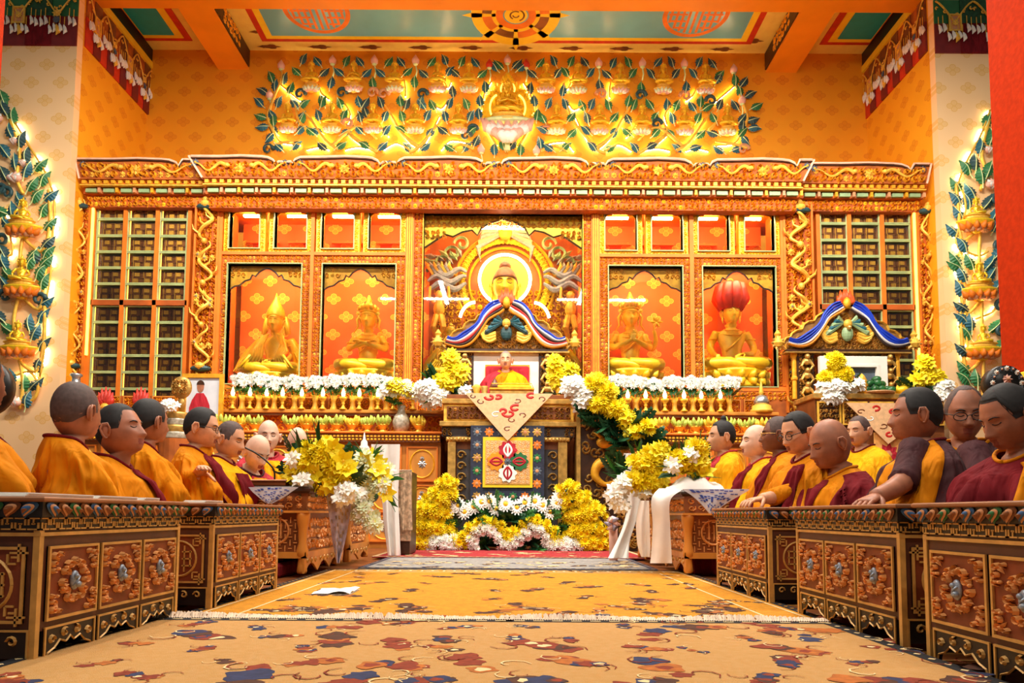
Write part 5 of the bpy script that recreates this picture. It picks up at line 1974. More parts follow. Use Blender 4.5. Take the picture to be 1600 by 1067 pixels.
# stair flank with gilt dragon, right of the throne
t = thing('stair_flank', 'sloping carved stair side with a gilt dragon right of the throne', 'stairs', (X8(950), YT, 0))
poly = [(X8(906), Z8(636)), (X8(906), 0.0), (X8(1030), 0.0), (X8(1030), Z8(752))]
q = MB(); q.prism(poly, YT - .05, YT + .2, 0); q.build('panel', 'wood_dark', t)
q = MB(); q.tube([(X8(904), YT - .06, Z8(634)), (X8(1032), YT - .06, Z8(752))], .03, 6); q.b2(X8(900), X8(906), YT - .08, YT + .2, 0, Z8(630)); q.build('rail', 'gold_old', t)
q = MB()
rg = random.Random(9)
for i in range(90):
    u, v = rg.random(), rg.random()
    x = X8(910) + u * (X8(1026) - X8(910))
    top = Z8(640 + u * 112)
    z = .05 + v * (top - .12)
    r = .06
    a0, sg = rg.uniform(0, 6), rg.choice((-1, 1))
    q.ridge([(x + r * (1 - .8 * w_) * cos(a0 + sg * 6.5 * w_), z + r * (1 - .8 * w_) * sin(a0 + sg * 6.5 * w_)) for w_ in [k / 9 for k in range(10)]], .014, YT - .05, .03)
q.build('scroll_carving', 'gold_old', t)
q = MB()
pts = spline([(X8(a), YT - .09, Z8(b_)) for a, b_ in ((940, 690), (962, 697), (970, 712), (955, 722), (935, 724), (928, 742), (942, 756), (962, 752), (975, 765))], 40)
q.tube(pts, [.02 + .045 * sin(PI * min(1, (i + 2) / 34)) for i in range(40)], 9, 0)
q.ell((X8(943), YT - .11, Z8(692)), (.1, .06, .07), 10, 7, 0)
for k in range(6):
    q.tube([(X8(945), YT - .1, Z8(690)), (X8(932 + 6 * k), YT - .12, Z8(680 - 2 * k)), (X8(925 + 8 * k), YT - .1, Z8(676 + k))], [.02, .02, .004], 5, 0)
q.build('dragon', 'gilt', t, smooth=True)

# ================================================================== second throne (right)
YS = 9.0
t2 = thing('throne', 'second canopied throne holding a framed picture, before the right bookcase', 'throne', (at(1322, 640, YS).x, 8.8, 0))
PS = throne_back(t2, 1322, 551, YS, 1.0, 'green_pale')
drape_scarf('royal blue scarf draped over the second throne canopy', 1322, PS, YS, ['scarf_blue', 'scarf_blue', 'scarf_blue', 'scarf_white', 'scarf_orange'], ['scarf_blue', 'scarf_blue', 'scarf_blue', 'scarf_white', 'scarf_dark'], 1.0)
q = MB(); q.b2(PS(-76, 0)[0], PS(110, 0)[0], 8.5, 9.05, 0, PS(0, 626)[1]); q.build('body', 'wood_brown', t2)
q = MB(); q.b2(PS(-80, 0)[0], PS(114, 0)[0], 8.46, 9.06, PS(0, 632)[1], PS(0, 624)[1], 0, .01)
q.build('seat_board', 'gold_old', t2)
q = MB()
for a, c_ in ((-74, -40), (-38, -2), (2, 36), (40, 74), (76, 108)):
    xa_, xb_ = PS(a, 0)[0], PS(c_, 0)[0]
    q.b2(xa_, xb_, 8.48, 8.5, PS(0, 670)[1], PS(0, 636)[1], 0)
    q.carve(xa_ + .02, xb_ - .02, PS(0, 668)[1], PS(0, 638)[1], 8.48, .07, a + 900, k=1, h=.03)
    q.frame(xa_, xb_, PS(0, 670)[1], PS(0, 636)[1], .02, 8.46, 8.49, 2)
    q.build('carved_panel', ['wood_dark', 'gold_old', 'gilt_pale'], t2); q = MB()
# framed picture on it
t = thing('framed_picture', 'white-framed picture leaning in the second throne', 'picture', (PS(2, 0)[0], 8.9, PS(0, 624)[1]))
xa_, xb_, z0, z1 = PS(-48, 0)[0], PS(54, 0)[0], PS(0, 624)[1], PS(0, 559)[1]
q = MB(); q.frame(xa_, xb_, z0, z1, .12, 8.86, 8.92); q.frame(xa_ + .11, xb_ - .11, z0 + .11, z1 - .11, .03, 8.85, 8.92); q.build('frame', 'white_paint', t)
q = MB(); q.b2(xa_ + .1, xb_ - .1, 8.9, 8.93, z0 + .1, z1 - .1, 0)
q.prism([(xa_ + .2, z0 + .17), (xa_ + .5, z0 + .17), (xa_ + .45, z0 + .3), (xa_ + .35, z0 + .36), (xa_ + .25, z0 + .28)][::-1], 8.892, 8.9, 1)
q.build('print', ['slate_paint', 'robe_red'], t)
t = thing('triangular_cloth', 'peach floral brocade triangle hanging from the second throne table', 'cloth', (PS(75, 0)[0], 8.4, PS(0, 690)[1]))
q = MB(); hang(q, [(at(1322, 629, 8.4).x, zc(626, 8.4)), (at(1475, 629, 8.4).x, zc(626, 8.4)), (at(1388, 692, 8.4).x, zc(690, 8.4))], 8.4, .012); q.build('cloth', 'brocade_peach', t)
q = MB()
for x, y, r, k in ((1368, 634, .06, 0), (1395, 640, .06, 0), (1345, 640, .05, 1), (1360, 650, .06, 2), (1380, 662, .06, 1), (1400, 660, .05, 2), (1420, 645, .06, 1), (1390, 676, .05, 0), (1440, 634, .05, 1)):
    q.ridge([(at(x, y, 8.4).x + r * (1 - .6 * u) * cos(x + 5 * u), zc(y, 8.4) + r * .6 * (1 - .6 * u) * sin(x + 5 * u)) for u in [i / 10 for i in range(11)]], .014 if k == 0 else .008, 8.4, .004, k)
q.build('embroidery', ['scarf_red', 'wood_brown', 'white_paint'], t)
t = thing('square_banner', 'brocade banner with red lotus emblem below the second throne cloth', 'banner', (PS(70, 0)[0], 8.44, PS(0, 760)[1]))
q = MB(); hang(q, [(at(1366, 690, 8.44).x, zc(672, 8.44)), (at(1432, 690, 8.44).x, zc(672, 8.44)), (at(1432, 690, 8.44).x, zc(760, 8.44)), (at(1366, 690, 8.44).x, zc(760, 8.44))], 8.44, .01); q.build('cloth', 'brocade_orange', t)
q = MB(); q.rosette(at(1388, 706, 8.43).x, zc(706, 8.43), .14, 8.436, .01, 0, 1, 9); q.rosette(at(1412, 730, 8.43).x, zc(730, 8.43), .12, 8.436, .01, 2, 1, 9); q.build('lotus_emblem', ['robe_red', 'peach_paint', 'green_paint'], t)

# framed photograph leaning at the left
t = thing('framed_photo', 'gold-framed photo of a figure in red robes on the left counter', 'picture', at(318, 672, 8.65))
xa_, xb_, z0, z1 = at(285, 620, 8.65).x, at(349, 620, 8.65).x, ZL + .001, zc(587, 8.65)
q = MB(); q.frame(xa_, xb_, z0, z1, .05, 8.63, 8.67); q.build('frame', 'gilt', t)
q = MB(); q.b2(xa_ + .03, xb_ - .03, 8.65, 8.66, z0 + .03, z1 - .03); q.build('photo', 'picture_sky', t)
xm = at(313, 620, 8.65).x
q = MB()
zz = lambda y: zc(y, 8.65)
m = 8.65 / F
q.prism([(xm + d * m, zz(y)) for d, y in ((-17, 655), (-17, 640), (-13, 628), (-6, 617), (5, 617), (10, 624), (15, 636), (17, 655))][::-1], 8.646, 8.65, 0)
q.prism([(xm + 5.5 * m * cos(a), zz(607) + 9 * m * sin(a)) for a in [2 * PI * i / 18 for i in range(18)]][::-1], 8.643, 8.65, 1)
q.prism([(xm + 6 * m * cos(a), zz(604) + 7 * m * sin(a)) for a in [PI * i / 12 for i in range(13)]][::-1], 8.641, 8.65, 2)
q.build('figure_print', ['robe_red', 'skin_b', 'wood_dark'], t)

# ================================================================== long low prayer tables
mat('choktse_body', (84, 44, 28), .5, var=.2, scale=12)
mat('choktse_panel', (122, 54, 24), .5, var=.2, scale=12)
mat('choktse_gold', (206, 158, 84), .45, .2, var=.15, scale=20)
mat('choktse_carve', (228, 160, 92), .45, .15, var=.2, scale=20)
mat('choktse_edge', (150, 96, 58), .5, var=.15)


def free(q, name, mats, smooth=False):
    o = q.build(name, mats, smooth=smooth)
    me = o.data
    bpy.data.objects.remove(o)
    return me


PW, PH = .218, .225
q = MB()
rg = random.Random(3)


def curl(q, x, z, r, a0, sg, y, w_, h, k, n=10, turns=1.1):
    q.ridge([(x + r * (1 - .82 * u) * cos(a0 + sg * turns * 2 * PI * u), z + r * (1 - .82 * u) * sin(a0 + sg * turns * 2 * PI * u)) for u in [i / n for i in range(n + 1)]], w_, y, h, k)


for i in range(12):                 # wreath of scrolls round the medallion
    a = 2 * PI * i / 12
    curl(q, .050 * cos(a), .062 * sin(a), .017, a + rg.uniform(0, 3), 1 if i % 2 else -1, 0, .0040, .014, 0)
    q.spike(.036 * cos(a), .046 * sin(a), .034, .007, a + rg.uniform(-.5, .5), 0, .016, 0)
for i in range(6):
    a = 2 * PI * i / 6 + .3
    q.ell((.058 * cos(a), -.006, .07 * sin(a)), (.006, .008, .006), 6, 5, 0)
for sx in (-1, 1):                   # corner sprays
    for sz in (-1, 1):
        cx_, cz_ = sx * PW * .40, sz * PH * .40
        for (dx, dz, r) in ((0, 0, .013), (-.022, .006, .009), (.004, -.026, .011), (.006, -.048, .009)):
            curl(q, cx_ + sx * dx, cz_ + sz * dz, r, rg.uniform(0, 6), sx * sz, 0, .0038, .013, 0)
        q.spike(cx_, cz_, .03, .006, math.atan2(-sz, -sx), 0, .012, 0)
        q.ell((cx_ - sx * .01, -.006, cz_ - sz * .045), (.006, .008, .006), 6, 4, 0)
PANEL_CARVE = free(q, 'carving', 'choktse_carve')
mat('pewter', (150, 162, 178), .45, .3, var=.3, scale=60)
q = MB(); q.ell((0, -.004, .0), (.018, .010, .034), 10, 8); q.ell((.005, -.012, -.014), (.012, .009, .011), 8, 6); q.ell((-.004, -.013, .014), (.008, .008, .009), 8, 6); q.tube([(-.012, -.01, -.02), (.0, -.015, .0), (.012, -.011, .012)], .004, 5)
PANEL_MED = free(q, 'medallion', 'pewter', True)
PETAL = []
for c_ in ('blue_paint', 'green_paint', 'slate_paint', 'wood_brown'):
    q = MB()
    for sc, y, k, dx in ((1.0, 0, 0, 0), (.78, -.006, 1, .002), (.6, -.011, 0, .004), (.36, -.015, 2, .005)):
        n = 14
        P = []
        for i in range(n):
            a = 2 * PI * i / n
            u = (1 - cos(a)) / 2
            x = sc * (.030 * sin(a) * (.55 + .45 * cos(a)) + .022 * (u - .4)) + dx
            z = sc * (.023 * cos(a)) - .002
            P.append((x, y, z))
        q.add(P + [(dx, y - .010, .002)], [(i, (i + 1) % n, n) for i in range(n)], k)
    PETAL.append(free(q, 'petal', [c_, 'peach_paint', 'wood_brown'], True))


def choktse(label, ox, oy, rz, L, H=.472, W=.29):
    t = thing('prayer_table', label, 'table', (ox, oy, .0), rz, 'carved prayer tables along the aisle')
    z0 = .035 if False else .0

    def P(name, q, mats, smooth=False, par=None):
        return q.build(name, mats, par or t, smooth, world=False)
    o = .022
    q = MB(); q.b2(-o, L + o, -o, W + o, H - .014, H, 0, .004); P('tabletop', q, 'choktse_edge')
    q = MB(); q.b2(-o * .5, L + o * .5, -o * .5, W + o * .5, H - .056, H - .014, 0); P('moulding', q, 'black_paint')
    m = round(L / .052)
    for i in range(m):
        x = (i + .5) * L / m
        inst('petal', PETAL[(0, 3, 1, 3)[i % 4]], t, TRS((x, -o * .55, H - .035), .12, 0, 0, (-1 if rz < 0 else 1, 1, 1)))
    for e in (0, 1):
        for i in range(6):
            y = (i + .5) * W / 6
            s = 1.0 if i < 3 else -1.0
            M = TRS((L + o * .55 if e else -o * .55, y, H - .035), 0, 0, PI / 2 if e else -PI / 2) @ TRS((0, 0, 0), .12, 0, 0, (s * 1.1 * (1 if e else -1), 1, 1))
            inst('petal', PETAL[(0, 3, 1)[i % 3]], t, M)
    # key-fret band
    zf = H - .093
    q = MB(); q.b2(0, L, 0, W, zf, H - .056, 0)

    def fret(M, n, w_):
        q.M = M
        for i in range(n):
            x = i * w_
            f = -1 if i % 2 else 1
            h = .036
            for a, c_, d, e in ((.06, .94, .86, .97), (.06, .94, .03, .14), (.06, .2, .03, .6) if f > 0 else (.06, .2, .4, .97), (.8, .94, .4, .97) if f > 0 else (.8, .94, .03, .6), (.36, .64, .44, .56), (.44, .56, .14, .5) if f > 0 else (.44, .56, .5, .86)):
                q.b2(x + a * w_, x + c_ * w_, -.003, .001, zf + h * d, zf + h * e, 1)
        q.M = None
    n = round(L / .036)
    fret(Matrix.Identity(4), n, L / n)
    n2 = round(W / .036)
    fret(Matrix.Translation((0, W, 0)) @ Matrix.Rotation(-PI / 2, 4, 'Z'), n2, W / n2)
    fret(Matrix.Translation((L, 0, 0)) @ Matrix.Rotation(PI / 2, 4, 'Z'), n2, W / n2)
    P('fret_band', q, ['black_paint', 'choktse_gold'])
    # carcass with gold arrises
    q = MB(); q.b2(.004, L - .004, .004, W - .004, .10, zf, 0)
    for x in (0, L):
        for y in (0, W):
            q.box((x + (.008 if x == 0 else -.008), y + (.008 if y == 0 else -.008), zf / 2), (.018, .018, zf), 1)
    q.b2(0, L, -.002, .01, zf - .016, zf - .006, 1)
    for x in (-.002, L - .008):
        q.b2(x, x + .01, 0, W, zf - .016, zf - .006, 1)
    P('carcass', q, ['choktse_body', 'choktse_gold'])
    # three carved panels on the aisle side
    pw = (L - .06) / 3
    zp0, zp1 = .125, zf - .045
    for i in range(3):
        xm = .03 + (i + .5) * pw
        zm = (zp0 + zp1) / 2
        q = MB()
        q.b2(xm - pw * .47, xm + pw * .47, -.0, .01, zp0, zp1, 0)
        q.frame(xm - pw * .47, xm + pw * .47, zp0, zp1, .008, -.006, .004, 1)
        p = P('panel', q, ['choktse_panel', 'choktse_gold'])
        s = (pw * .9 / PW, 1, (zp1 - zp0) * .92 / PH)
        inst('carving', PANEL_CARVE, p, TRS((xm, -.001, zm), 0, 0, 0, s))
        inst('medallion', PANEL_MED, p, TRS((xm, -.001, zm), 0, 0, 0, s))
        q = MB()                      # apron with a cut-out arch
        a, c_ = xm - pw * .47, xm + pw * .47
        w_ = c_ - a
        pol = [(a, .105), (a, .0), (a + .03 * w_, .0), (a + .08 * w_, .035), (a + .2 * w_, .045), (a + .3 * w_, .065), (a + .42 * w_, .055), (a + .5 * w_, .07), (a + .58 * w_, .055), (a + .7 * w_, .065), (a + .8 * w_, .045), (a + .92 * w_, .035), (a + .97 * w_, 0), (c_, 0), (c_, .105)]
        q.prism(pol, .0, .012, 0)
        q.ridge(pol[2:-2], .003, 0, .004, 1)
        q.frame(a, c_, 0.0, .108, .006, -.004, .002, 1)
        for k in range(4):
            curl(q, a + w_ * (.14 + .24 * k), .083 if k in (1, 2) else .07, .014, k, 1 if k < 2 else -1, 0, .004, .008, 1)
        P('apron', q, ['black_paint', 'choktse_gold'])
    # end panels with round emblem and fretted corners
    for e in (0, 1):
        q = MB()
        q.M = (Matrix.Translation((L - .0, 0, 0)) @ Matrix.Rotation(PI / 2, 4, 'Z')) if e else (Matrix.Translation((0, W, 0)) @ Matrix.Rotation(-PI / 2, 4, 'Z'))
        a, c_ = .035, W - .035
        q.b2(a, c_, -.001, .006, zp0, zp1, 0)
        q.frame(a, c_, zp0, zp1, .008, -.006, .004, 1)
        xm, zm = W / 2, (zp0 + zp1) / 2
        R_ = (zp1 - zp0) * .36
        q.ridge([(xm + R_ * cos(u), zm + R_ * sin(u)) for u in [2 * PI * k / 28 for k in range(29)]], .005, -.001, .006, 1)
        for k in range(-2, 3):
            hh = math.sqrt(max(0, (R_ * .82) ** 2 - (k * R_ * .34) ** 2))
            q.b2(xm + k * R_ * .34 - .003, xm + k * R_ * .34 + .003, -.006, 0, zm - hh, zm + hh, 1)
        for k in (-1, 0, 1):
            q.b2(xm - R_ * .75, xm - R_ * .2, -.006, 0, zm + k * R_ * .4 - .003, zm + k * R_ * .4 + .003, 1)
            q.b2(xm + R_ * .2, xm + R_ * .75, -.006, 0, zm + k * R_ * .4 - .003, zm + k * R_ * .4 + .003, 1)
        for sx in (-1, 1):
            for sz in (-1, 1):
                bx, bz = xm + sx * (c_ - a) * .42, zm + sz * (zp1 - zp0) * .42
                for dx, dz, wx, wz in ((0, 0, .035, .004), (.0, 0, .004, .035), (-.03, -.016, .004, .018), (-.018, -.03, .016, .004), (-.012, -.012, .012, .004)):
                    q.box((bx + sx * dx, -.003, bz + sz * dz), (wx * 1.4, .006, wz * 1.4), 1)
        P('end_panel', q, ['choktse_panel', 'choktse_gold'])
        q2 = MB(); q2.M = q.M
        q2.b2(a - .02, c_ + .02, 0, .01, .03, .1, 0)
        q2.frame(a - .02, c_ + .02, .0, .108, .006, -.004, .002, 1)
        for k in range(4):
            curl(q2, a + (c_ - a) * (.1 + .26 * k), .075, .016, k, 1 if k < 2 else -1, 0, .004, .008, 1)
        P('end_apron', q2, ['black_paint', 'choktse_gold'])
    return t


AL, AR = -1.30, 1.24


def ysolve(px, py, Xw):
    return atx(px, py, Xw).y


choktse('nearest carved prayer table on the left of the aisle', AL, 1.95, PI / 2, .82)
choktse('second carved prayer table on the left, in front of the left row', AL, 3.08, PI / 2, .86)
choktse('nearest carved prayer table on the right, cut by the frame', AR, 2.13, -PI / 2, .84)
choktse('middle carved prayer table on the right of the aisle', AR, 3.08, -PI / 2, .82)
choktse('farthest of the three carved prayer tables on the right', AR, 4.28, -PI / 2, .87)

# ================================================================== taller carved wooden tables by the altar


def altar_table(label, ox, oy, rz, L, H=.605, W=.42):
    t = thing('carved_table', label, 'table', (ox, oy, .03), rz, 'carved wooden offering tables')
    H -= .03

    def P(name, q, mats, smooth=False):
        return q.build(name, mats, t, smooth, world=False)
    q = MB(); q.b2(-.03, L + .03, -.03, W + .03, H - .045, H, 0, .015); P('tabletop', q, 'wood_dark')
    q = MB(); q.b2(0, L, 0, W, H - .16, H - .045, 0)
    q.carve(.02, L - .02, H - .15, H - .055, 0, .05, 3, k=1, h=.015)
    for M in (Matrix.Translation((0, W, 0)) @ Matrix.Rotation(-PI / 2, 4, 'Z'), Matrix.Translation((L, 0, 0)) @ Matrix.Rotation(PI / 2, 4, 'Z')):
        q.M = M
        q.carve(.02, W - .02, H - .15, H - .055, 0, .06, 4, k=1, h=.015)
        q.b2(-.01, W + .01, -.015, .02, H - .175, H - .16, 2)
        q.M = None
    q.b2(-.01, L + .01, -.015, .02, H - .175, H - .16, 2)
    P('frieze', q, ['wood_brown', 'choktse_carve', 'wood_honey'])
    q = MB(); q.b2(.03, L - .03, .03, W - .03, .13, H - .17, 0)
    q.carve(.06, L - .06, .15, H - .2, .03, .07, 5, k=1, h=.02)
    for M in (Matrix.Translation((.03, W, 0)) @ Matrix.Rotation(-PI / 2, 4, 'Z'), Matrix.Translation((L - .03, 0, 0)) @ Matrix.Rotation(PI / 2, 4, 'Z')):
        q.M = M
        for k in range(9):
            x = .06 + k * (W - .12) / 9
            for j in range(6):
                z = .15 + j * (H - .35) / 6
                d = .014
                q.box((x + d, -.003, z + d), (.024 if (k + j) % 2 else .006, .008, .006 if (k + j) % 2 else .04), 2)
        q.ridge([(W / 2 + .085 * cos(u), .28 + .085 * sin(u)) for u in [2 * PI * i / 24 for i in range(25)]], .008, -.004, .01, 2)
        for k in (-1, 0, 1):
            q.box((W / 2 + k * .035, -.006, .28), (.01, .012, .1), 2)
        q.M = None
    P('carved_body', q, ['wood_brown', 'choktse_carve', 'choktse_carve'])
    for x in (.03, L - .03):
        for y in (.03, W - .03):
            q = MB(); q.lathe([(.028, 0), (.034, .015), (.03, .05), (.026, .1), (.04, .12), (.04, .15), (.027, .2), (.032, .3), (.04, H - .24), (.045, H - .2), (.045, H - .16)], 10, (x, y, 0)); P('leg', q, 'wood_honey', True)
    q = MB(); q.b2(0, L, .0, .03, .1, .14, 0); q.b2(0, .03, 0, W, .1, .14, 0); q.b2(L - .03, L, 0, W, .1, .14, 0); P('stretcher', q, 'wood_honey')
    q = MB()
    for i in range(max(2, round(L / .3))):
        w_ = L / max(2, round(L / .3))
        a = i * w_
        pol = [(a, .1), (a, .0), (a + .04, .02), (a + .3 * w_, .05), (a + .5 * w_, .065), (a + .7 * w_, .05), (a + w_ - .04, .02), (a + w_, 0), (a + w_, .1)]
        q.prism(pol, .005, .02, 0)
        for k in range(3):
            curl(q, a + w_ * (.2 + .3 * k), .08, .02, k, 1, .005, .006, .01, 1)
    P('apron', q, ['wood_honey', 'choktse_gold'])
    return t


altar_table('dark carved table under the yellow lilies on the left', -1.36, 4.68, PI / 2, .95)
altar_table('second carved wooden table behind it on the left, half hidden by flowers', -1.32, 5.78, PI / 2, .75, .60)
altar_table('carved wooden table under white scarves on the right', 1.2, 5.85, -PI / 2, .95)
altar_table('further carved table behind the white scarves on the right', 1.2, 6.75, -PI / 2, .72, .60)

# ================================================================== people
ROBE = [(.615, .072, .070, .070, .030), (.60, .092, .080, .078, .030), (.578, .135, .088, .088, .028), (.55, .185, .098, .098, .022), (.51, .222, .118, .112, .012), (.44, .244, .140, .130, .002), (.34, .252, .160, .140, -.008), (.24, .268, .185, .152, -.015), (.14, .275, .205, .165, -.01), (.05, .28, .20, .18, -.0), (-.02, .27, .19, .18, .0)]


def robe_surface(seed, fold=1.0, arms=1.0):
    sh = Vector((seed * 1.7, seed * .9, 0))

    def S(a, z, off=0.0):
        for i in range(len(ROBE) - 1):
            if z >= ROBE[i + 1][0] or i == len(ROBE) - 2:
                z1, z0 = ROBE[i][0], ROBE[i + 1][0]
                t = max(0, min(1, (z1 - z) / (z1 - z0)))
                rx, rf, rb, cy = [ROBE[i][k] + (ROBE[i + 1][k] - ROBE[i][k]) * t for k in (1, 2, 3, 4)]
                break
        ca, sa = cos(a), sin(a)
        ry = rf if ca > 0 else rb
        d = 0
        low = max(0, min(1, (.60 - z) / .25))
        # arms: upper arm at the side, forearm coming forward
        d += arms * .040 * g(abs(a) - 1.62, .38) * g(z - .36, .15)
        d += arms * .060 * g(abs(a) - .95, .34) * g(z - .22, .07)
        n1 = noise.noise(Vector((sa * 2.6 + z * 1.4, ca * 2.6 - z * 1.2, z * 1.1)) + sh)
        n2 = noise.noise(Vector((sa * 5.5 + z * 3.0, ca * 5.5 - z * 2.0, z * 1.6)) + sh)
        n3 = noise.noise(Vector((sa * 11 + z * 4.0, ca * 11 - z * 4.0, z * 2.5)) + sh)
        f1 = .5 + .5 * sin(9.0 * a + 7.0 * n1 + 5.0 * z + seed)
        f2 = .5 + .5 * sin(24.0 * z + 3.5 * a + 6.0 * n1 + seed * 2)
        f3 = .5 + .5 * sin(19.0 * a + 5.0 * n2 - 7.0 * z)
        mid = g(z - .33, .16)
        d += fold * low * (.036 * (abs(n1) - .25) + .036 * (f1 ** 1.4 - .4) + .028 * mid * (f2 ** 2 - .35) + .013 * (f3 - .5) + .010 * (.3 - abs(n3)))
        drop_ = max(0, (z - .50) / .115)
        zz_ = z - .055 * drop_ * max(0, ca) ** 1.5 + .012 * drop_ * max(0, -ca)
        return Vector(((rx + d + off) * sa, cy - (ry + d + off) * ca, zz_ + .006 * n2 * low))
    return S


def person(label, px, py, Y, yaw, byaw, pitch=0, roll=0, skin='skin_b', hair=None, robe='robe_yellow', collar='robe_maroon', patches=(), wide=1.0, s=1.0, glasses=None, beard=False, topknot=False, arms=(), seed=1, fold=1.0, opened=False, hairline=0, thick=.003):
    hc = at(px, py, Y)
    base = Vector((hc.x, hc.y, hc.z - .73 * s))
    t = thing('person', label, 'person', base, math.radians(byaw), 'people in robes at the ceremony')
    t.scale = (s, s, s)
    # seat
    d = math.radians(yaw - byaw)
    pp = math.radians(pitch)
    HM = Matrix.Translation((0, -.05 * sin(pp), .0)) @ Matrix.Rotation(d, 4, 'Z') @ Matrix.Rotation(math.radians(roll), 4, 'Y') @ Matrix.Rotation(pp, 4, 'X')
    q = MB()
    figure_trunk(q, HM, wide, 1.0, BODY, .73, 0, 1)
    for e in (-1, 1):
        ear(q, e, wide, Matrix.Translation((0, 0, .73)) @ HM, 0)
    eye_lines(q, HM, wide, 2, opened=opened)
    inv = wm(t).inverted()
    sl = MB()
    for (pts, rad, hmode, scol, split) in arms:
        P = [inv @ at(*p) for p in pts]
        limb(q, P, rad, 10, 0)
        dirv = (P[-1] - P[-2]).normalized()
        zax = Vector((0, 0, 1)) if abs(dirv.z) < .8 else Vector((0, 1, 0))
        yax = zax.cross(dirv).normalized()
        zax = dirv.cross(yax)
        M = Matrix((dirv, yax, zax)).transposed().to_4x4()
        M.translation = P[-1]
        hand(q, M, 0, hmode, .95, 1)
        if scol:
            k = int(len(P) * split + .5)
            sp = spline(P, 14)[:max(3, int(14 * split))]
            rr = [rad[0] * 1.2 + (rad[-1] * 1.5 - rad[0] * 1.2) * i / 13 for i in range(len(sp))]
            sl.tube(sp, rr, 12, 0)
            so = sl.build('sleeve', scol, t, True, world=False)
            sl = MB()
    q.build('body', [skin, 'lips', 'hair_black'], t, True, world=False)
    off = Vector((0, 0, .73))
    if hair:
        h = MB()
        rings = []
        nr = 26
        for i in range(nr):
            u = i / (nr - 1)
            ring = []
            for j in range(HN):
                a = az(j)
                aa = abs(a)
                # polar angle where the hair ends
                if aa < .75:
                    te = 0.86 + hairline
                elif aa < 1.15:
                    te = .86 + hairline + (1.62 - .86 - hairline) * (aa - .75) / .4
                elif aa < 1.5:
                    te = 1.62
                else:
                    te = 1.62 + .45 * min(1, (aa - 1.5) / .9)
                th_ = .03 + (te - .03) * u
                o_ = thick * (1 if u < .92 else .2) + .0012 * noise.noise(Vector((a * 6, th_ * 9, seed)))
                ring.append(tuple(HM @ head_point(th_, a, wide, 1, o_) + off))
            rings.append(ring)
        h.loft(rings, True, False)
        h.build('hair', hair, t, True, world=False)
    if topknot:
        h = MB()
        h.M = Matrix.Translation(off) @ HM
        h.ell((0, .015, .135), (.022, .022, .03), 10, 7); h.ell((0, .01, .118), (.03, .03, .015), 10, 6)
        h.build('topknot', 'hair_black', t, True, world=False)
    if beard:
        h = MB()
        h.M = Matrix.Translation(off) @ HM
        h.tube([(0, -.108, -.085), (0, -.115, -.115), (0, -.105, -.17), (0, -.09, -.225)], [.022, .028, .02, .004], 8, flat=.7)
        for e in (-1, 1):
            h.tube([(0, -.118, -.056), (e * .018, -.113, -.06), (e * .034, -.098, -.08)], [.005, .006, .003], 6)
        h.build('beard', 'hair_black', t, True, world=False)
    if glasses:
        h = MB()
        h.M = Matrix.Translation(off) @ HM
        for e in (-1, 1):
            h.tube([(e * .034 + .026 * cos(a) * (1 - .12 * sin(a)), -.104 + abs(.026 * cos(a)) * .12, -.004 + .019 * sin(a)) for a in [2 * PI * i / 16 for i in range(17)]], .0022, 5)
            h.tube([(e * .06, -.1, .002), (e * .079, -.06, .004), (e * .083, .0, .0), (e * .082, .018, -.012)], .002, 5)
        h.tube([(-.009, -.112, .0), (0, -.116, .003), (.009, -.112, .0)], .002, 5)
        h.build('glasses', glasses, t, True, world=False)
    # robe
    S = robe_surface(seed, fold)
    NA, NZ = 96, 44
    r = MB()
    rings = []
    for i in range(NZ):
        u = i / (NZ - 1)
        z = .612 - .63 * (u ** 1.15)
        rings.append([tuple(S(2 * PI * j / NA, z)) for j in range(NA)])
    r.loft(rings, False, True)
    r.build('robe', robe, t, True, world=False)
    if collar:
        r = MB()
        r.tube([tuple(S(2 * PI * i / 28, .608, .003)) for i in range(29)], .0075, 7)
        r.build('collar', collar, t, True, world=False)
    for (a0, a1, c0, c1, z1, z0, m_) in patches:
        r = MB()
        n, m = 40, 24
        G, G2 = [], []
        for i in range(n):
            v = i / (n - 1)
            row, row2 = [], []
            for j in range(m):
                u = j / (m - 1)
                a = (a0 + (c0 - a0) * v) * (1 - u) + (a1 + (c1 - a1) * v) * u
                o_ = .018 + .005 * sin(u * 17 + v * 3) * (1 - v * .3)
                if j in (0, m - 1):
                    o_ = .005
                row.append(tuple(S(a, z1 + (z0 - z1) * v, o_)))
            G.append(row)
        r.grid(G)
        r.build('shawl', m_, t, True, world=False)
    hb = base.z - .03 * s
    if hb > .02 and Y < 8:
        q = MB(); q.b2(base.x - .3, base.x + .3, base.y - .3, base.y + .3, 0.0, hb, 0, .02)
        tag(q.build('seat_cushion', 'robe_maroon'), 'maroon cushion under the ' + ' '.join(label.split()[:9]), 'cushion', 'cushions under the seated people')
    return t


D = 'robe_maroon'
# left row, nearest first
person('person in orange robe cut off by the left edge', -42, 590, 2.42, 165, 115, skin='skin_c', hair='hair_black', patches=[(.9, 1.35, .8, 1.2, .58, .1, D)], seed=1, fold=1.2)
person('person in orange robe seen from behind, head turned to the altar, nearest left', 119, 642, 2.8, 164, 135, s=.96, skin='skin_b', hair='hair_stubble', patches=[(.75, 1.25, .95, 1.25, .60, .08, D)], seed=2, fold=1.3, thick=.0015)
person('person in orange robe in profile with chin raised, second full figure on the left', 190, 672, 3.25, 88, 105, -10, s=1.03, skin='skin_b', hair='hair_black', patches=[(-.3, .35, .2, .75, .60, .05, D)], seed=3, wide=1.04, fold=1.2)
person('person in plain orange robe turned away toward the altar, third on the left', 233, 658, 3.8, 152, 120, skin='skin_b', hair='hair_black', patches=[(.3, .7, .5, .8, .58, .1, 'robe_yellow')], seed=4, fold=1.3, thick=.004)
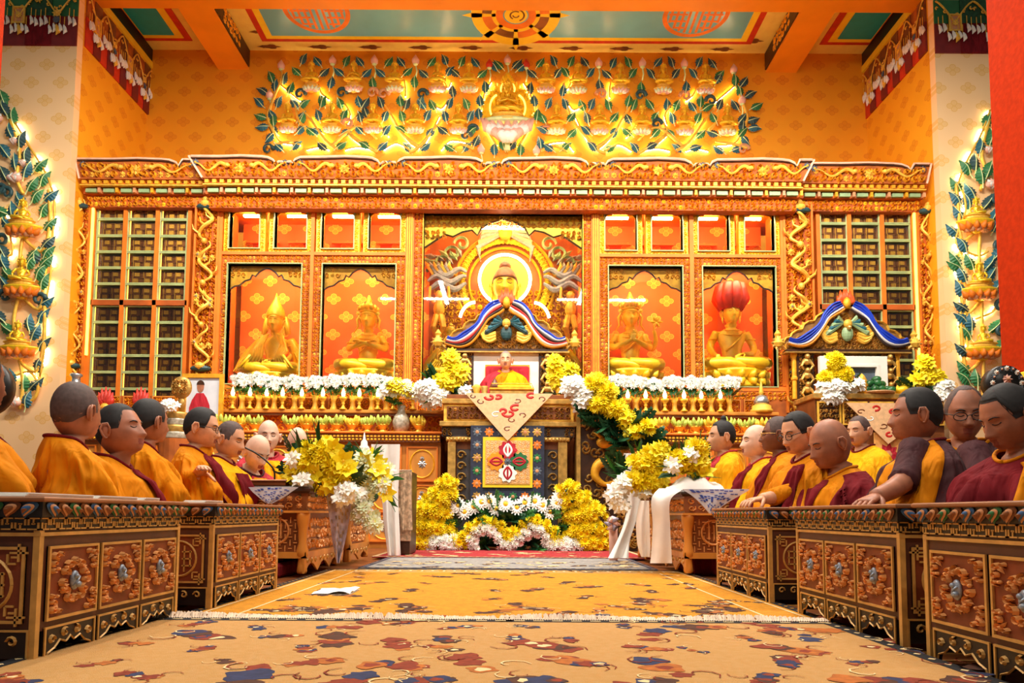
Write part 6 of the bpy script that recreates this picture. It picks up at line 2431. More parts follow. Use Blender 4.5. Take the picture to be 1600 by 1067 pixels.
person('person with glasses, maroon collar and raised hand in the left row', 313, 668, 4.25, 98, 100, 8, skin='skin_a', hair='hair_black', glasses='black_plastic', patches=[(-.65, .5, -.3, .35, .605, .06, D), (.9, 2.4, 1.2, 1.9, .60, .53, D)], seed=5, fold=1.2, thick=.006,
       arms=[([(318, 700, 4.3), (300, 735, 4.15), (302, 750, 4.08), (308, 742, 4.05)], [.05, .045, .038, .028], 2.1, 'robe_yellow', .72)])
person('person in bright yellow robe looking down beside the microphone, end of left row', 356, 686, 4.65, 82, 92, 14, skin='skin_a', hair='hair_stubble', robe='robe_bright', patches=[(-.5, .1, -.6, .0, .5, .02, D)], seed=6, fold=1.2, thick=.0015)
person('person in red and yellow bowing low at the gooseneck microphone', 398, 706, 4.95, 55, 60, 30, skin='skin_d', robe='robe_red', collar='robe_dark', patches=[(-.35, .35, -.5, .5, .58, .12, 'robe_bright'), (-1.2, -.5, -1.4, -.7, .6, .1, 'robe_dark')], seed=7)
person('person in red shawl facing the camera behind the microphone', 419, 681, 5.35, 22, 40, 4, skin='skin_d', robe='robe_red', collar='robe_red', patches=[(-.3, .4, -.3, .5, .57, .1, 'robe_bright')], seed=8, opened=True)
person('person mostly hidden behind the yellow lilies on the left', 462, 690, 5.95, 35, 60, 20, skin='skin_d', robe='robe_bright', seed=9)
# right row, farthest first
person('person with topknot and long beard in yellow robe, far end of right row', 1128, 682, 5.35, -88, -90, skin='skin_a', hair='hair_black', robe='robe_bright', collar='robe_red', patches=[(-.3, .75, -.2, .3, .61, .2, 'robe_red')], beard=True, topknot=True, seed=11, thick=.006)
person('person in yellow robe with red collar just right of the bearded one', 1181, 690, 4.95, -84, -92, -2, skin='skin_d', robe='robe_bright', collar='robe_red', patches=[(.1, .6, .0, .4, .6, .1, D)], seed=12)
person('person with thin gold glasses half hidden in the middle of the right row', 1215, 679, 4.65, -108, -100, skin='skin_c', hair='hair_stubble', glasses='gold_old', patches=[(.5, .9, .3, .7, .6, .05, D)], seed=13)
person('person with dark glasses reading downward, hand on the far right table', 1251, 676, 4.0, -72, -85, 16, skin='skin_a', hair='hair_black', glasses='black_plastic', robe='robe_yellow', patches=[(.35, .8, .3, .7, .56, .05, D)], seed=14, fold=1.3, thick=.005,
       arms=[([(1262, 720, 4.05), (1250, 760, 3.95), (1215, 775, 3.85), (1190, 779, 3.8)], [.055, .05, .04, .028], .5, 'robe_yellow', .8)])
person('person bent forward in orange robe with maroon shawl on the right', 1301, 693, 3.75, -84, -80, 18, s=1.09, skin='skin_b', robe='robe_yellow', collar='robe_yellow', patches=[(-.6, .35, -.7, -.1, .59, .02, D), (.95, 2.1, .2, .9, .585, .25, D)], seed=15, fold=1.2, wide=1.03)
person('person in yellow robe seated in the back row before the second throne', 1343, 673, 5.6, -62, -70, 6, skin='skin_a', hair='hair_stubble', robe='robe_bright', seed=16, thick=.0015)
person('person with yellow shawl and bare forearm on the table, turned to the altar', 1432, 648, 3.12, -108, -95, 0, skin='skin_b', hair='hair_black', robe='robe_dark', collar='robe_maroon', patches=[(-.1, 1.5, .3, 1.0, .61, .0, 'robe_yellow'), (-2.6, -1.3, -2.2, -1.6, .6, .3, 'robe_dark')], seed=17, fold=1.1, thick=.005,
       arms=[([(1430, 700, 3.05), (1416, 745, 2.95), (1395, 764, 2.85), (1368, 776, 2.78)], [.055, .048, .04, .03], .5, 'robe_dark', .55)])
person('person in dark maroon with round glasses looking down, facing the camera', 1507, 645, 3.45, -22, -35, 14, s=1.1, skin='skin_b', hair='hair_stubble', glasses='black_plastic', robe='robe_dark', collar='robe_yellow', patches=[(-1.6, -.3, -1.2, -.35, .6, .02, D)], seed=18, fold=1.2, hairline=-.35, thick=.0015,
       arms=[([(1520, 705, 3.35), (1535, 752, 3.2), (1520, 768, 3.08), (1498, 769, 3.0)], [.055, .05, .042, .03], .7, 'robe_dark', .8)])
person('person in maroon shawl bowing at the right edge of the picture', 1582, 650, 2.62, -84, -75, 24, skin='skin_b', hair='hair_black', robe='robe_maroon', collar='robe_yellow', patches=[(.5, 1.5, .4, .9, .58, .0, 'robe_yellow')], seed=19, fold=1.2, thick=.004)
# the seated master
person('person in yellow and maroon robes seated high on the main throne', 790, 563, 8.83, 0, 0, 0, skin='skin_a', hair='hair_grey', robe='robe_bright', collar='robe_yellow', patches=[(-1.9, -.5, -1.7, -.75, .6, .2, 'robe_red'), (-.35, .25, -.7, -.3, .6, .3, 'robe_yellow')], seed=20, opened=True, thick=.001)

# ================================================================== flowers
def petal_strip(q, pts, ws, k, up=Vector((0, 0, 1))):
    vs, fs = [], []
    P = [Vector(p) for p in pts]
    for i, p in enumerate(P):
        d = (P[min(i + 1, len(P) - 1)] - P[max(i - 1, 0)]).normalized()
        sdir = d.cross(up)
        if sdir.length < 1e-4:
            sdir = Vector((1, 0, 0))
        sdir.normalize()
        vs += [tuple(p + sdir * ws[i]), tuple(p - sdir * ws[i])]
    for i in range(len(P) - 1):
        fs.append((2 * i, 2 * i + 1, 2 * i + 3, 2 * i + 2))
    q.add(vs, fs, k)


def blossom(n, k0, k1, cup=.5, mats=None, rows=1, core=.16, w_=.3):
    """unit blossom opening towards +z, radius 1"""
    q = MB()
    for r in range(rows):
        f = 1 - .25 * r
        for i in range(n):
            a = 2 * PI * (i + .5 * r) / n
            c_, s_ = cos(a), sin(a)
            z1, z2 = cup * .5 + .15 * r, cup * (.8 + .5 * r)
            petal_strip(q, [(c_ * .08, s_ * .08, 0), (c_ * .55 * f, s_ * .55 * f, z1), (c_ * f, s_ * f, z2)], [.08, w_ * f, .05], 0, Vector((0, 0, 1)))
    q.ell((0, 0, cup * .3), (core, core, core * .9), 7, 5, 1)
    return free(q, 'flower', mats)


LILY_Y = blossom(6, 0, 1, .55, ['petal_yellow', 'petal_core'], 1, .12, .34)
MUM_Y = blossom(9, 0, 1, .5, ['petal_yellow', 'petal_core'], 3, .2, .24)
MUM_W = blossom(9, 0, 1, .5, ['petal_white', 'petal_cream'], 3, .2, .24)
MUM_C = blossom(8, 0, 1, .5, ['petal_cream', 'petal_yellow'], 2, .2, .26)
DAISY = blossom(14, 0, 1, .18, ['petal_white', 'petal_core'], 2, .32, .16)
STAR_W = blossom(5, 0, 1, .35, ['petal_white', 'petal_cream'], 1, .14, .34)
q = MB()
petal_strip(q, [(0, 0, 0), (.05, 0, .3), (.14, 0, .62), (.34, 0, .95)], [.03, .11, .1, .01], 0, Vector((0, 1, 0)))
petal_strip(q, [(0, 0, 0), (.05, 0, .3), (.14, 0, .62), (.34, 0, .95)], [.01, .012, .012, .004], 0, Vector((1, 0, 0)))
BLADE = free(q, 'leaf', 'plant_green')
BLADE_D = BLADE.copy(); BLADE_D.materials.clear(); BLADE_D.materials.append(MT['plant_dark'])
q = MB()
for i in range(7):
    t_ = i / 6
    for s in (-1, 1):
        petal_strip(q, [(0, 0, t_ * .8), (s * .2 * (1 - .5 * t_), .05, t_ * .8 + .12), (s * .42 * (1 - .6 * t_), .02, t_ * .8 + .2)], [.03, .09, .01], 0, Vector((0, 1, 0)))
FROND = free(q, 'leaf', 'plant_dark')
FROND_L = FROND.copy(); FROND_L.materials.clear(); FROND_L.materials.append(MT['plant_green'])


def aim(loc, d, s, roll=0.0):
    d = Vector(d).normalized()
    R_ = d.to_track_quat('Z', 'Y').to_matrix().to_4x4()
    sc = (s, s, s) if not isinstance(s, tuple) else s
    return Matrix.Translation(loc) @ R_ @ Matrix.Rotation(roll, 4, 'Z') @ Matrix.Diagonal((sc[0], sc[1], sc[2], 1))


def bunch(par, meshes, blobs, Y, count, size, rg, name='flower', bulge=.15, spread=.9):
    """flower heads over a cluster of rounded masses given by (px, py, rx, ry) in the frame"""
    A = [b_[2] * b_[3] for b_ in blobs]
    tot = sum(A)
    for b_, a in zip(blobs, A):
        n = max(1, round(count * a / tot))
        c = at(b_[0], b_[1], Y)
        rx, rz = b_[2] * Y / F, b_[3] * Y / F
        for i in range(n):
            r = math.sqrt((i + .5) / n)
            th_ = i * 2.39996 + rg.uniform(-.3, .3)
            x, z = r * cos(th_), r * sin(th_)
            y = -math.sqrt(max(0, 1 - r * r)) * bulge
            d = Vector((x * .9 + rg.uniform(-.3, .3), -.75, z * .8 + .25 + rg.uniform(-.3, .3)))
            inst(name, rg.choice(meshes), par, aim((c.x + x * rx * spread, c.y + y, c.z + z * rz * spread), d, size * rg.uniform(.8, 1.2), rg.uniform(0, 6)), True)


def foliage(par, meshes, blobs, Y, count, size, rg, back=.03, up=.5):
    tot = sum(b_[2] * b_[3] for b_ in blobs)
    for b_ in blobs:
        n = max(1, round(count * b_[2] * b_[3] / tot))
        c = at(b_[0], b_[1], Y)
        for i in range(n):
            r = math.sqrt(rg.random())
            th_ = rg.uniform(0, 6.28)
            x, z = r * cos(th_) * b_[2] * Y / F * .8, r * sin(th_) * b_[3] * Y / F * .8
            d = Vector((cos(th_) * .8, rg.uniform(-.7, -.1), sin(th_) * .6 + up))
            inst('leaf', rg.choice(meshes), par, aim((c.x + x, c.y + back, c.z + z), d, size * rg.uniform(.7, 1.3), rg.uniform(0, 6)), True)


def core(par, blobs, Y, depth=.08, m_='plant_dark', name='foam_core'):
    q = MB()
    for (px, py, rx, ry) in blobs:
        c = at(px, py, Y)
        q.ell((c.x, c.y + depth * .9, c.z), (rx * Y / F * .72, depth, ry * Y / F * .72), 10, 7)
    q.build(name, m_, par, True)


rg = random.Random(77)
# ---- flower bank at the foot of the throne
t = thing('flower_bank', 'bank of yellow, white and green flowers at the foot of the throne', 'flowers', at(795, 860, 8.0))
Yb = 8.0
TL = [(699, 757, 16, 14), (690, 778, 26, 18), (676, 800, 36, 20), (672, 825, 40, 20), (664, 848, 28, 14), (715, 846, 22, 10)]
TR = [(888, 765, 18, 14), (898, 782, 28, 16), (912, 803, 36, 20), (915, 828, 40, 20), (918, 848, 36, 14), (868, 848, 16, 9)]
core(t, TL + TR + [(790, 800, 90, 22), (790, 840, 100, 22)], Yb + .06)
bunch(t, [MUM_Y], TL, Yb, 125, .062, rg, bulge=.2)
bunch(t, [MUM_Y], TR, Yb, 125, .062, rg, bulge=.2)
ZIG = [(728, 838), (738, 826), (752, 819), (768, 820), (780, 828), (788, 838), (796, 842), (806, 834), (820, 820), (836, 816), (850, 822), (862, 835)]
for (x, y) in ZIG:
    bunch(t, [MUM_Y], [(x, y, 9, 9)], Yb - .12, 4, .06, rg, bulge=.05)
for (x, y) in ((705, 778), (716, 790), (703, 796), (726, 800), (740, 792), (752, 785), (765, 784), (776, 795), (790, 788), (808, 793), (820, 786), (836, 784), (848, 790), (860, 800), (870, 786), (875, 776)):
    inst('flower', DAISY, t, aim(at(x, y, Yb - .1), (rg.uniform(-.3, .3), -1, .3), .095), True)
for (x, y) in [(742, 856), (738, 845), (745, 833), (755, 826), (766, 828), (775, 838), (783, 850), (792, 855), (802, 850), (812, 842), (822, 833), (832, 826), (842, 828), (850, 838), (856, 850)]:
    bunch(t, [MUM_W], [(x, y, 6, 6)], Yb - .16, 3, .055, rg, bulge=.04)
bunch(t, [MUM_W], [(690, 850, 30, 13), (880, 853, 34, 10)], Yb - .14, 46, .055, rg, bulge=.08)
foliage(t, [FROND, FROND_L], [(760, 846, 16, 14), (825, 848, 18, 14), (770, 800, 30, 10), (835, 800, 26, 10), (722, 815, 14, 14), (868, 815, 14, 14), (790, 812, 40, 6)], Yb - .08, 90, .2, rg)

# ---- flowers beside the seat
t = thing('flower_arrangement', 'yellow orchids and white blooms left of the main throne seat', 'flowers', at(706, 640, 8.6))
bl_ = [(706, 562, 12, 14), (712, 582, 20, 16), (700, 598, 22, 14)]
core(t, bl_ + [(680, 612, 30, 18)], 8.66, .06)
bunch(t, [LILY_Y], bl_, 8.6, 60, .07, rg)
bunch(t, [STAR_W], [(668, 608, 24, 14), (684, 620, 18, 14), (727, 612, 10, 8)], 8.52, 46, .06, rg, bulge=.1)
foliage(t, [FROND, BLADE], [(690, 605, 30, 20), (715, 612, 20, 12)], 8.6, 26, .22, rg)
t = thing('flower_arrangement', 'yellow orchids standing right of the main throne seat', 'flowers', at(878, 620, 8.6))
bl_ = [(868, 572, 10, 16), (876, 592, 20, 16), (890, 580, 12, 10)]
core(t, bl_, 8.68, .05)
bunch(t, [LILY_Y], bl_, 8.6, 55, .07, rg)
foliage(t, [FROND, BLADE_D], [(872, 605, 20, 14)], 8.6, 16, .2, rg)
t = thing('flower_garland', 'garland of white and yellow flowers spilling down the stair rail', 'flowers', at(960, 680, 8.2))
GA = [(900, 605, 24, 18), (918, 620, 20, 18), (930, 605, 22, 18), (945, 612, 20, 18), (948, 640, 24, 20), (972, 660, 20, 18), (985, 682, 24, 18), (1008, 690, 20, 14)]
core(t, GA, 8.28, .07)
bunch(t, [STAR_W], [(895, 604, 20, 16), (912, 618, 18, 18), (905, 630, 10, 10)], 8.16, 60, .065, rg)
bunch(t, [LILY_Y, MUM_Y], [(930, 600, 18, 12), (945, 615, 20, 14), (935, 632, 18, 12), (962, 640, 16, 12), (975, 655, 12, 10), (990, 676, 14, 8), (1010, 668, 10, 8)], 8.14, 90, .07, rg)
foliage(t, [FROND, FROND, BLADE_D], [(945, 655, 24, 16), (968, 675, 22, 18), (995, 695, 24, 14), (985, 672, 22, 14), (930, 648, 14, 10)], 8.16, 80, .26, rg)

# ---- bouquets on the altar tables


def lilies(par, pts, Y, size, rg):
    for (x, y) in pts:
        inst('flower', LILY_Y, par, aim(at(x, y, Y), (rg.uniform(-.8, .8), -1, rg.uniform(-.2, .8)), size * rg.uniform(.85, 1.15), rg.uniform(0, 6)), True)


def lily_leaves(par, ls, Y, m_=None):
    for (x0, y0, x1, y1) in ls:
        a, b_ = at(x0, y0, Y), at(x1, y1, Y - .05)
        d = b_ - a
        inst('leaf', m_ or BLADE_D, par, aim(a, d, (d.length * .9, d.length, d.length), rg.uniform(0, 6)), True)
        q = MB(); q.tube([a, (a + b_) / 2 + Vector((0, 0, .01)), b_], [.005, .004, .002], 5); q.build('stem', 'plant_green', par)


t = thing('flower_bouquet', 'large bouquet of yellow lilies on the dark table at left', 'flowers', at(505, 762, 4.9))
B1 = [(505, 712, 34, 24), (528, 735, 26, 22), (480, 722, 26, 22), (470, 748, 24, 16), (515, 755, 28, 12)]
core(t, B1, 4.98, .09)
bunch(t, [LILY_Y, MUM_Y], B1, 4.86, 66, .056, rg, bulge=.12)
lilies(t, [(500, 708), (520, 700), (535, 720), (512, 725), (492, 738), (528, 745), (545, 735), (478, 715), (465, 730)], 4.76, .085, rg)
bunch(t, [STAR_W], [(465, 720, 8, 12), (480, 752, 14, 10), (548, 768, 20, 12), (540, 780, 16, 10)], 4.8, 40, .042, rg)
foliage(t, [BLADE_D, FROND], [(500, 750, 50, 14), (470, 740, 20, 16)], 4.86, 26, .2, rg)
lily_leaves(t, [(480, 725, 452, 672), (480, 720, 443, 708), (490, 715, 478, 670), (485, 718, 497, 688), (500, 700, 488, 655), (490, 735, 476, 765), (470, 690, 455, 668)], 4.8)
t = thing('flower_bouquet', 'bouquet of pale lilies with white cascade right of the yellow lilies', 'flowers', at(572, 790, 5.6))
B2 = [(575, 725, 26, 18), (590, 745, 24, 20), (560, 745, 20, 18), (572, 775, 24, 16)]
core(t, B2, 5.68, .08)
bunch(t, [LILY_Y, MUM_C], B2[:3], 5.55, 46, .062, rg)
bunch(t, [STAR_W, MUM_C], [(560, 775, 20, 16), (572, 800, 20, 18), (585, 820, 14, 12), (600, 760, 12, 10), (540, 740, 8, 14)], 5.5, 80, .048, rg)
lilies(t, [(602, 770), (598, 745), (572, 722), (590, 735)], 5.4, .08, rg)
lily_leaves(t, [(580, 720, 590, 690), (570, 715, 555, 690), (600, 750, 632, 738), (600, 765, 622, 782), (602, 772, 618, 800), (575, 745, 600, 760), (585, 710, 600, 705)], 5.45, BLADE)
t = thing('flower_bouquet', 'bouquet of yellow mums with white flowers right of the stair', 'flowers', at(1015, 775, 5.4))
B3 = [(1022, 712, 20, 16), (1008, 728, 24, 18), (1015, 750, 26, 18), (996, 752, 18, 14)]
core(t, B3, 5.48, .08)
bunch(t, [MUM_Y, LILY_Y], B3, 5.36, 80, .058, rg)
bunch(t, [STAR_W], [(960, 772, 14, 16), (972, 755, 12, 14), (1003, 770, 10, 8), (968, 790, 12, 10)], 5.36, 50, .048, rg)
foliage(t, [FROND, BLADE], [(1000, 740, 30, 24), (975, 745, 16, 16)], 5.42, 22, .2, rg)
lily_leaves(t, [(1000, 720, 992, 690), (985, 745, 955, 742), (985, 735, 960, 728)], 5.36, BLADE)
t = thing('flower_bouquet', 'bouquet of lilies with long green leaves beside the white scarves', 'flowers', at(1065, 760, 5.2))
B4 = [(1082, 704, 14, 14), (1058, 722, 18, 14), (1084, 726, 16, 12)]
core(t, B4, 5.3, .07)
bunch(t, [LILY_Y, MUM_Y], B4, 5.16, 40, .056, rg)
lilies(t, [(1085, 698), (1065, 718), (1088, 722), (1100, 738), (1070, 735), (1052, 715)], 5.08, .085, rg)
bunch(t, [STAR_W], [(1075, 712, 14, 10), (1048, 728, 10, 10)], 5.12, 16, .045, rg)
foliage(t, [BLADE_D, BLADE], [(1075, 735, 34, 14)], 5.18, 18, .2, rg)
lily_leaves(t, [(1062, 720, 1056, 682), (1068, 712, 1070, 685), (1090, 710, 1096, 672), (1075, 730, 1115, 712), (1060, 735, 1025, 728), (1070, 725, 1062, 695), (1078, 720, 1072, 700)], 5.1)

# ---- second throne flowers
t = thing('flower_arrangement', 'yellow and white flowers in front of the second throne picture', 'flowers', at(1303, 630, 8.5))
core(t, [(1303, 600, 30, 30)], 8.66, .06)
bunch(t, [MUM_Y], [(1302, 568, 11, 14), (1312, 588, 14, 12), (1285, 594, 8, 10)], 8.6, 60, .06, rg)
bunch(t, [STAR_W], [(1300, 606, 30, 12), (1298, 622, 22, 12), (1335, 603, 9, 9)], 8.55, 70, .06, rg)
foliage(t, [FROND_L, FROND], [(1320, 615, 20, 14), (1305, 628, 16, 10)], 8.58, 14, .2, rg)
t = thing('flower_arrangement', 'yellow orchids and white lilies at the right end of the second throne', 'flowers', at(1445, 630, 8.5))
core(t, [(1448, 596, 26, 26)], 8.66, .06)
bunch(t, [LILY_Y], [(1440, 574, 12, 16), (1452, 592, 20, 14), (1430, 595, 12, 10)], 8.6, 66, .065, rg)
bunch(t, [STAR_W], [(1470, 606, 16, 12), (1462, 618, 18, 10)], 8.54, 40, .06, rg)
foliage(t, [FROND, BLADE], [(1440, 606, 20, 12)], 8.56, 16, .2, rg)

# ---- white mum vases and butter lamps along the ledge
LEFTV = [378, 404, 428, 460, 492, 521, 551, 581, 604]
RIGHTV = [968, 994, 1024, 1054, 1083, 1111, 1140]
for side, xs in (('left', LEFTV), ('right', RIGHTV)):
    for i, x in enumerate(xs):
        base = at(x, 641, 8.96)
        base.z = ZM
        t = thing('flower_vase', 'glass vase of white mums, %s from the left on the %s altar ledge' % (ORD[i], side), 'vase', base, group='vases of white mums on the altar ledge')
        q = MB(); q.lathe([(.045, 0), (.05, .02), (.032, .06), (.03, .12), (.05, .19)], 10); q.build('vase', 'gilt_pale', t, True, world=False)
        q = MB()
        for k in range(5):
            a = k * 1.26
            q.tube([(0, 0, .1), (.05 * cos(a), .05 * sin(a), .24), (.11 * cos(a), .07 * sin(a), .33)], .006, 4)
        q.build('stem', 'plant_green', t, world=False)
        hv = rg.uniform(-.025, .03)
        for k in range(11):
            a = k * 2.4
            r = math.sqrt((k + .5) / 11)
            c = Vector((r * .118 * cos(a), -.05 + r * .05 * sin(a), .365 + hv + .07 * r * sin(a)))
            inst('flower', MUM_W, t, aim(c, (r * cos(a) * .8, -.7, .5 + r * sin(a) * .5), .055 * rg.uniform(.85, 1.15), a))
        for k in range(7):
            a = k * .9
            inst('leaf', (FROND_L, FROND)[k % 2], t, aim((.05 * cos(a), -.03, .2 + .02 * k), (cos(a), -.5, sin(a) * .6 + .1), .15))
LEFTL = [363, 390, 416, 441, 471, 504, 536, 561, 590, 614, 645]
RIGHTL = [981, 1009, 1039, 1069, 1096, 1126]
for side, xs in (('left', LEFTL), ('right', RIGHTL)):
    for i, x in enumerate(xs):
        base = at(x, 641, 8.88)
        base.z = ZM
        t = thing('butter_lamp', 'lit gold butter lamp, %s from the left on the %s altar ledge' % ((ORD + ['eleventh'])[i], side), 'lamp', base, group='butter lamps on the altar ledge')
        q = MB(); q.lathe([(.045, 0), (.05, .012), (.025, .03), (.015, .06), (.025, .085), (.015, .10), (.04, .125), (.055, .165), (.05, .165)], 10); q.build('goblet', 'gold', t, True, world=False)
        q = MB(); q.lathe([(.008, .165), (.022, .185), (.026, .21), (.014, .25), (.002, .285)], 8); q.build('flame', 'flame', t, True, world=False)

# ---- offering bowls on the worktop
mat('fruit_lime', (190, 206, 84), .5, var=.2, scale=30)
mat('fruit_yellow', (240, 206, 60), .5, var=.2, scale=30)
mat('torma_red', (206, 56, 44), .5)
for side, xs in (('left', [347, 374, 398, 454, 479, 503, 526, 550, 574, 598, 654]), ('right', [1009, 1034, 1062, 1087, 1110, 1138, 1166, 1193])):
    for i, x in enumerate(xs):
        base = at(x, 674, 8.72)
        base.z = ZL
        m_ = ('fruit_lime', 'fruit_yellow')[(i * 7 + i // 3) % 2]
        t = thing('offering_bowl', 'footed gold bowl of %s fruit, %s from the left on the %s counter' % ('green' if m_ == 'fruit_lime' else 'yellow', (ORD + ['eleventh'])[i], side), 'bowl', base, group='offering bowls on the altar counter')
        q = MB(); q.lathe([(.05, 0), (.052, .012), (.03, .025), (.035, .04), (.065, .075), (.075, .095), (.06, .095)], 12); q.build('bowl', 'gold', t, True, world=False)
        for k in range(9):
            a = 2 * PI * k / 9
            q = MB() if k == 0 else q
            if k == 0:
                q.tube([(.02, 0, .07), (.06, 0, .105), (.085, 0, .15), (.078, 0, .185)], [.016, .024, .022, .006], 6)
                me = free(q, 'fruit', m_, True)
            inst('fruit', me, t, TRS((0, 0, 0), 0, 0, a, rg.uniform(.85, 1.15)))
        inst('fruit', me, t, TRS((-.04, 0, .03), 0, 0, 0, 1))

# ---- porcelain vase, stupas, tormas and other altar pieces


def piece(name, label, cat, px, Y, z, prof, mats, n=16, group=None, extra=None):
    b_ = at(px, 650, Y); b_.z = z
    t = thing(name, label, cat, b_, group=group)
    for nm, pr, m_ in prof:
        q = MB(); q.lathe(pr, n); q.build(nm, m_, t, True, world=False)
    return t


mat('porcelain', (206, 196, 176), .3, var=.25, scale=22, c2=(150, 140, 120))
t = piece('porcelain_vase', 'round crackled porcelain vase of pale yellow flowers left of the throne', 'vase', 627, 8.74, ZL, [('body', [(.06, 0), (.075, .01), (.1, .07), (.11, .13), (.09, .2), (.05, .25), (.045, .3), (.06, .335), (.05, .335)], 'porcelain')], None)
core(t, [(627, 606, 26, 16)], 8.8, .06)
bunch(t, [MUM_C, LILY_Y], [(620, 606, 20, 12), (636, 610, 16, 12)], 8.7, 44, .06, rg)
bunch(t, [STAR_W], [(605, 612, 10, 12), (655, 615, 14, 14), (668, 628, 12, 12)], 8.72, 34, .055, rg)
foliage(t, [FROND_L], [(627, 622, 14, 10)], 8.72, 10, .15, rg)
piece('stupa', 'small silver stupa reliquary on the right altar ledge', 'stupa', 1190, 8.95, ZM, [('base', [(.14, 0), (.14, .04), (.12, .05), (.12, .09), (.1, .1)], 'gilt_pale'), ('dome', [(.085, .1), (.095, .15), (.07, .21), (.03, .23)], 'silver'), ('spire', [(.028, .23), (.03, .27), (.02, .33), (.006, .42)], 'gilt_pale')], None)
ZTB = .605
piece('stupa', 'small white and gold stupa among the flowers at left', 'stupa', 570, 6.1, .60, [('pedestal', [(.07, 0), (.07, .2), (.05, .24)], 'gilt'), ('dome', [(.06, .24), (.065, .3), (.04, .36)], 'gilt_yellow'), ('spire', [(.05, .37), (.045, .4), (.03, .42), (.028, .45), (.012, .47), (.003, .53)], 'white_paint')], None)
for px, lab in ((165, 'red flame-shaped butter ornament at the left end of the low counter'), (220, 'red flame-shaped butter ornament near the middle of the low counter')):
    t = piece('torma', lab, 'torma', px, 9.02, ZM, [('base', [(.06, 0), (.07, .04), (.05, .08)], 'gilt_pale')], None, group='butter ornaments')
    q = MB()
    for k in range(7):
        a = (k - 3) * .5
        q.tube([(0, 0, .06), (.07 * sin(a), -.02, .12), (.11 * sin(a), -.02, .14 + .16 * cos(a))], [.03, .05, .006], 6)
    q.build('ornament', 'torma_red', t, True, world=False)
piece('silver_jar', 'blue and silver jar on the low counter above the left row', 'jar', 116, 8.7, ZL, [('body', [(.09, 0), (.12, .08), (.11, .35), (.10, .5), (.08, .56), (.05, .6), (.045, .66), (.075, .69), (.06, .71)], 'silver')], None)
# tiered mandala and gold disc at the left
t = thing('mandala_stack', 'silver tiered mandala offering behind the left row of people', 'mandala', at(277, 700, 8.3))
ztop = zc(648, 8.3)
q = MB(); q.lathe([(.2, 0 - t.location.z), (.2, zc(690, 8.3) - t.location.z)], 20); q.build('stand', 'wood_deep', t, world=False)
for k in range(4):
    z0 = zc(690 - k * 10.5, 8.3) - t.location.z
    q = MB(); q.lathe([(.19 - .02 * k, z0), (.2 - .02 * k, z0 + .01), (.185 - .02 * k, z0 + .06), (.19 - .02 * k, z0 + .078)], 24); q.build('tier', 'gold_old' if k % 2 else 'porcelain', t, True, world=False)
q = MB(); c = at(285, 606, 8.3) - t.location
q.lathe([(.03, ztop - t.location.z), (.05, c.z - .16), (.02, c.z - .1)], 10, (c.x, 0, 0)); q.build('stem', 'gold_old', t, True, world=False)
q = MB(); q.M = Matrix.Translation((c.x, -.02, c.z)); q.ell((0, 0, 0), (.125, .05, .135), 18, 12, 0); q.carve(-.09, .09, -.09, .09, -.045, .045, 3, k=0, h=.02); q.rosette(0, 0, .06, -.05, .03, 0); q.build('disc', 'gold_old', t, world=False)
bunch(t, [STAR_W], [(268, 634, 12, 9)], 8.2, 22, .045, rg)
# dishes on the throne table
ZTH = Z8(617)


def cup(name, label, px, prof, m_, Y=8.5, z=ZTH, n=14):
    b_ = at(px, 600, Y); b_.z = z
    q = MB(); q.lathe(prof, n)
    o = q.build(name, m_, smooth=True)
    o.location = b_
    tag(o, label, 'cup')


cup('offering_cup', 'dark bowl with pale contents before the person on the throne', 773, [(.03, 0), (.05, .03), (.06, .1), (.065, .12), (.05, .16), (.02, .21), (.004, .24)], 'wood_brown')
cup('offering_cup', 'tall pale cup at the left of the throne table', 745, [(.045, 0), (.05, .02), (.04, .06), (.06, .12), (.055, .13), (.02, .15)], 'gilt_pale')
cup('offering_cup', 'short gold cup beside the pale cup on the throne table', 757, [(.045, 0), (.05, .02), (.035, .05), (.05, .11), (.045, .12)], 'gold_old', 8.45)
t = thing('lacquer_box', 'long gilded book box on the throne table', 'box', at(800, 616, 8.5))
xa_, xb_ = at(766, 600, 8.5).x, at(833, 600, 8.5).x
q = MB(); q.b2(xa_, xb_, 8.42, 8.62, ZTH, ZTH + .07, 0, .01); q.build('box', 'gold_old', t)
q = MB(); q.b2(xa_ - .01, xb_ + .01, 8.41, 8.63, ZTH + .07, ZTH + .1, 0, .01); q.tube([(xb_, 8.42, ZTH + .1), (xb_ - .02, 8.42, ZTH + .15), (xa_ + .02, 8.42, ZTH + .15)], .006, 5); q.build('lid', 'gilt', t)
q = MB(); q.b2(xa_ + .02, xb_ - .02, 8.45, 8.6, ZTH + .1, ZTH + .14, 0, .012); q.build('wrapped_text', 'gilt_yellow', t)
# fruit plate etc. on the second throne
mat('melon', (36, 96, 48), .35, var=.4, scale=14)
zt2 = PS(0, 624)[1]
t = thing('fruit_plate', 'plate piled with dark green melons on the second throne', 'fruit', (at(1372, 620, 8.55).x, 8.6, zt2))
q = MB(); q.lathe([(.1, 0), (.2, .015), (.215, .03), (.19, .03)], 20); q.build('plate', 'brocade_peach', t, True, world=False)
q = MB(); q.ell((0, 0, 0), (.06, .045, .045), 10, 8); ML_ = free(q, 'melon', 'melon', True)
for k, (x, y, z) in enumerate(((-.12, 0, .07), (-.04, -.06, .07), (.05, -.05, .07), (.13, 0, .07), (0, .06, .07), (-.08, .0, .14), (.02, -.02, .145), (.09, .02, .14), (.02, .02, .2), (-.14, -.05, .06), (.16, -.05, .06))):
    inst('melon', ML_, t, TRS((x, y, z), 0, rg.uniform(-.6, .6), rg.uniform(0, 3), 1))
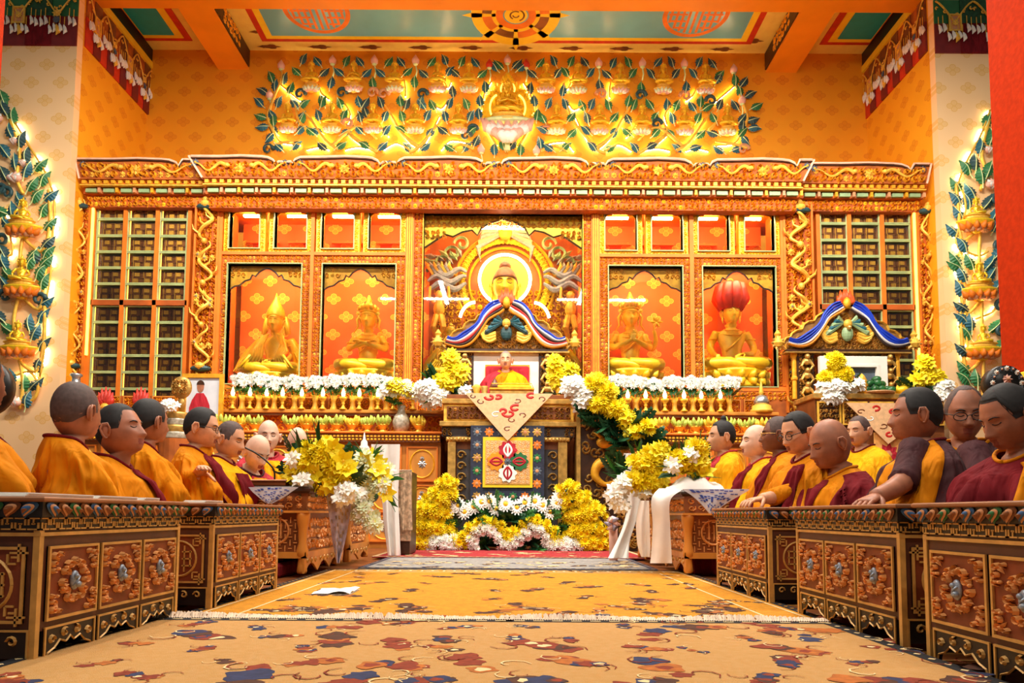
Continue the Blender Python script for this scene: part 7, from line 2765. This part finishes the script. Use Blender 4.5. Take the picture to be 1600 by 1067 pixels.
cup('offering_cup', 'pale gold stupa-shaped jar before the second throne picture', 1347, [(.06, 0), (.06, .1), (.07, .11), (.05, .15), (.06, .17), (.03, .23), (.004, .26)], 'gilt_pale', 8.55, zt2)
cup('offering_cup', 'gold bowl with yellow dome at the right of the green melons', 1409, [(.05, 0), (.08, .04), (.1, .07), (.07, .09), (.06, .12), (.004, .16)], 'gilt_yellow', 8.6, zt2)

# ================================================================== cloths and scarves


def cloth(name, label, rows, mats, Y0, waves=3, amp=.03, cat='scarf', n=14, group=None, tuck=0.0, patt=None):
    """hanging cloth: rows of (px left, px right, py, depth offset)"""
    c = at((rows[-1][0] + rows[-1][1]) / 2, rows[-1][2], Y0)
    G = []
    N = 22
    R_ = spline([(r[0], r[1], r[2]) for r in rows], N)
    Dp = spline([(r[3] if len(r) > 3 else 0, 0, 0) for r in rows], N)
    for i in range(N):
        row = []
        for j in range(n):
            u = j / (n - 1)
            Y = Y0 + Dp[i].x + amp * sin(u * waves * 2 * PI + i * .12) * (.3 + .7 * i / N)
            p = at(R_[i].x + (R_[i].y - R_[i].x) * u, R_[i].z, Y)
            row.append(tuple(p))
        G.append(row)
    q = MB(); q.grid(G, 0)
    b2_ = [[(x, y + .006, z) for x, y, z in r] for r in G]
    q.grid(b2_[::-1], 0)
    if patt:
        rr = random.Random(patt[1])
        for k in range(patt[2]):
            i0, j0 = rr.randrange(1, N - 3), rr.randrange(1, n - 2)
            a, b_, c_, d = Vector(G[i0][j0]), Vector(G[i0][j0 + 1]), Vector(G[i0 + 1][j0 + 1]), Vector(G[i0 + 1][j0])
            q.add([tuple(p + Vector((0, -.004, 0))) for p in (a, a * .2 + b_ * .8, c_, d * .8 + c_ * .2)], [(0, 1, 2, 3)], 1)
    o = q.build(name, [mats, patt[0]] if patt else mats, smooth=True)
    tag(o, label, cat, group)
    return o


KG = 'white scarves draped at the tables'
mat('cloth_blue', (58, 84, 176), .6)
mat('cloth_lilac', (190, 180, 200), .6, var=.2, scale=30)
mat('cloth_ice', (214, 220, 236), .6, var=.05)
mat('cloth_brocade', (190, 160, 130), .55, var=.4, scale=30)
# left: standing scarf and chair
t = thing('draped_stand', 'dark wooden stand with brocade drape behind the left flowers', 'stand', at(632, 865, 6.9))
p0, p1 = at(612, 868, 6.9), at(641, 868, 6.9)
z1 = at(630, 736, 6.9).z
q = MB(); q.b2(p0.x, p1.x, 6.85, 7.3, .03, z1, 0, .01); q.build('frame', 'wood_dark', t)
q = MB(); q.b2(p0.x + .06, p1.x + .01, 6.83, 6.86, at(630, 845, 6.9).z, z1 + .01, 0, .005); q.build('drape', 'cloth_brocade', t)
cloth('white_scarf', 'bright white scarf hanging from the stand behind the left flowers', [(580, 625, 694, .0), (584, 624, 730, 0), (596, 622, 775, 0), (600, 624, 820, 0), (606, 626, 868, 0)], 'scarf_white', 6.7, 2, .05, group=KG)
t = cloth('white_scarf', 'short grey-white scarf hanging over the right side of the dark stand', [(626, 642, 738), (626, 643, 780), (625, 644, 815), (627, 645, 828)], 'cloth_brocade', 6.78, 2, .02, group=KG)
cloth('brocade_cloth', 'lilac brocade pointed cloth hanging off the dark table at left', [(508, 545, 762), (512, 548, 790), (516, 544, 820), (520, 538, 850), (526, 530, 880)], 'cloth_lilac', 4.86, 1.5, .03, cat='cloth', patt=('cloth_brocade', 2, 60))
cloth('brocade_cloth', 'blue and white brocade corner hanging off the left table end', [(388, 466, 761), (394, 456, 768), (402, 446, 775), (410, 434, 782), (417, 424, 787)], 'cloth_ice', 4.6, 1, .006, cat='cloth', patt=('cloth_blue', 3, 70))
cloth('brocade_cloth', 'striped brocade cloth hanging beneath the pale lilies', [(600, 632, 790, .05), (598, 618, 815), (602, 614, 840), (606, 610, 852)], 'cloth_brocade', 6.78, 1.5, .02, cat='cloth')
# right
cloth('brocade_cloth', 'blue and white brocade corner hanging off the right table end', [(1066, 1174, 764), (1078, 1160, 772), (1088, 1146, 780), (1098, 1130, 790), (1108, 1114, 802)], 'cloth_ice', 4.72, 1, .006, cat='cloth', patt=('cloth_blue', 4, 80))
cloth('white_scarf', 'tall white scarf looped beside the stair flank and trailing onto the rug', [(975, 992, 708), (970, 998, 735), (975, 1000, 760), (980, 1000, 790), (974, 992, 820), (964, 984, 845), (950, 982, 872, -.05)], 'scarf_white', 5.9, 1.5, .03, group=KG)
cloth('white_scarf', 'narrow white scarf hanging between two wider ones on the right', [(1000, 1014, 782), (994, 1015, 815), (996, 1016, 850), (1002, 1016, 870)], 'scarf_white', 5.15, 1.5, .03, group=KG)
cloth('white_scarf', 'broad white scarf hanging over the corner of the right table', [(1030, 1072, 763, .08), (1018, 1048, 780), (1020, 1047, 820), (1018, 1049, 860), (1016, 1050, 880)], 'scarf_white', 4.86, 1, .015, group=KG)
# heap of scarves on the table
q = MB()
G = []
for i in range(20):
    row = []
    for j in range(26):
        u, v = j / 25, i / 19
        e = max(0, sin(PI * u)) ** .5 * max(0, sin(PI * v)) ** .5
        px = 1040 + 96 * u
        p = at(px, 766, 4.9 + .5 * v)
        h_ = e * (.13 * (1 - abs(u - .5)) + .03 * noise.noise(Vector((u * 7, v * 5, 2))) + .016 * sin(u * 20 + v * 6))
        row.append((p.x, 4.94 + .5 * v, .606 + max(0, h_)))
    G.append(row)
q.grid(G)
o = q.build('white_scarf', 'scarf_white', smooth=True)
tag(o, 'heap of folded white scarves lying on the right carved table', 'scarf', KG)
t = thing('ribbon_flower', 'pink and purple ribbon rosette beside the right flower bank', 'ribbon', at(958, 830, 6.2))
q = MB()
for k in range(6):
    a = k * 1.05
    c = at(956, 818, 6.2)
    q.tube([(c.x, c.y, c.z), (c.x + .05 * cos(a), c.y - .05, c.z + .05 * sin(a)), (c.x + .03 * cos(a + .6), c.y - .02, c.z + .06 * sin(a + .6))], [.01, .03, .01], 6, k % 2)
p = at(958, 868, 6.2)
q.b2(c.x - .02, c.x + .05, 6.2, 6.24, .03, c.z, 0)
q.build('ribbon', ['pink_lotus', 'cloth_lilac'], t, True)

# ================================================================== on the prayer tables
for (y0, y1, lab) in ((1.98, 2.31, 'long white sheet of scripture nearest the left edge'), (2.33, 2.58, 'white sheet of scripture in the middle of the nearest left table'), (2.62, 2.74, 'short white sheet at the far end of the nearest left table'), (3.14, 3.34, 'white sheet of scripture on the second left table')):
    q = MB()
    for k in range(4):
        q.b2(-1.47 + .003 * k, -1.37 + .002 * k, y0 + .004 * k, y1 - .003 * k, .4722 + .0032 * k, .4752 + .0032 * k)
    tag(q.build('scripture_sheet', 'paper'), lab, 'paper', 'loose scripture sheets on the left tables')
t = thing('reading_board', 'brown reading desk board before the bowing person', 'board', at(410, 760, 4.8))
pa, pb = at(374, 758, 4.72), at(446, 758, 4.72)
q = MB(); q.b2(pa.x, pb.x, 4.72, 4.98, .606, .64, 0, .008); q.build('board', 'wood_brown', t)
q = MB(); q.b2(pa.x - .01, pb.x + .01, 4.71, 4.99, .64, .652, 0, .004); q.build('top', 'peach_paint', t)
t = thing('microphone', 'black gooseneck microphone curving toward the bowing person', 'microphone', at(430, 757, 4.75))
q = MB(); P = spline([at(429, 752, 4.76), at(428, 735, 4.76), at(418, 722, 4.75), at(400, 708, 4.74), at(382, 699, 4.73)], 16); q.tube(P, .006, 6); q.build('gooseneck', 'black_plastic', t, True)
q = MB(); c = at(377, 697, 4.73); q.ell(c, (.022, .02, .018), 10, 8); q.build('foam_head', 'black_plastic', t, True)
q = MB(); c = at(430, 753, 4.76); q.lathe([(.035, -.02), (.035, .0), (.02, .012)], 12, c); q.build('base', 'black_plastic', t, True)

# painted drum rims at the picture's edges
for px, py, Y, r, lab in ((-26, 606, 4.2, .17, 'black hoop painted with white flowers at the left edge'), (1566, 600, 4.35, .11, 'black rounded finial with white and pink flowers by the red column')):
    c = at(px, py, Y)
    t = thing('painted_hoop', lab, 'hoop', (c.x, c.y, 0))
    q = MB(); q.M = Matrix.Translation(c) @ Matrix.Rotation(PI / 2, 4, 'X'); q.lathe([(r, -.04), (r * 1.05, 0), (r, .04)], 28); q.build('disc', 'black_paint', t, True)
    q = MB()
    for k in range(16):
        a = 2 * PI * k / 16
        q.rosette(c.x + r * .82 * cos(a), c.z + r * .82 * sin(a), r * .17, c.y - .043, .02, k % 2, 2)
    q.rosette(c.x, c.z + r * .2, r * .3, c.y - .043, .03, 3, 2)
    q.build('flower_painting', ['white_paint', 'slate_paint', 'peach_paint', 'pink_lotus'], t)
    q = MB(); q.tube([(c.x, c.y, .0), (c.x, c.y, c.z - r)], .03, 10); q.build('post', 'black_paint', t)
